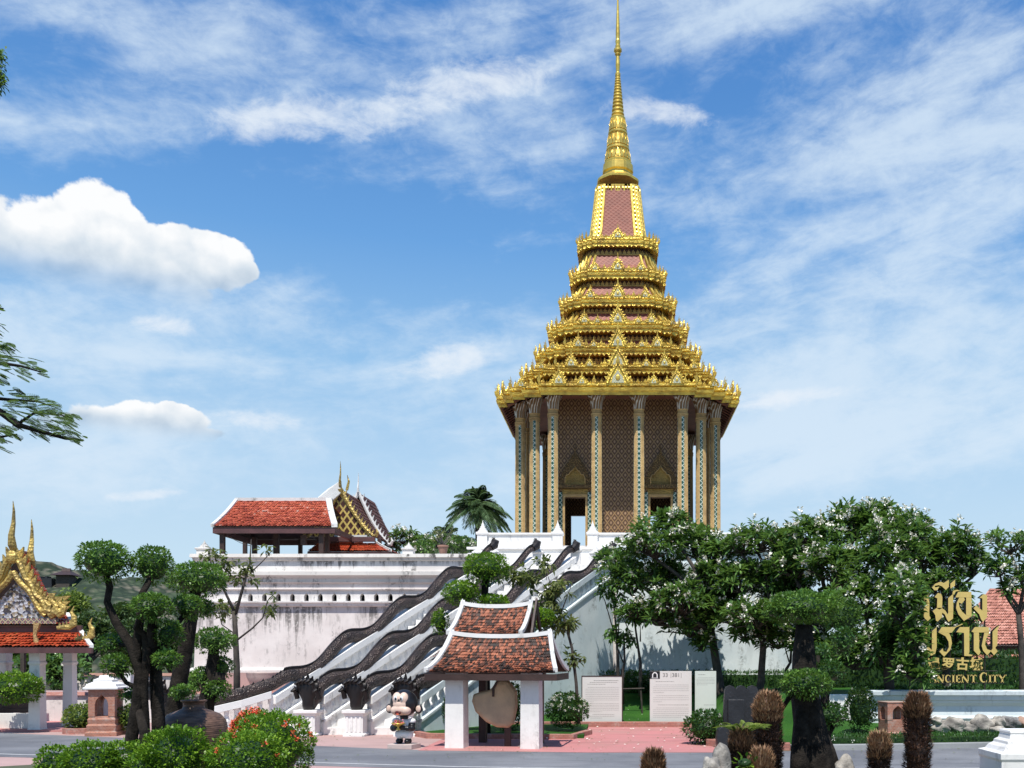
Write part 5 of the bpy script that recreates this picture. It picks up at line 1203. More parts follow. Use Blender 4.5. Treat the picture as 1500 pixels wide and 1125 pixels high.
# cycads with fibrous trunks
def cycad(label, px, pt, pb_, w, d, fronds=False, mat='fibre_dk', tip=True, cap=.3):
    x = P(px, 0, d).x; K = d/FX; zt = zf(pt, d); zb = zf(pb_, d); t = thing('cycad', label, 'cycad', (x, d, zb), 0, 'brown fibrous cycad trunks'); R_ = w*K/2*.88; h = zt-zb
    def sc(z0, z1, n, top):
        u = rng.uniform(0, 1, n); a = rng.uniform(0, 2*PI, n); z = z0+(z1-z0)*u
        rr = R_*np.where(z > zt-R_*1.6, np.sqrt(np.maximum(.03, 1-((z-(zt-R_*1.6))/(R_*1.6))**2)), 1.0)*(1+.05*np.sin(z*40)+.07*np.sin(a*3+z*9)+.05*np.sin(a*5-z*17)); c = np.stack([x+rr*np.cos(a)*.97, d+rr*np.sin(a)*.97, z], 1); o = np.stack([np.cos(a), np.sin(a), np.full(n, 1.5 if top else .55)], 1)+rng.normal(size=(n, 3))*.35
        return leaves(c, o, (.085 if top else .06)*rng.uniform(.5, 1.4, n), .016, -.1)
    b = MB(); b.lathe([(R_*.95, 0), (R_*.97, h*.3), (R_*.93, h*.6), (R_*.95, h-R_*1.6), (R_*.8, h-R_*.8), (R_*.45, h-R_*.25), (.01, h)], (x, d, zb), 16); b.build('trunk', M['fibre_dk'], t)
    n = int(h*R_*26000); v, f = sc(zb, zt-h*cap*.6, n, False); np_build('old_leaf_scales', v, f, M[mat], t)
    v, f = sc(zt-h*cap, zt-.01, int(n*cap*1.5), True); np_build('dry_fibre_cap', v, f, M['fibre'], t)
    if fronds:
        ps = []
        for k in range(9):
            a = (-2.6+.66*k) if k < 8 else 1.0; L = .34*random.uniform(.7, 1.1); dr = Vector((math.cos(a), math.sin(a)*.6, .35)).normalized(); cs = []; ds = []
            for q in range(26):
                u = (q+1)/26; p = Vector((x, d, zt-.03))+dr*L*u+Vector((0, 0, .16*u-.20*u*u)); s = Vector((-dr.y, dr.x, .25)).normalized()
                for sg in (-1, 1): cs.append(p); ds.append(s*sg+dr*.9)
            ps.append(leaves(np.array(cs), np.array(ds), .10, .016, .1))
        v, f = cat(ps); np_build('fronds', v, f, M['bush_y'], t)
    return t
cycad('tallest shaggy black cycad trunk with a rusty top, left of the massive black tree trunk', 1125, 1018, 1135, 40, 13.0, cap=.34)
cycad('short cycad trunk wearing a tuft of yellow green fronds', 1086, 1072, 1150, 36, 12.6, True, cap=.4)
cycad('small rusty brown cycad top poking up between two taller shaggy trunks', 1115, 1100, 1160, 34, 12.0, cap=.9)
cycad('tall shaggy cycad trunk standing before the brick lantern near the road', 1344, 1019, 1135, 36, 13.0, cap=.30)
cycad('short cycad trunk between the black tree trunk and the brick lantern', 1288, 1077, 1150, 30, 12.6, cap=.5)
cycad('lone little cycad top at the bottom edge in front of the pink plaza', 957, 1102, 1150, 31, 12.2, cap=.9)
# rocks and plant at the cycads
def rock(label, c, r, mat='rock', group=None, seed=1, name='rock', sub=14, amp=.22):
    b = MB(); rs = random.Random(seed); ph = [rs.uniform(0, 6) for _ in range(6)]; b.ball((0, 0, 0), 1, 1, 1, sub*2, sub)
    vs = []
    for x, y, z in b.v:
        k = 1+amp*(math.sin(3*x+ph[0])*math.cos(2.5*y+ph[1])+.5*math.sin(6*z+ph[2]+4*x)+.3*math.sin(9*y+ph[3]+5*z)); vs.append((c[0]+x*r[0]*k, c[1]+y*r[1]*k, c[2]+z*r[2]*k))
    b.v = vs; o = b.build(name, M[mat], smooth=True); return tag(o, label, 'rock', group)
p = P(1057, 1110, 11.8); rock('upright pale grey weathered rock beside the short fronded cycad', (p.x, p.y, p.z-.12), (.10, .12, .32), 'rock', None, 3, amp=.16)
p = P(1043, 1128, 11.7); rock('low pale grey rock leaning on the upright weathered one', (p.x, p.y, p.z-.1), (.14, .14, .26), 'rock', None, 5)
p = P(1236, 1125, 13.2); rock('small mossy round rock at the right foot of the massive trunk', (p.x, p.y, p.z-.08), (.16, .15, .22), 'rock', None, 8)
c, r = pb(1091, 1118, 14, 10, 11.9); bush('small bright fern like plant at the foot of the fronded cycad', c, r, 'bush', .09, dens=.25, up=1.2, name='small_plant', cat_='plant')
# white moulded post at bottom right
d = 15.0; x = P(1492, 0, d).x; t = thing('moulded_post', 'white moulded plinth shaped post at the bottom right corner', 'post', (x, d, 0))
b = MB(); hs = [(46, 1160), (46, 1112), (48, 1108), (48, 1100), (40, 1098), (36, 1092), (30, 1088), (29, 1084), (24, 1081), (22, 1074), (23, 1072), (22, 1069), (17, 1068)]
b.loft([[(x-w*d/FX*.9, d-w*d/FX*.9, zf(y, d)), (x+w*d/FX*.9, d-w*d/FX*.9, zf(y, d)), (x+w*d/FX*.9, d+w*d/FX*.9, zf(y, d)), (x-w*d/FX*.9, d+w*d/FX*.9, zf(y, d))] for w, y in hs]); b.box(x-.44, x+.44, d-.44, d+.44, 0, zf(1158, d)); b.build('moulded_block', M['plaster_clean'], t, bevel=.006)
# ------------------------------------------------------------------ hedges, shrubs and low plants
def hedge(label, pts, w, h, mat, leaf=.06, name='hedge', group='clipped hedges', z0=0.0, fl=0, dens=1.0):
    t = thing(name, label, 'hedge', (pts[0][0], pts[0][1], z0), 0, group); cs = []; ds = []
    for (x0, y0, *r0), (x1, y1, *r1) in zip(pts[:-1], pts[1:]):
        L = math.hypot(x1-x0, y1-y0); n = int(L*(w+2*h)/(leaf*leaf*.5)*dens); u = rng.random(n); s = rng.uniform(-1, 1, n); za = r0[0] if r0 else 0; zb = r1[0] if r1 else 0
        k = rng.random(n); side = k < h/(w+2*h)*1.3; yy = np.where(side, -w/2, s*w/2); zz = np.where(side, rng.random(n)*h, h)+rng.normal(size=n)*.03*min(1, h*3)
        nx, ny = -(y1-y0)/L, (x1-x0)/L
        if ny < 0: nx, ny = -nx, -ny
        cs.append(np.stack([x0+(x1-x0)*u+nx*yy, y0+(y1-y0)*u+ny*yy, z0+za+(zb-za)*u+zz], 1)); ds.append(np.stack([side*-nx+0*u, side*-ny*1.0+0*u, .6+.5*(1-side)], 1)+rng.normal(size=(n, 3))*.6)
    c = np.concatenate(cs); v, f = leaves(c, np.concatenate(ds), leaf*rng.uniform(.7, 1.4, len(c)), leaf*.4, .1); np_build('foliage', v, f, M[mat], t)
    b = MB()
    for (x0, y0, *r0), (x1, y1, *r1) in zip(pts[:-1], pts[1:]):
        za = r0[0] if r0 else 0; zb = r1[0] if r1 else 0; b.loft([[(x0, y0-w*.4, z0+za-.05), (x0, y0+w*.4, z0+za-.05), (x0, y0+w*.4, z0+za+h*.9), (x0, y0-w*.4, z0+za+h*.9)], [(x1, y1-w*.4, z0+zb-.05), (x1, y1+w*.4, z0+zb-.05), (x1, y1+w*.4, z0+zb+h*.9), (x1, y1-w*.4, z0+zb+h*.9)]])
    b.build('dark_core', M['topi_dk'], t)  # added dark filler inside the hedge, hides gaps in the foliage
    if fl:
        sel = c[rng.choice(len(c), fl)]; v, f = flowers(sel+np.array([0, -.02, .03]), np.tile([0, -.5, 1], (fl, 1)), .03, 4); np_build('blossoms', v, f, M['petal_w'], t)
    return t
hedge('dark hedge along the foot of the pale blue wall behind the info boards', [(-3.0, 34.0), (6.8, 34.0)], .5, .62, 'hedge', .10, z0=.95)
hedge('low grassy hedge strip along the road kerb in front of the sign wall', [(4.4, 22.9), (6.5, 22.95), (9.4, 23.4), (15, 24.6)], .7, .26, 'hedge', .075, fl=10)
hedge('tall dark hedge closing the lawn behind the gold letters', [(7.2, 34.5), (23, 33)], 1.0, 1.75, 'topi_dk', .15, z0=.5)
hedge('dark hedge just behind the long white sign wall', [(6.6, 26.6), (12, 26.4), (17, 26.6)], .6, 1.25, 'hedge', .11)
hedge('dark hedge under the plumeria grove behind the brick lantern', [(5.0, 27.2), (8.0, 26.2)], .9, .95, 'topi_dk', .12)
for (px, py, rx, ry, d, lab, mt, fl) in ((830, 1040, 30, 24, 26.5, 'dark shrub dotted with tiny white flowers left of the left info board', 'hedge', 40), (925, 998, 16, 14, 33.0, 'white flowering shrub against the pale wall between the boards', 'hedge', 14), (955, 1002, 20, 12, 33.0, 'dark low shrub beside the white flowering one against the wall', 'topi_dk', 0), (1036, 1066, 34, 24, 23.6, 'rounded green shrub in the kerbed corner beside the pink plaza', 'hedge', 3), (1260, 1040, 22, 32, 23.6, 'dark spiky shrub left of the brick lantern', 'topi_dk', 0), (665, 1040, 15, 30, 25.8, 'dark shrub glimpsed behind the left shelter pillar', 'topi_dk', 0), (745, 1035, 22, 35, 26.5, 'dark shrub glimpsed behind the hanging stone', 'topi_dk', 0),
                                         (118, 1052, 24, 19, 27.0, 'yellow green shrub in a brick ring left of the brick lantern', 'bush_y', 0), (192, 1052, 22, 18, 26.6, 'pale green shrub right of the brick lantern at left', 'bush_y', 0), (20, 1008, 40, 22, 27.0, 'leafy pale shrub inside the gate pavilion', 'bush', 0), (1235, 905, 28, 28, 24.5, 'shaggy dark shrub crown in front of the big plumeria', 'plum', 0)):
    c, r = pb(px, py, rx, ry, d); bush(lab, c, (r[0], r[0]*.8, r[2]), mt, .085 if d > 20 else .06, 'petal_w' if fl else None, fl, None, 'shrub', 'shrubs about the garden', cat_='shrub', fs=.03)
c, r = pb(118, 1078, 25, 5, 26.9); b = MB(); b.lathe([(.50, 0), (.50, .16), (.42, .17), (.42, .1)], (c[0], 27.0, 0), 20); tag(b.build('planter_ring', M['kerb_brick']), 'low round brick planter ring under the yellow green shrub', 'planter')
# trees behind the gate pavilion and at the foot of the hill
def mass_tree(label, px, py, rx, ry, d, mat, n=1.0, leaf=.22, fl=0, nc=7, group='trees between the gate and the hill', trunk=True):
    t = thing('garden_tree', label, 'tree', gp(px, d, 0), 0, group); b = MB(); c, rad = px_ball(px, py, rx, ry, d); base = gp(px, d, 0); fk = Vector((base.x, d, max(.5, c[2]-rad[2]*.9))); b.tube([base, fk], [.16, .11], 7); ps = []; tips = []
    for k in range(nc):
        v = nrm(rng.normal(size=3)); v[2] = abs(v[2])*.9-.15; cc = c+v*rad*.62; rr = rad*rng.uniform(.38, .58); vv, ff = pad_leaves(cc, rr, leaf, .42*n, .3, .7); ps.append((vv, ff)); branch(b, fk, cc, .09, .03); tips.append(cc+nrm(v*np.array([1, 1, 1]))*rr*.9)
        m = 90; q = cc+rng.normal(size=(m, 3))*rr*.62; ps.append(leaves(q, rng.normal(size=(m, 3)), leaf*1.2, leaf*.6))
    b.build('trunk', M['bark'], t, smooth=True); v, f = cat(ps); np_build('crown', v, f, M[mat], t)
    if fl:
        i = rng.choice(len(v), fl); vv, ff = flowers(v[i]+np.array([0, -.1, .05]), np.tile([0, -1, .6], (fl, 1)), .075, 5); np_build('blossoms', vv, ff, M['petal_w'], t)
    return t
mass_tree('yellow green bushy tree right behind the golden gable of the gate', 112, 900, 32, 34, 48, 'bush_y')
mass_tree('mid green tree with white blossoms behind the gate roof corner', 130, 935, 42, 40, 40, 'distant', fl=16)
mass_tree('dark plumeria thicket with white blossoms under the gate roof', 95, 980, 60, 40, 36, 'plum', fl=22, n=1.2)
mass_tree('pale green tree between the crooked topiary and the white platform', 200, 945, 46, 38, 42, 'distant', fl=14)
mass_tree('bushy tree close to the left corner of the white platform', 255, 955, 30, 42, 41, 'distant', fl=6)
mass_tree('dark tree behind the gate pavilion at the far left', 15, 960, 50, 40, 38, 'plum', fl=6)
mass_tree('tuft of a tree top showing left of the golden gable', 10, 880, 24, 22, 44, 'distant')
mass_tree('low tree on the hill foot between the two tall topiary pads', 185, 905, 36, 20, 60, 'distant', leaf=.3)
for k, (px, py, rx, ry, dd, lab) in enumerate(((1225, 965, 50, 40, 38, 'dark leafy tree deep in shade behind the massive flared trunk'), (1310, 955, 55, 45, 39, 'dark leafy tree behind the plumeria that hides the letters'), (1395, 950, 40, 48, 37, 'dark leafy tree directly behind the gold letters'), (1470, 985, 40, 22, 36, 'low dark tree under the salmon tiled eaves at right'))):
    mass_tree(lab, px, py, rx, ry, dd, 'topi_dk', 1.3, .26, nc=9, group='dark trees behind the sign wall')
# palms on the deck
def palm(label, px, py, base_y, d, rad, nf=26, group='palms behind the platform', trunk=.16, zb=ZD):
    c = np.array(P(px, py, d)); t = thing('palm_tree', label, 'palm', (c[0], d, zb), 0, group); b = MB(); b.tube([(c[0], d, zb), (c[0]+.05, d, (zb+c[2])/2), tuple(c)], [trunk*1.2, trunk, trunk], 9); b.build('trunk', M['bark'], t, smooth=True); R_ = rad*d/FX; ps = []; st = MB()
    for k in range(nf):
        a = 2*PI*k/nf*2.4+rng.uniform(-.2, .2); el = rng.uniform(-.45, 1.45); L = R_*rng.uniform(.8, 1.08); dh = np.array([math.cos(a), math.sin(a), 0]); cs = []; ds = []; pts = []
        for q in range(1, 25):
            u = q/24; p = c+dh*L*(math.cos(el)*u)+np.array([0, 0, L*(math.sin(el)*u-.55*u*u*(.6+math.cos(el)*.5))]); pts.append(p); tg = dh*math.cos(el)+np.array([0, 0, math.sin(el)-1.1*u*(.6+math.cos(el)*.5)]); s = np.array([-dh[1], dh[0], 0])
            for sg in (-1, 1): cs += [p, p+tg*L*.02]; ds += [s*sg+tg*.7+np.array([0, 0, .25]), s*sg+tg*.7+np.array([0, 0, -.15])]
        st.tube(pts[::3], .018, 4); ps.append(leaves(np.array(cs), np.array(ds), R_*.30*np.repeat(np.sin(np.linspace(.5, 2.9, 24)), 4), R_*.036, .25))
    v, f = cat(ps); np_build('crown', v, f, M['palm'], t); st.build('frond_stems', M['palm'], t); return t
palm('feathery date palm rising just left of the golden hall', 700, 742, 800, 44, 48, 60)
palm('low date palm left of the tall one on the deck', 655, 788, 806, 47, 36, 30)
palm('low wide palm half hidden behind the blossoming deck shrubs', 630, 797, 806, 49, 30, 24)
palm('small dark palm at the foot of the tall palm', 694, 800, 808, 43, 24, 14)
for (px, py, rx, ry, lab) in ((672, 800, 24, 12, 'dark green shrub on the deck below the palms'), (615, 805, 20, 9, 'pale blossoming shrub on the deck beside the parapet post')):
    c, r = pb(px, py, rx, ry, 41.0); bush(lab, c, (r[0], r[0], r[2]), 'plum', .16, 'petal_w', 12, None, 'shrub', 'shrubs on the deck', cat_='shrub', fs=.06)
d = 35.2; c = P(649, 812, d); t = thing('potted_plant', 'small clay pot with a reddish leafless shrub on the platform edge', 'potted plant', (c.x, d, c.z))
b = MB(); b.lathe([(.13, 0), (.18, .26), (.21, .27), (.21, .33), (.17, .33), (.15, .2)], (0, 0, 0), 14); b.build('pot', M['clay'], t, world=False)
b = MB(); cc = []
for k in range(16):
    a = rng.uniform(0, 6.28); q = Vector((math.cos(a)*.35, math.sin(a)*.2, .7+rng.uniform(-.15, .2))); branch(b, (0, 0, .3), q, .015, .006, .2, 4, 4); cc.append(tuple(q))
b.build('stems', M['bark_pale'], t, world=False); v, f = rosettes(np.repeat(np.array(cc), 3, 0)+rng.normal(size=(48, 3))*.05, rng.normal(size=(48, 3)), 6, .09, .04); np_build('leaves', v, f, M['olive'], t, world=False)
# potted shrub on the upper steps, right of the door
c = P(905, 805, 35.6); t = thing('potted_plant', 'reddish potted shrub with white buds in front of the hall steps', 'potted plant', (c.x, 35.6, ZD+.3)); b = MB(); b.lathe([(.16, 0), (.22, .3), (.25, .31), (.25, .36), (.2, .36)], (0, 0, -.3), 14); b.build('pot', M['clay'], t, world=False); b = MB(); cc = []
for k in range(18):
    a = rng.uniform(0, 6.28); q = Vector((math.cos(a)*.5, math.sin(a)*.3, .5+rng.uniform(-.15, .35))); branch(b, (0, 0, 0), q, .015, .006, .2, 4, 4); cc.append(tuple(q))
b.build('stems', M['bark_pale'], t, world=False); v, f = rosettes(np.repeat(np.array(cc), 2, 0), rng.normal(size=(36, 3)), 6, .13, .05); np_build('leaves', v, f, M['olive'], t, world=False)
# tree reaching in from the left edge: trunk beyond the picture, feathery twigs in it
t = thing('flame_tree', 'feathery leaved tree reaching its branches in from the left edge of the sky', 'tree', P(-260, 960, 9)-Vector((0, 0, HC))); b = MB(); D_ = 9.0
b.tube([P(-260, 960, D_)-Vector((0, 0, HC)), P(-262, 900, D_), P(-250, 750, D_), P(-235, 650, D_), P(-200, 560, D_)], [.24, .2, .17, .14, .09], 9)
arms = [([(-235, 650), (-120, 570), (-40, 580), (0, 603), (25, 622), (60, 632), (95, 642), (122, 645)], .05), ([(-120, 570), (-40, 535), (0, 532), (30, 536), (60, 545)], .03), ([(-200, 560), (-100, 520), (-30, 505), (10, 508), (22, 514)], .03), ([(-235, 650), (-60, 640), (-10, 642), (25, 636)], .03), ([(-200, 560), (-80, 470), (-20, 450), (5, 452)], .03), ([(-40, 580), (10, 585), (55, 588), (85, 598)], .02), ([(25, 622), (50, 605), (90, 608), (108, 618)], .015), ([(-200, 560), (-60, 200), (-20, 110), (0, 95)], .04)]
tips = []
for pts, r0 in arms: b.tube([P(x, y, D_) for x, y in pts], [r0*(1-.8*k/(len(pts)-1)) for k in range(len(pts))], 6)
ends = [(122, 645, 12, 6), (105, 640, 30, 8), (90, 632, 20, -8), (75, 628, 30, 8), (60, 640, 20, 12), (95, 610, 24, 8), (80, 598, 28, 4), (60, 590, 25, -6), (40, 588, 30, -4), (108, 618, 20, 10), (85, 615, 25, 6), (45, 605, 25, 8), (65, 612, 25, 4), (20, 590, 25, 0), (15, 605, 25, 6), (25, 622, 18, 10),
        (60, 545, 18, 6), (45, 535, 26, 8), (40, 548, 20, 10), (20, 530, 25, 4), (5, 528, 22, 2), (22, 514, 12, 8), (5, 506, 20, -2), (0, 515, 20, 4), (10, 550, 16, 6), (5, 555, 18, 8), (25, 636, 16, 10), (10, 640, 20, 14), (0, 655, 30, 10), (5, 630, 26, 4), (-5, 570, 14, 6), (0, 450, 14, 4), (3, 478, 6, 4), (-4, 490, 10, 4), (30, 575, 20, 2), (50, 625, 26, 10), (110, 630, 22, 10)]
ps = []; st = MB()
for (x, y, l, dy) in ends:
    for rep in range(8):
        o = P(x+random.uniform(-16, 3)-l*.3, y-dy*.5+random.uniform(-9, 6), D_+random.uniform(-.6, .6)); a = random.uniform(-.5, .5); L = l/FX*D_*random.uniform(.45, .95); tg = Vector((math.cos(a), math.sin(a)*.8, -dy/max(l, 8)*.8+random.uniform(-.1, .15))).normalized(); cs = []; ds = []
        sd_ = Vector((-tg.y, tg.x, random.uniform(-.6, .6))).normalized(); pts = []
        for q in range(11):
            u = (q+1)/11; p = o+tg*L*u+Vector((0, 0, -.10*L*u*u)); pts.append(p)
            for sg in (-1, 1):
                ln = .045*math.sin(.5+u*2.3)
                for w_ in range(5): cs.append(p+(sd_*sg+tg*.35)*ln*(w_+.5)/5); ds.append((tg+sd_*sg*.3)); 
        b.tube(pts[::4]+[pts[-1]], .003, 3); ps.append(leaves(np.array(cs), np.array(ds), .013, .0055, .2))
for k in range(22):
    o = np.array(P(random.uniform(-30, 6), random.uniform(75, 140), D_)); n = 30; ps.append(leaves(o+rng.normal(size=(n, 3))*.02, rng.normal(size=(n, 3))+np.array([.3, 0, -.4]), .05, .02))
v, f = cat(ps); np_build('crown', v, f, M['feather'], t); b.build('trunk', M['bark_dark'], t)
# ------------------------------------------------------------------ tiled shelter with the hanging stone
sh_x = P(727, 0, 22.9).x; SH = thing('tiled_shelter', 'small shelter with two old tiled roofs on thick white pillars beside the road', 'shelter', (sh_x, 22.9, 0), R(-6))
kx = 22.6/FX
def lx(px): return (px-727)*kx
ze = zf(986, 22.3)
for px, yy in ((671, 0), (783, 0)):
    b = MB(); w = .225; x = lx(px)
    def sq(r, z): return [(x-r, -.25-r, z), (x+r, -.25-r, z), (x+r, -.25+r*1.2, z), (x-r, -.25+r*1.2, z)]
    b.loft([sq(w*1.02, 0), sq(w, .12), sq(w*.96, ze)]); b.build('pillar', M['pillar'], SH, world=False, bevel=.012)
for px in (690, 780):
    b = MB(); x = lx(px); b.box(x-.09, x+.09, 1.0, 1.18, 0, 2.3); b.build('rear_pillar', M['wood'], SH, world=False)
def saddle(x0, x1, ya, yb, z_e, z_r, xr0, xr1, nu, nv, nm, sag):
    ym = (ya+yb)/2
    def fn(u, v): v_ = v; s = math.sin(PI*v_)*sag; return Vector(((x0+(x1-x0)*u)*(1-v_)+(xr0+(xr1-xr0)*u)*v_, ya+(ym-ya)*v_**.9, z_e+(z_r-z_e)*(v_**1.25)-s*.3+.035*(2*u-1)**2))
    def fb(u, v): p = fn(1-u, v); return Vector((p.x, 2*ym-p.y, p.z))
    for g_, ft in ((fn, 'front'), (fb, 'rear')):
        b = MB(); tiles(b, g_, nu, nv, .03, .25); b.mi = 1; under(b, g_); b.build(nm, [M['tile_old'], M['wood']], SH, world=False, recalc=False)
    b = MB(); ss = [fn(u, 1)+Vector((0, 0, .02)) for u in np.linspace(0, 1, 9)]
    for k, p in enumerate(ss): p.z += .05*(abs(k-4)/4)**3
    b.loft([[p+Vector((0, -.06, -.05)), p+Vector((0, .06, -.05)), p+Vector((0, .04, .05)), p+Vector((0, -.04, .05))] for p in ss])
    for g_ in (fn, fb):
        for u in (0, 1):
            pts = [g_(u, v) for v in np.linspace(0.02, 1, 11)]
            for k, p in enumerate(pts): p.z += .05+(.06*(k/10)**6)
            s = -.05 if (u == 0) == (g_ is fn) else .05
            b.loft([[p+Vector((-.05, 0, -.06)), p+Vector((.05, 0, -.06)), p+Vector((.05, 0, .04)), p+Vector((-.05, 0, .04))] for p in pts])
    for u in (0, 1):
        p = fn(u, 1); b.tube([p+Vector((0, 0, -.05)), p+Vector((0, 0, .07)), p+Vector(((u*2-1)*.02, 0, .18))], [.07, .05, .01], 6)
    b.build('ridge_and_verges', M['ridge'], SH, world=False); return fn
f1_ = saddle(lx(633), lx(824), -.75, 1.0, ze, zf(933, 22.9), lx(658), lx(806), 46, 15, 'lower_roof', .22)
b = MB(); b.box(lx(632), lx(826), -.76, -.70, ze-.17, ze-.02); b.box(lx(826)-.06, lx(826), -.70, 1.0, ze-.17, ze-.02); b.box(lx(632), lx(632)+.06, -.70, 1.0, ze-.17, ze-.02); b.build('fascia', M['wood'], SH, world=False)
f2_ = saddle(lx(643), lx(756), .55, 2.0, zf(931, 23.5), zf(889, 24.1), lx(655), lx(764), 30, 11, 'upper_roof', .15)
b = MB(); 
for s_, xx in ((1, lx(800)), (-1, lx(662))): b.prism([(xx, -.55, ze+.05), (xx, .80, ze+.05), (xx, .12, zf(940, 22.9))], (.03, 0, 0))
b.prism([(lx(757), .7, zf(933, 23.5)), (lx(757), 1.85, zf(933, 23.5)), (lx(757), 1.27, zf(893, 24.1))], (.03, 0, 0)); b.build('gable_board', M['wood'], SH, world=False)
b = MB(); b.prism([(lx(771), 1.27+.0, zf(889, 24.1)+.22), (lx(771), .55, zf(931, 23.5)), (lx(771), .75, zf(931, 23.5)), (lx(771), 1.25, zf(900, 24.1)), (lx(771), 1.8, zf(931, 23.5)), (lx(771), 2.0, zf(931, 23.5))], (.05, 0, 0)); b.build('barge_board', M['wood'], SH, world=False)
b = MB(); fs_ = slope((lx(612), .7, zf(965, 23.6)), (lx(650), .7, zf(958, 23.6)), (lx(622), 1.5, zf(948, 24.4)), (lx(650), 1.4, zf(945, 24.4))); tiles(b, fs_, 8, 6, .03, .2); b.mi = 1; under(b, fs_, 4, .05); b.build('rear_skirt_roof', [M['tile_old'], M['wood']], SH, world=False, recalc=False)
b = MB(); b.box(lx(648), lx(800), .05, .2, ze-.10, ze+.0); b.box(lx(650), lx(760), 1.0, 1.15, 2.3, 2.42); b.box(lx(650), lx(656), .8, 1.9, 2.1, zf(931, 23.5)); b.build('tie_beam', M['wood'], SH, world=False)
# the stone
d = 22.95; SY = .12
outline = [(745, 996), (757, 1012), (758, 1035), (753, 1060), (745, 1066), (728, 1065), (712, 1057), (697, 1042), (692, 1027), (694, 1017), (705, 1013), (718, 1010), (726, 1003), (731, 994)]
st_ = thing('hanging_stone', 'ochre gong stone slab hanging between the white shelter pillars', 'stone slab', P(727, 1066, d))
b = MB(); cen = P(728, 1033, d); rings = []
for dy, s in ((-.16, .80), (-.14, .93), (-.06, 1.0), (.06, 1.0), (.14, .93), (.16, .8)):
    rings.append([cen+(P(x, y, d)-cen)*s+Vector((0, dy, 0)) for x, y in outline])
b.loft(rings); b.build('slab', M['stone_y'], st_, smooth=False, bevel=.02)
b = MB(); b.tube([P(736, 985, d)-Vector((0, .2, 0)), P(731, 996, d)-Vector((0, .2, 0)), P(724, 1008, d)-Vector((0, .19, 0)), P(724, 1020, d)-Vector((0, .18, 0))], [.02, .03, .035, .03], 6); b.tube([P(736, 985, d)-Vector((0, .2, 0)), P(745, 986, d), P(742, 998, d)], .03, 6); b.build('chain', M['wood'], st_)
b = MB(); p = P(744, 0, d+.1); b.box(p.x-.075, p.x+.075, d, d+.15, 0, zf(1064, d)); tag(b.build('wooden_prop', M['wood'], bevel=.01), 'short square wooden prop under the hanging stone', 'post')
# ------------------------------------------------------------------ monkey figure
d = 22.6; mx_ = P(592, 0, d).x; mk = thing('monkey_statue', 'painted cartoon monkey statue in white clothes holding a golden bowl of flowers', 'statue', (mx_, d, 0), R(-14)); k = d/FX
def mz(py): return zf(py, d)
b = MB(); b.box(-.31, .31, -.25, .25, 0, mz(1089)); b.build('plinth', M['clay_pale'], mk, world=False, bevel=.015)
def lump(name, parts, mat, parent=None, lvl=True):
    b = MB()
    for c, r in parts: b.ball(c, r[0], r[1], r[2], 18, 12)
    o = b.build(name, M[mat], parent or mk, world=False, smooth=True)
    md = o.modifiers.new('remesh', 'REMESH'); md.mode = 'VOXEL'; md.voxel_size = .016; md.use_smooth_shade = True
    ms = o.modifiers.new('smooth', 'SMOOTH'); ms.iterations = 5; return o
zf0 = mz(1089)
body = lump('body', [((0, 0, mz(1030)), (.335, .29, .325)), ((-.11, -.02, zf0+.06), (.085, .12, .07)), ((.11, -.02, zf0+.06), (.085, .12, .07)), ((-.11, 0, zf0+.12), (.07, .07, .1)), ((.11, 0, zf0+.12), (.07, .07, .1)), ((0, 0, mz(1064)), (.17, .14, .16)), ((0, 0, mz(1052)), (.1, .09, .12)),
                     ((.21, -.02, mz(1060)), (.085, .085, .09)), ((.245, -.08, mz(1066)), (.075, .09, .08)), ((.18, -.18, mz(1066)), (.075, .075, .065)), ((.10, -.22, mz(1065)), (.07, .06, .055)), ((-.21, -.02, mz(1060)), (.085, .085, .09)), ((-.245, -.08, mz(1066)), (.075, .09, .08)), ((-.18, -.18, mz(1067)), (.075, .075, .065)), ((-.10, -.22, mz(1066)), (.07, .06, .055)),
                     ((0, .20, zf0+.32), (.06, .08, .06))], 'black')
lump('trousers', [((0, 0, mz(1074)), (.19, .17, .12)), ((-.11, 0, zf0+.22), (.115, .13, .13)), ((.11, 0, zf0+.22), (.115, .13, .13))], 'white')
lump('shirt', [((0, .0, mz(1060)), (.185, .16, .13)), ((-.2, -.01, mz(1056)), (.10, .10, .075)), ((.2, -.01, mz(1056)), (.10, .10, .075))], 'white')
for i in range(4):
    for s in (-1, 1):
        b = MB(); b.tube([(s*(.13-.035*i), -.20, mz(1066)), (s*(.10-.035*i), -.27, mz(1064.5)), (s*(.085-.03*i), -.275, mz(1061))], [.024, .022, .017], 7); b.build('finger', M['black'], body, world=False, smooth=True)
face = lump('face', [((-.085, -.185, mz(1023)), (.115, .11, .155)), ((.085, -.185, mz(1023)), (.115, .11, .155)), ((0, -.17, mz(1039)), (.25, .145, .135)), ((-.12, -.17, mz(1040)), (.135, .13, .115)), ((.12, -.17, mz(1040)), (.135, .13, .115)), ((0, -.205, mz(1031)), (.17, .09, .12)), ((-.1, -.19, mz(1031)), (.09, .09, .1)), ((.1, -.19, mz(1031)), (.09, .09, .1))], 'face')
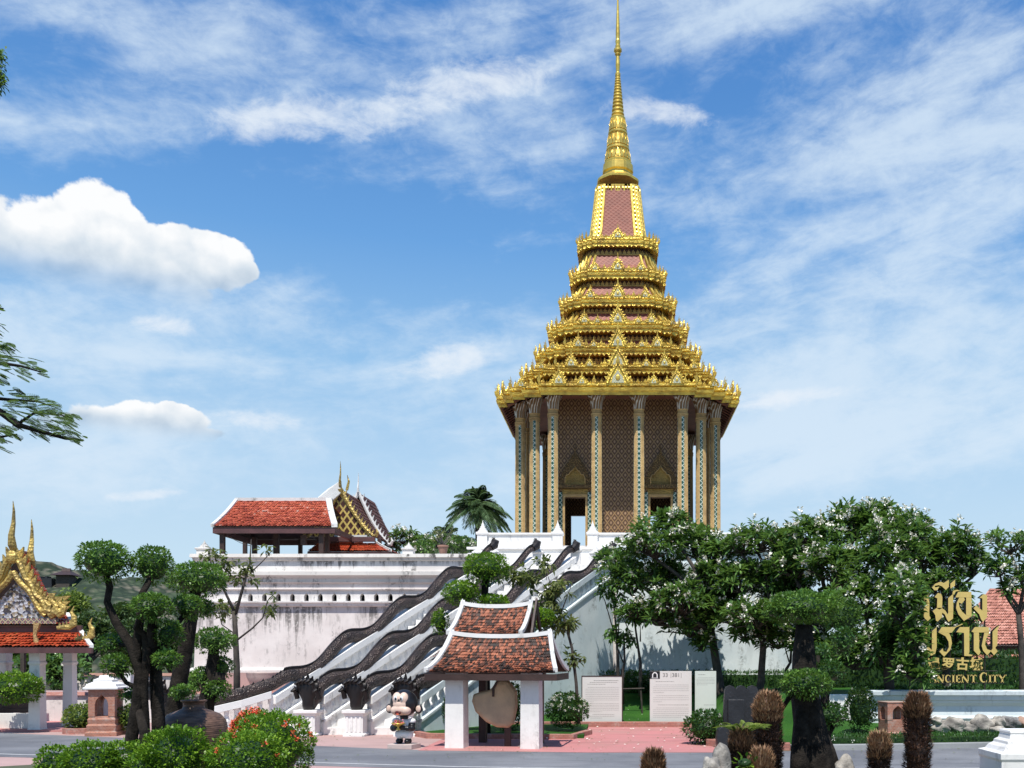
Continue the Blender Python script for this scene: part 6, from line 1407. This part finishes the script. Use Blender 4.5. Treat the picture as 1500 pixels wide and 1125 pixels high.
for s in (-1, 1):
    b = MB(); b.ball((s*.335+s*.035, 0, mz(1038)), .10, .05, .115, 16, 10); e_ = b.build('ear', M['black'], mk, world=False, smooth=True); b = MB(); b.ball((s*.335+s*.045, -.035, mz(1038)), .065, .025, .078, 14, 9); b.build('inner_ear', M['face'], e_, world=False, smooth=True)
    b = MB(); b.ball((s*.078, -.290, mz(1022)), .042, .018, .062, 14, 9); e_ = b.build('eye', M['white'], mk, world=False, smooth=True); b = MB(); b.ball((s*.070, -.304, mz(1023)), .022, .010, .036, 12, 8); b.build('pupil', M['black'], e_, world=False, smooth=True)
    b = MB(); b.ball((s*.022, -.318, mz(1034)), .008, .006, .006, 8, 6); b.build('nostril', M['black'], mk, world=False)
b = MB(); b.ball((0, -.318, mz(1043)), .080, .03, .047, 14, 9); mo = b.build('mouth', simple('dark_red_mouth', (.10, .012, .012), .5), mk, world=False, smooth=True)
b = MB(); b.ball((0, -.338, mz(1045)), .042, .016, .014, 12, 7); b.build('tongue', M['petal_r'], mo, world=False, smooth=True)
bw = thing('offering_bowl', 'golden footed bowl of pink and white flowers held by the monkey statue', 'bowl', (mx_, d, 0), R(-14))
b = MB(); b.lathe([(.055, 0), (.05, .02), (.02, .05), (.025, .08), (.10, .12), (.16, .15), (.165, .165), (.12, .15), (.02, .13)], (0, -.30, mz(1068)), 20); b.build('bowl', M['gold_smooth'], bw, world=False, smooth=True)
c0 = np.array([0, -.30, mz(1068)+.17])
pk = simple('pink_petals', (.75, .22, .24), .5, 0, .2, 8, 0)
v, f = flowers(c0+rng.normal(size=(9, 3))*np.array([.05, .04, .02]), np.tile([0, -.4, 1], (9, 1)), .04, 5); np_build('flowers', v, f, [pk], bw, world=False)
v, f = leaves(c0+rng.normal(size=(30, 3))*np.array([.05, .03, .01])-np.array([0, 0, .02]), rng.normal(size=(30, 3))+np.array([0, 0, .3]), .09, .03); np_build('leaves', v, f, M['bush'], bw, world=False)
# ------------------------------------------------------------------ info boards
def text(body, size, loc, rot, mat, parent, name='lettering', thick=.003, align='CENTER', world=True, sx=1.0, bold=0.0):
    c = bpy.data.curves.new(name, 'FONT'); c.body = body; c.size = size; c.align_x = align; c.align_y = 'CENTER'; c.extrude = thick; c.offset = bold
    o = bpy.data.objects.new('tmp', c); me = bpy.data.meshes.new_from_object(o); me.name = name; bpy.data.objects.remove(o)
    bpy.data.curves.remove(c); me.materials.clear(); me.materials.append(M[mat]); q = bpy.data.objects.new(name, me); C.objects.link(q); q.parent = parent; q.location = loc; q.rotation_euler = rot; q.scale = (sx, 1, 1); return q
def info_board(label, px0, px1, py0, py1, d, paras, head, mat, legs, head_h=0.0, frame=None, rz=0):
    x = P((px0+px1)/2, 0, d).x; w = (px1-px0)*d/FX; z0, z1 = zf(py1, d), zf(py0, d); t = thing('info_board', label, 'sign', (x, d, 0), rz, 'cream information boards on the lawn')
    b = MB(); b.box(-w/2, w/2, -.02, .02, z0, z1); bd = b.build('panel', M[mat], t, world=False, bevel=.004)
    if frame:
        b = MB()
        for a in ((-w/2-.025, -w/2, z0-.02, z1+.02), (w/2, w/2+.025, z0-.02, z1+.02), (-w/2, w/2, z1, z1+.025), (-w/2, w/2, z0-.02, z0)): b.box(a[0], a[1], -.03, .03, a[2], a[3])
        b.build('frame', M['wood'], t, world=False)
    for s in legs:
        b = MB(); b.box(s*w-.04, s*w+.04, .025, .10, -.1, z0+.3); b.build('leg', M['black'], t, world=False)
    b = MB(); H_ = z1-z0
    for (v0, v1, rows, fill, th, indent) in paras:
        for r_ in range(rows):
            z = z1-H_*(v0+(v1-v0)*(r_/max(1, rows-1))); xx = -w*.42+(w*.06 if r_ == 0 else 0)+indent*w; end = w*.43-indent*w
            if r_ == rows-1: end = -w*.42+w*.84*fill
            while xx < end:
                l = random.uniform(.015, .06); b.box(xx, min(end, xx+l), -.0225, -.0205, z-th/2, z+th/2); xx += l+.010
    b.build('print_lines', M['ink'], bd, world=False); return t, bd, w, z0, z1
info_board('cream board densely printed with grey text, leftmost of the boards', 853, 911, 991, 1057, 29.6, [(.09, .09, 1, 1, .016, .15), (.13, .17, 2, .6, .012, .05), (.24, .56, 9, .25, .007, 0), (.60, .78, 6, .5, .007, 0), (.84, .92, 3, .5, .008, .12)], None, 'board', (-.38, .36), frame=True, rz=R(-2))
t, bd, w, z0, z1 = info_board('tall cream board headed 33 and 381, middle of the three boards', 952, 1013, 983, 1058, 29.6, [(.205, .205, 1, .6, .012, .0), (.27, .42, 5, .3, .007, 0), (.48, .60, 4, .25, .007, 0), (.66, .66, 1, 1, .012, .05), (.72, .90, 6, .8, .007, 0)], None, 'board', (-.30, .3), rz=R(-2))
text('33', .17, (-w*.13, -.022, z1-.13), (R(90), 0, 0), 'ink', bd, 'lettering', .001, bold=.002); text('|', .17, (w*.005, -.022, z1-.12), (R(90), 0, 0), 'ink', bd, 'lettering', .001); text('381', .17, (w*.125, -.022, z1-.13), (R(90), 0, 0), 'ink', bd, 'lettering', .001, bold=.002); text('|', .17, (w*.25, -.022, z1-.12), (R(90), 0, 0), 'ink', bd, 'lettering', .001)
b = MB(); b.box(-w/2, -w*.26, -.0235, -.0205, z1-.24, z1-.002); e_ = b.build('emblem_panel', M['black'], bd, world=False)
b = MB(); xx = -w*.38; ar = [(-.085, -.20), (-.085, -.10), (-.05, -.05), (0, -.025), (.05, -.05), (.085, -.10), (.085, -.20), (.055, -.20), (.055, -.11), (.03, -.075), (0, -.06), (-.03, -.075), (-.055, -.11), (-.055, -.20)]
b.prism([(xx+a, -.0255, z1+c_) for a, c_ in ar], (0, .0015, 0)); b.box(xx-.10, xx+.10, -.0255, -.024, z1-.222, z1-.207); b.build('emblem', M['white'], e_, world=False)
info_board('narrow pale greenish board with little text, right of the numbered board', 1018, 1049, 983, 1058, 29.9, [(.07, .07, 1, .5, .012, 0), (.13, .27, 6, .6, .006, 0), (.66, .66, 1, 1, .010, .28), (.74, .80, 2, .8, .006, 0)], None, 'board_g', (0,), rz=R(-2))
# ------------------------------------------------------------------ black carved stones
d = 22.6
def slab(label, px0, px1, py0, py1, lobes, d, th=.25):
    x0, x1 = P(px0, 0, d).x, P(px1, 0, d).x; z1 = zf(py0, d); z0 = 0; t = thing('carved_stone', label, 'carved stone', ((x0+x1)/2, d, 0)); pts = [(x0, d, 0), (x0-.03, d, (z1)*.5)]
    w = (x1-x0)/lobes
    for k in range(lobes):
        for a in (170, 130, 90, 50, 10): pts.append((x0+w*(k+.5)+w*.5*math.cos(R(a)), d, z1-.14+.14*math.sin(R(a))))
    pts += [(x1+.03, d, z1*.5), (x1, d, 0)]; b = MB(); b.prism(pts, (0, th, 0)); b.build('slab', M['rock_dark'], t, bevel=.025); return t
t = slab('black scallop topped stone slab like a high chair back behind the cycads', 1062, 1111, 1004, 1070, 3, 22.6)
b = MB(); x = P(1077, 0, d).x; b.box(x-.19, x+.19, d-.22, d-.001, .35, zf(1024, d)); b.build('raised_block', M['rock_dark'], t, bevel=.015)
slab('low rounded black stone in front of the scallop topped slab', 1052, 1078, 1062, 1100, 1, 21.9, .4)
# ------------------------------------------------------------------ sign wall with gold letters
d = 25.0; kq = d/FX
sw = thing('sign_wall', 'long white moulded garden wall carrying the big gold letters', 'wall', (P(1400, 0, d).x, d, 0))
b = MB(); x0, x1 = P(1275, 0, d).x, P(1640, 0, d).x
zz = lambda y: zf(y, d)
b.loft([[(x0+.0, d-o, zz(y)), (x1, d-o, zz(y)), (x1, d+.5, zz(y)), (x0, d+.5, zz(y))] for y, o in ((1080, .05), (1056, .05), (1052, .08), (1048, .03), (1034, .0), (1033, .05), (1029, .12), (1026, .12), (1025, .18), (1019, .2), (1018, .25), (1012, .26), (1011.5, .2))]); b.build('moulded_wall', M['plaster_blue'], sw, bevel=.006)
b = MB(); b.box(P(1205, 0, d).x, x0-.02, d+.1, d+.5, 0, zz(1018)); b.build('lower_wall', M['plaster_clean'], sw)
sg = thing('gold_lettering', 'big gold Thai, Chinese and English letters standing on the white garden wall', 'sign', (P(1400, 0, d).x, d, zf(1012, d)))
def LP(zx, zy): return P(1340+zx/10, 840+zy/10, d-.05)
th_ = .16
def glyph(name, polys, parent=sg):
    b = MB()
    for pl in polys:
        a = [LP(x, y) for x, y in pl]; n = len(a); o = len(b.v); b.mi = 0; ar = sum(a[i].x*a[(i+1) % n].z-a[(i+1) % n].x*a[i].z for i in range(n))
        if ar < 0: a = a[::-1]
        ext = Vector((0, th_, 0)); b.add(a+[p+ext for p in a], [tuple(range(n))]); o = len(b.v)-2*n
        b.mi = 1; fs = [tuple(range(n, 2*n))[::-1]]+[(i, i+n, (i+1) % n+n, (i+1) % n) for i in range(n)]
        b.f.extend([tuple(i+o for i in f) for f in fs]); b.m.extend([1]*len(fs))
    return b.build(name, [M['letter'], M['letter_side']], parent, recalc=False)
glyph('thai_letter', [[(135, 340), (215, 290), (213, 615), (235, 655), (190, 700), (132, 645)]])
glyph('thai_letter', [[(290, 345), (340, 285), (385, 298), (405, 350), (400, 508), (360, 528), (325, 510), (330, 365)], [(325, 503), (400, 505), (400, 640), (335, 705), (310, 690), (300, 610), (262, 550)], [(400, 508), (450, 545), (480, 600), (495, 560), (563, 560), (560, 660), (495, 710), (470, 670), (440, 600), (400, 572)], [(490, 360), (562, 300), (565, 562), (490, 562)], [(550, 308), (560, 255), (620, 238), (665, 255), (600, 264), (575, 312)]])
glyph('thai_vowel', [[(252, 205), (300, 150), (380, 120), (425, 140), (500, 92), (500, 195), (455, 243), (400, 190), (350, 170), (290, 182), (300, 205), (362, 192), (325, 248), (285, 245)], [(522, 150), (590, 90), (590, 180), (522, 222)]])
glyph('thai_letter', [[(595, 350), (635, 270), (830, 270), (830, 352)], [(752, 350), (832, 350), (832, 630), (752, 614)], [(830, 628), (720, 695), (640, 600), (605, 510), (615, 430), (655, 348), (720, 350), (735, 385), (690, 442), (645, 425), (655, 490), (695, 560), (754, 612)]])
glyph('thai_letter', [[(945, 355), (1010, 300), (1060, 320), (1060, 640), (1000, 710), (970, 670), (945, 600), (860, 510), (900, 470), (950, 510), (990, 545), (990, 365)]])
glyph('thai_letter', [[(-90, 860), (-10, 785), (60, 785), (-10, 870), (-20, 1080), (30, 1150), (-10, 1210), (-90, 1130)]])
glyph('thai_letter', [[(110, 850), (180, 790), (182, 1060), (250, 1120), (252, 845), (320, 785), (322, 1080), (300, 1175), (240, 1205), (112, 1100)]])
glyph('thai_letter', [[(345, 860), (395, 785), (580, 785), (695, 735), (705, 745), (600, 790), (545, 865), (500, 872)], [(345, 862), (500, 870), (530, 930), (545, 1020), (520, 1120), (430, 1220), (360, 1145), (410, 1095), (420, 1140), (465, 1150), (500, 1080), (495, 1000), (450, 920)]])
glyph('thai_letter', [[(608, 860), (660, 785), (800, 785), (800, 1150), (790, 1180), (845, 1192), (835, 1212), (725, 1208), (722, 870)]])
glyph('thai_letter', [[(830, 850), (880, 785), (1080, 785), (1092, 862), (865, 866)], [(865, 864), (940, 864), (945, 1000), (940, 1090), (965, 1150), (935, 1205), (865, 1130)], [(1020, 860), (1092, 856), (1085, 885), (1045, 960), (1030, 1040), (1060, 1110), (1120, 1130), (1140, 1100), (1140, 850), (1200, 790), (1240, 760), (1215, 820), (1210, 1050), (1180, 1090), (1215, 1140), (1160, 1200), (1115, 1140), (1060, 1200), (1000, 1130), (980, 1060), (1000, 960)]])
for ch, cxx in (('暹', 275), ('罗', 492), ('古', 700), ('城', 905)):
    p = LP(cxx, 1338); q = text(ch, .34, p-sg.location+Vector((0, .03, 0)), (R(90), 0, 0), 'letter', sg, 'chinese_letter', .03, bold=.009); q.rotation_euler = (R(90), R(4) if ch != '暹' else 0, 0)
# serif capitals
def strokes(ch, x, y0, y1, w):
    H = y1-y0; sw_ = 24; S_ = []
    def bar(xa, ya, xb, yb, t): # thick line
        dx, dy = xb-xa, yb-ya; l = math.hypot(dx, dy); nx, ny = -dy/l*t/2, dx/l*t/2; S_.append([(xa+nx, ya+ny), (xb+nx, yb+ny), (xb-nx, yb-ny), (xa-nx, ya-ny)])
    def ser(xc, y, l=44): S_.append([(xc-l/2, y-5), (xc+l/2, y-5), (xc+l/2, y+5), (xc-l/2, y+5)])
    if ch == 'A': bar(x+w*.5, y0, x+8, y1, 12); bar(x+w*.45, y0, x+w-10, y1, 24); bar(x+w*.2, y0+H*.65, x+w*.75, y0+H*.65, 10); ser(x+8, y1-5, 34); ser(x+w-10, y1-5, 44)
    if ch == 'N': bar(x+14, y0+8, x+14, y1, 13); bar(x+8, y0+6, x+w-14, y1-2, 24); bar(x+w-14, y0, x+w-14, y1-4, 13); ser(x+8, y0+5, 36); ser(x+14, y1-5, 36); ser(x+w-14, y0+5, 34)
    if ch in 'C': 
        pts = [(x+w*.5+w*.46*math.cos(R(a)), (y0+y1)/2+H*.5*math.sin(R(a))) for a in range(-48, -313, -18)]
        pin = [(x+w*.56+w*.28*math.cos(R(a)), (y0+y1)/2+H*.41*math.sin(R(a))) for a in range(-55, -305, -18)]
        S_.append(pts+pin[::-1]); bar(x+w*.84, y0+6, x+w*.84, y0+H*.3, 9); bar(x+w*.84, y1-6, x+w*.84, y1-H*.22, 8)
    if ch == 'I': bar(x+w/2, y0, x+w/2, y1, sw_); ser(x+w/2, y0+5, w); ser(x+w/2, y1-5, w)
    if ch == 'E': bar(x+18, y0, x+18, y1, sw_); bar(x+4, y0+6, x+w-4, y0+6, 12); bar(x+18, y0+H*.5, x+w-12, y0+H*.5, 11); bar(x+4, y1-6, x+w-2, y1-6, 12); bar(x+w-6, y0, x+w-6, y0+24, 8); bar(x+w-4, y1-26, x+w-4, y1, 8); bar(x+w-14, y0+H*.38, x+w-14, y0+H*.62, 7)
    if ch == 'T': bar(x+w/2, y0, x+w/2, y1, sw_); bar(x+2, y0+6, x+w-2, y0+6, 12); bar(x+5, y0, x+5, y0+26, 8); bar(x+w-5, y0, x+w-5, y0+26, 8); ser(x+w/2, y1-5, 44)
    if ch == 'Y': bar(x+12, y0, x+w/2, y0+H*.55, 24); bar(x+w-12, y0, x+w/2, y0+H*.55, 13); bar(x+w/2, y0+H*.5, x+w/2, y1, sw_); ser(x+14, y0+5, 40); ser(x+w-12, y0+5, 34); ser(x+w/2, y1-5, 44)
    return S_
th_ = .09
for ch, x, w, yt in (('A', 210, 112, 1450), ('N', 325, 105, 1484), ('C', 440, 92, 1484), ('I', 545, 40, 1484), ('E', 600, 72, 1484), ('N', 684, 112, 1484), ('T', 812, 96, 1484), ('C', 945, 125, 1448), ('I', 1082, 42, 1484), ('T', 1130, 90, 1484), ('Y', 1225, 115, 1484)):
    glyph('latin_letter', strokes(ch, x, yt, 1598, w))
b = MB()
for y in (1245, 1430, 1608): b.tube([LP(-100 if y < 1500 else 100, y)+Vector((0, .14, 0)), LP(1240 if y < 1500 else 1340, y)+Vector((0, .14, 0))], .012, 6)
b.tube([LP(120, 1700)+Vector((0, .12, 0)), LP(120, 300)+Vector((0, .12, 0))], .02, 6); b.tube([LP(1050, 1700)+Vector((0, .12, 0)), LP(1050, 350)+Vector((0, .12, 0))], .02, 6); b.tube([LP(760, 1700)+Vector((0, .12, 0)), LP(760, 800)+Vector((0, .12, 0))], .02, 6); b.tube([LP(540, 1400)+Vector((0, .12, 0)), LP(540, 230)+Vector((0, .12, 0))], .02, 6); b.tube([LP(-50, 1700)+Vector((0, .12, 0)), LP(-50, 800)+Vector((0, .12, 0))], .02, 6)
b.build('support_frame', M['letter_side'], sg)
rw = ['large pale', 'tawny', 'pitted grey', 'small tan', 'dark grey', 'reddish', 'pale', 'white', 'brownish', 'grey']
spots = [(1378, 1066, 13, 11), (1397, 1063, 15, 13), (1420, 1067, 13, 10), (1440, 1062, 17, 15), (1462, 1058, 9, 10), (1461, 1070, 10, 7), (1480, 1060, 13, 11), (1496, 1060, 10, 10), (1372, 1056, 7, 6), (1515, 1063, 14, 12)]
lbl = ['pale rock at the left end of the row under the sign wall', 'pale pitted rock second from the left in the row under the wall', 'tawny rock left of the biggest rock under the sign wall', 'biggest pitted grey rock in the row under the sign wall', 'small upright tan rock right of the biggest rock', 'low tan rock lying below the small upright one', 'dark grey rock near the right end of the row', 'reddish rock at the right edge of the row', 'small pale rock tucked behind the left end of the row', 'pale rock partly cut by the right picture edge']
mt = simple('grey_rock', (.30, .29, .28), .9, 0, .6, 5, .9, c2=(.06, .06, .06))
M['rock_grey'] = mt; M['rock_red'] = simple('reddish_rock', (.42, .27, .20), .9, 0, .5, 4, .8)
for k, (px, py, rx, ry) in enumerate(spots):
    dd = 24.4-(.2 if k in (5,) else 0); p = P(px, py, dd); rock(lbl[k], (p.x, p.y, p.z), (rx*dd/FX, .22, ry*dd/FX), ['rock', 'rock', 'rock', 'rock', 'rock', 'rock', 'rock_grey', 'rock_red', 'rock', 'rock'][k], 'rocks under the sign wall', k+11)
# fallen petals and leaves
n = 420; xs = rng.uniform(-8, 12, n); ys = rng.uniform(19.5, 29, n); c = np.stack([xs, ys, np.full(n, .035)], 1); v, f = leaves(c, np.stack([rng.normal(size=n), rng.normal(size=n), np.full(n, .05)], 1), rng.uniform(.04, .09, n), .04, 0)
tag(np_build('fallen_leaves', v, f, [M['olive']]), 'fallen leaves scattered over the road and pink paving', 'fallen leaves', None, 'stuff')
n = 160; c = np.stack([rng.uniform(-3, 4, n), rng.uniform(21.5, 33, n), np.full(n, .04)], 1); c = c[c[:, 1] < 29]; v, f = leaves(c, np.stack([rng.normal(size=len(c)), rng.normal(size=len(c)), np.full(len(c), .1)], 1), .07, .05, 0)
tag(np_build('fallen_petals', v, f, [M['petal_w']]), 'white fallen petals scattered over the pink plaza', 'fallen petals', None, 'stuff')
# ------------------------------------------------------------------ brick lanterns
def lantern(label, px, pt, pb_, w, d, cap):
    x = P(px, 0, d).x; K = d/FX; H = (pb_-pt)*K; W_ = w*K; t = thing('brick_lantern', label, 'lantern', (x, d, 0), R(10), 'brick garden lanterns')
    z = lambda py: zf(py, d); q = W_/2; b = MB()
    def sq(r, zz): return [(-r, -r, zz), (r, -r, zz), (r, r, zz), (-r, r, zz)]
    h0 = z(pb_)*0; top = z(pt); body_t = top-H*(.22 if cap else .02); nz = body_t-H*.42
    b.loft([sq(q*1.02, 0), sq(q*1.02, H*.06), sq(q*.9, H*.08), sq(q*.95, H*.17), sq(q*.86, H*.2), sq(q*.9, H*.27), sq(q*.82, H*.3), sq(q*.82, nz)])
    bd = b.build('base', M['brick'], t, world=False, bevel=.006)
    b = MB(); r = q*.85; zt = body_t
    for s in (-1, 1):
        for u in (-1, 1): b.box(min(s*r, s*r*.5), max(s*r, s*r*.5), min(u*r, u*r*.5), max(u*r, u*r*.5), nz, zt)
    hh = zt-nz
    for k in range(4):
        Mr = Matrix.Rotation(k*PI/2, 4, 'Z'); pts = [(-r*.5, nz+hh*.45), (-r*.42, nz+hh*.62), (-r*.2, nz+hh*.74), (0, nz+hh*.84), (r*.2, nz+hh*.74), (r*.42, nz+hh*.62), (r*.5, nz+hh*.45), (r*.5, zt), (-r*.5, zt)]
        b.prism([Mr @ Vector((a, -r+.002, c)) for a, c in pts], Mr @ Vector((0, r*.45, 0)))
    b.box(-r*.5, r*.5, -r*.5, r*.5, zt-.02, zt); b.box(-r*1.04, r*1.04, -r*1.04, r*1.04, zt, zt+.03); b.build('arched_chamber', M['brick'], t, world=False, bevel=.004)
    if cap:
        b = MB(); b.loft([sq(q*1.12, zt+.031), sq(q*1.12, zt+H*.05), sq(q*1.0, zt+H*.06), sq(q*.95, zt+H*.10), sq(q*.6, zt+H*.14), sq(q*.62, zt+H*.17), sq(q*.35, zt+H*.2), sq(q*.3, zt+H*.24)]); b.build('cap', M['plaster_clean'], t, world=False, bevel=.006)
    return t
lantern('brick lantern post with arched openings and a white cap by the left road edge', 155, 991, 1081, 42, 26.3, True)
lantern('reddish brick lantern with arched openings in front of the sign wall', 1308, 1028, 1086, 38, 24.0, False)
# ------------------------------------------------------------------ bowls before the great wall
for px, w, lab in ((385, 46, 'large pale pink bowl planter on the terrace before the great wall'), (436, 44, 'second pale pink bowl planter half hidden behind the serpent rail'), (292, 40, 'pale bowl planter at the left end of the terrace behind the topiary')):
    d = 32.8; x = P(px, 0, d).x; K = d/FX; t = thing('bowl_planter', lab, 'planter', (x, d, .95), 0, 'pale bowl planters on the terrace'); q = w*K/2
    b = MB(); b.lathe([(q*.45, .10), (q*.8, .28), (q*.98, .52), (q, .62), (q*1.02, .64), (q*1.02, .68), (q*.93, .68), (q*.85, .55)], (0, 0, 0), 28); b.build('bowl', M['clay_pale'], t, world=False, smooth=True); b = MB(); b.lathe([(q*.6, 0), (q*.6, .05), (q*.5, .10)], (0, 0, 0), 20); b.build('foot', M['clay_pale'], t, world=False)
# garden walls at the left
def gwall(label, x0, x1, d, z, mat, cope, d1=None):
    t = thing('garden_wall', label, 'wall', ((x0+x1)/2, d, 0)); b = MB(); d1 = d1 or d; b.loft([[(x0, d, 0), (x0, d+.25, 0), (x0, d+.25, z-.1), (x0, d, z-.1)], [(x1, d1, 0), (x1, d1+.25, 0), (x1, d1+.25, z-.1), (x1, d1, z-.1)]]); b.build('wall_face', M[mat], t)
    b = MB(); b.loft([[(x0, d-.08, z-.099), (x0, d+.33, z-.099), (x0, d+.12, z), ], [(x1, d1-.08, z-.099), (x1, d1+.33, z-.099), (x1, d1+.12, z)]]); b.build('coping', M[cope], t); return t
gwall('low cracked white wall with brick coping behind the gate pavilion', -25, -15.2, 31.2, zf(1014, 31.2), 'plaster', 'kerb_brick')
gwall('pinkish garden wall in front of the hill trees', -32, -15.5, 36, zf(986, 36), 'plaster_pink', 'clay')
gwall('pale low wall running behind the topiary trunks', -15.2, -11, 31.6, zf(1012, 31.6), 'plaster', 'kerb_brick')
p = P(189, 0, 27.2); b = MB(); b.box(p.x-.09, p.x+.09, 27.1, 27.3, 0, zf(986, 27.2)); tag(b.build('marker_post', M['pillar'], bevel=.01), 'plain white post behind the crooked topiary trunk', 'post')
# hut on the hill
hx = P(98, 0, 130).x; hz = zf(838, 130); t = thing('hilltop_hut', 'small dark roofed hut on top of the wooded hill', 'hut', (hx, 130, hz-2)); b = MB(); b.box(hx-.9, hx+.9, 129, 131, hz-3, hz-.5); b.build('wall', M['bark'], t)
b = MB(); b.loft([[(hx-1.4, 128.4, hz-.5), (hx+1.4, 128.4, hz-.5), (hx+1.4, 131.4, hz-.5), (hx-1.4, 131.4, hz-.5)], [(hx-.6, 129.7, hz+.1), (hx+.6, 129.7, hz+.1), (hx+.6, 130.1, hz+.1), (hx-.6, 130.1, hz+.1)], [(hx-.55, 129.9, hz+.5), (hx+.55, 129.9, hz+.5), (hx+.55, 130, hz+.5), (hx-.55, 130, hz+.5)]]); b.build('roof', M['wood'], t)
t = thing('hilltop_wall', 'low grey wall running along the hill crest left of the hut', 'wall', (hx-6, 130, hz-3)); b = MB(); b.box(hx-8, hx-1.5, 129, 130, hz-4, hz-.9)
for k in range(8): b.box(hx-8+k*.8, hx-7.7+k*.8, 129, 130, hz-.9, hz-.65)
b.build('battlement', M['rock_dark'], t)
# houses with tiled roofs at the right
ht = thing('tiled_house', 'house with salmon tiled double roof behind the gold letters', 'house', (P(1480, 0, 42).x, 42, 0)); d = 40.0
X0, X1 = P(1380, 0, d).x, P(1640, 0, d).x
fa = slope((X0, d, zf(945, d)), (X1, d, zf(945, d)), (P(1450, 0, d+3).x, d+3, zf(862, d+3)), (X1, d+3, zf(862, d+3)), .1); roof_part('upper_roof', ht, fa, 60, 20, 'tile_pink', .05)
fb_ = slope((X0-.3, d-1.2, zf(996, d-1.2)), (X1, d-1.2, zf(996, d-1.2)), (X0+.1, d+.2, zf(958, d+.2)), (X1, d+.2, zf(958, d+.2)), .03); roof_part('lower_roof', ht, fb_, 60, 9, 'tile_pink', .05)
b = MB(); b.box(X0+.3, X1, d+.3, d+.5, 0, zf(946, d)); b.box(X0+.2, X1, d+.25, d+.29, zf(956, d), zf(947, d)); b.build('wall', M['wood'], ht); b = MB(); b.box(X0+.5, X1, d-.4, d-.3, 0, zf(1000, d)); b.build('lower_wall', M['plaster'], ht)
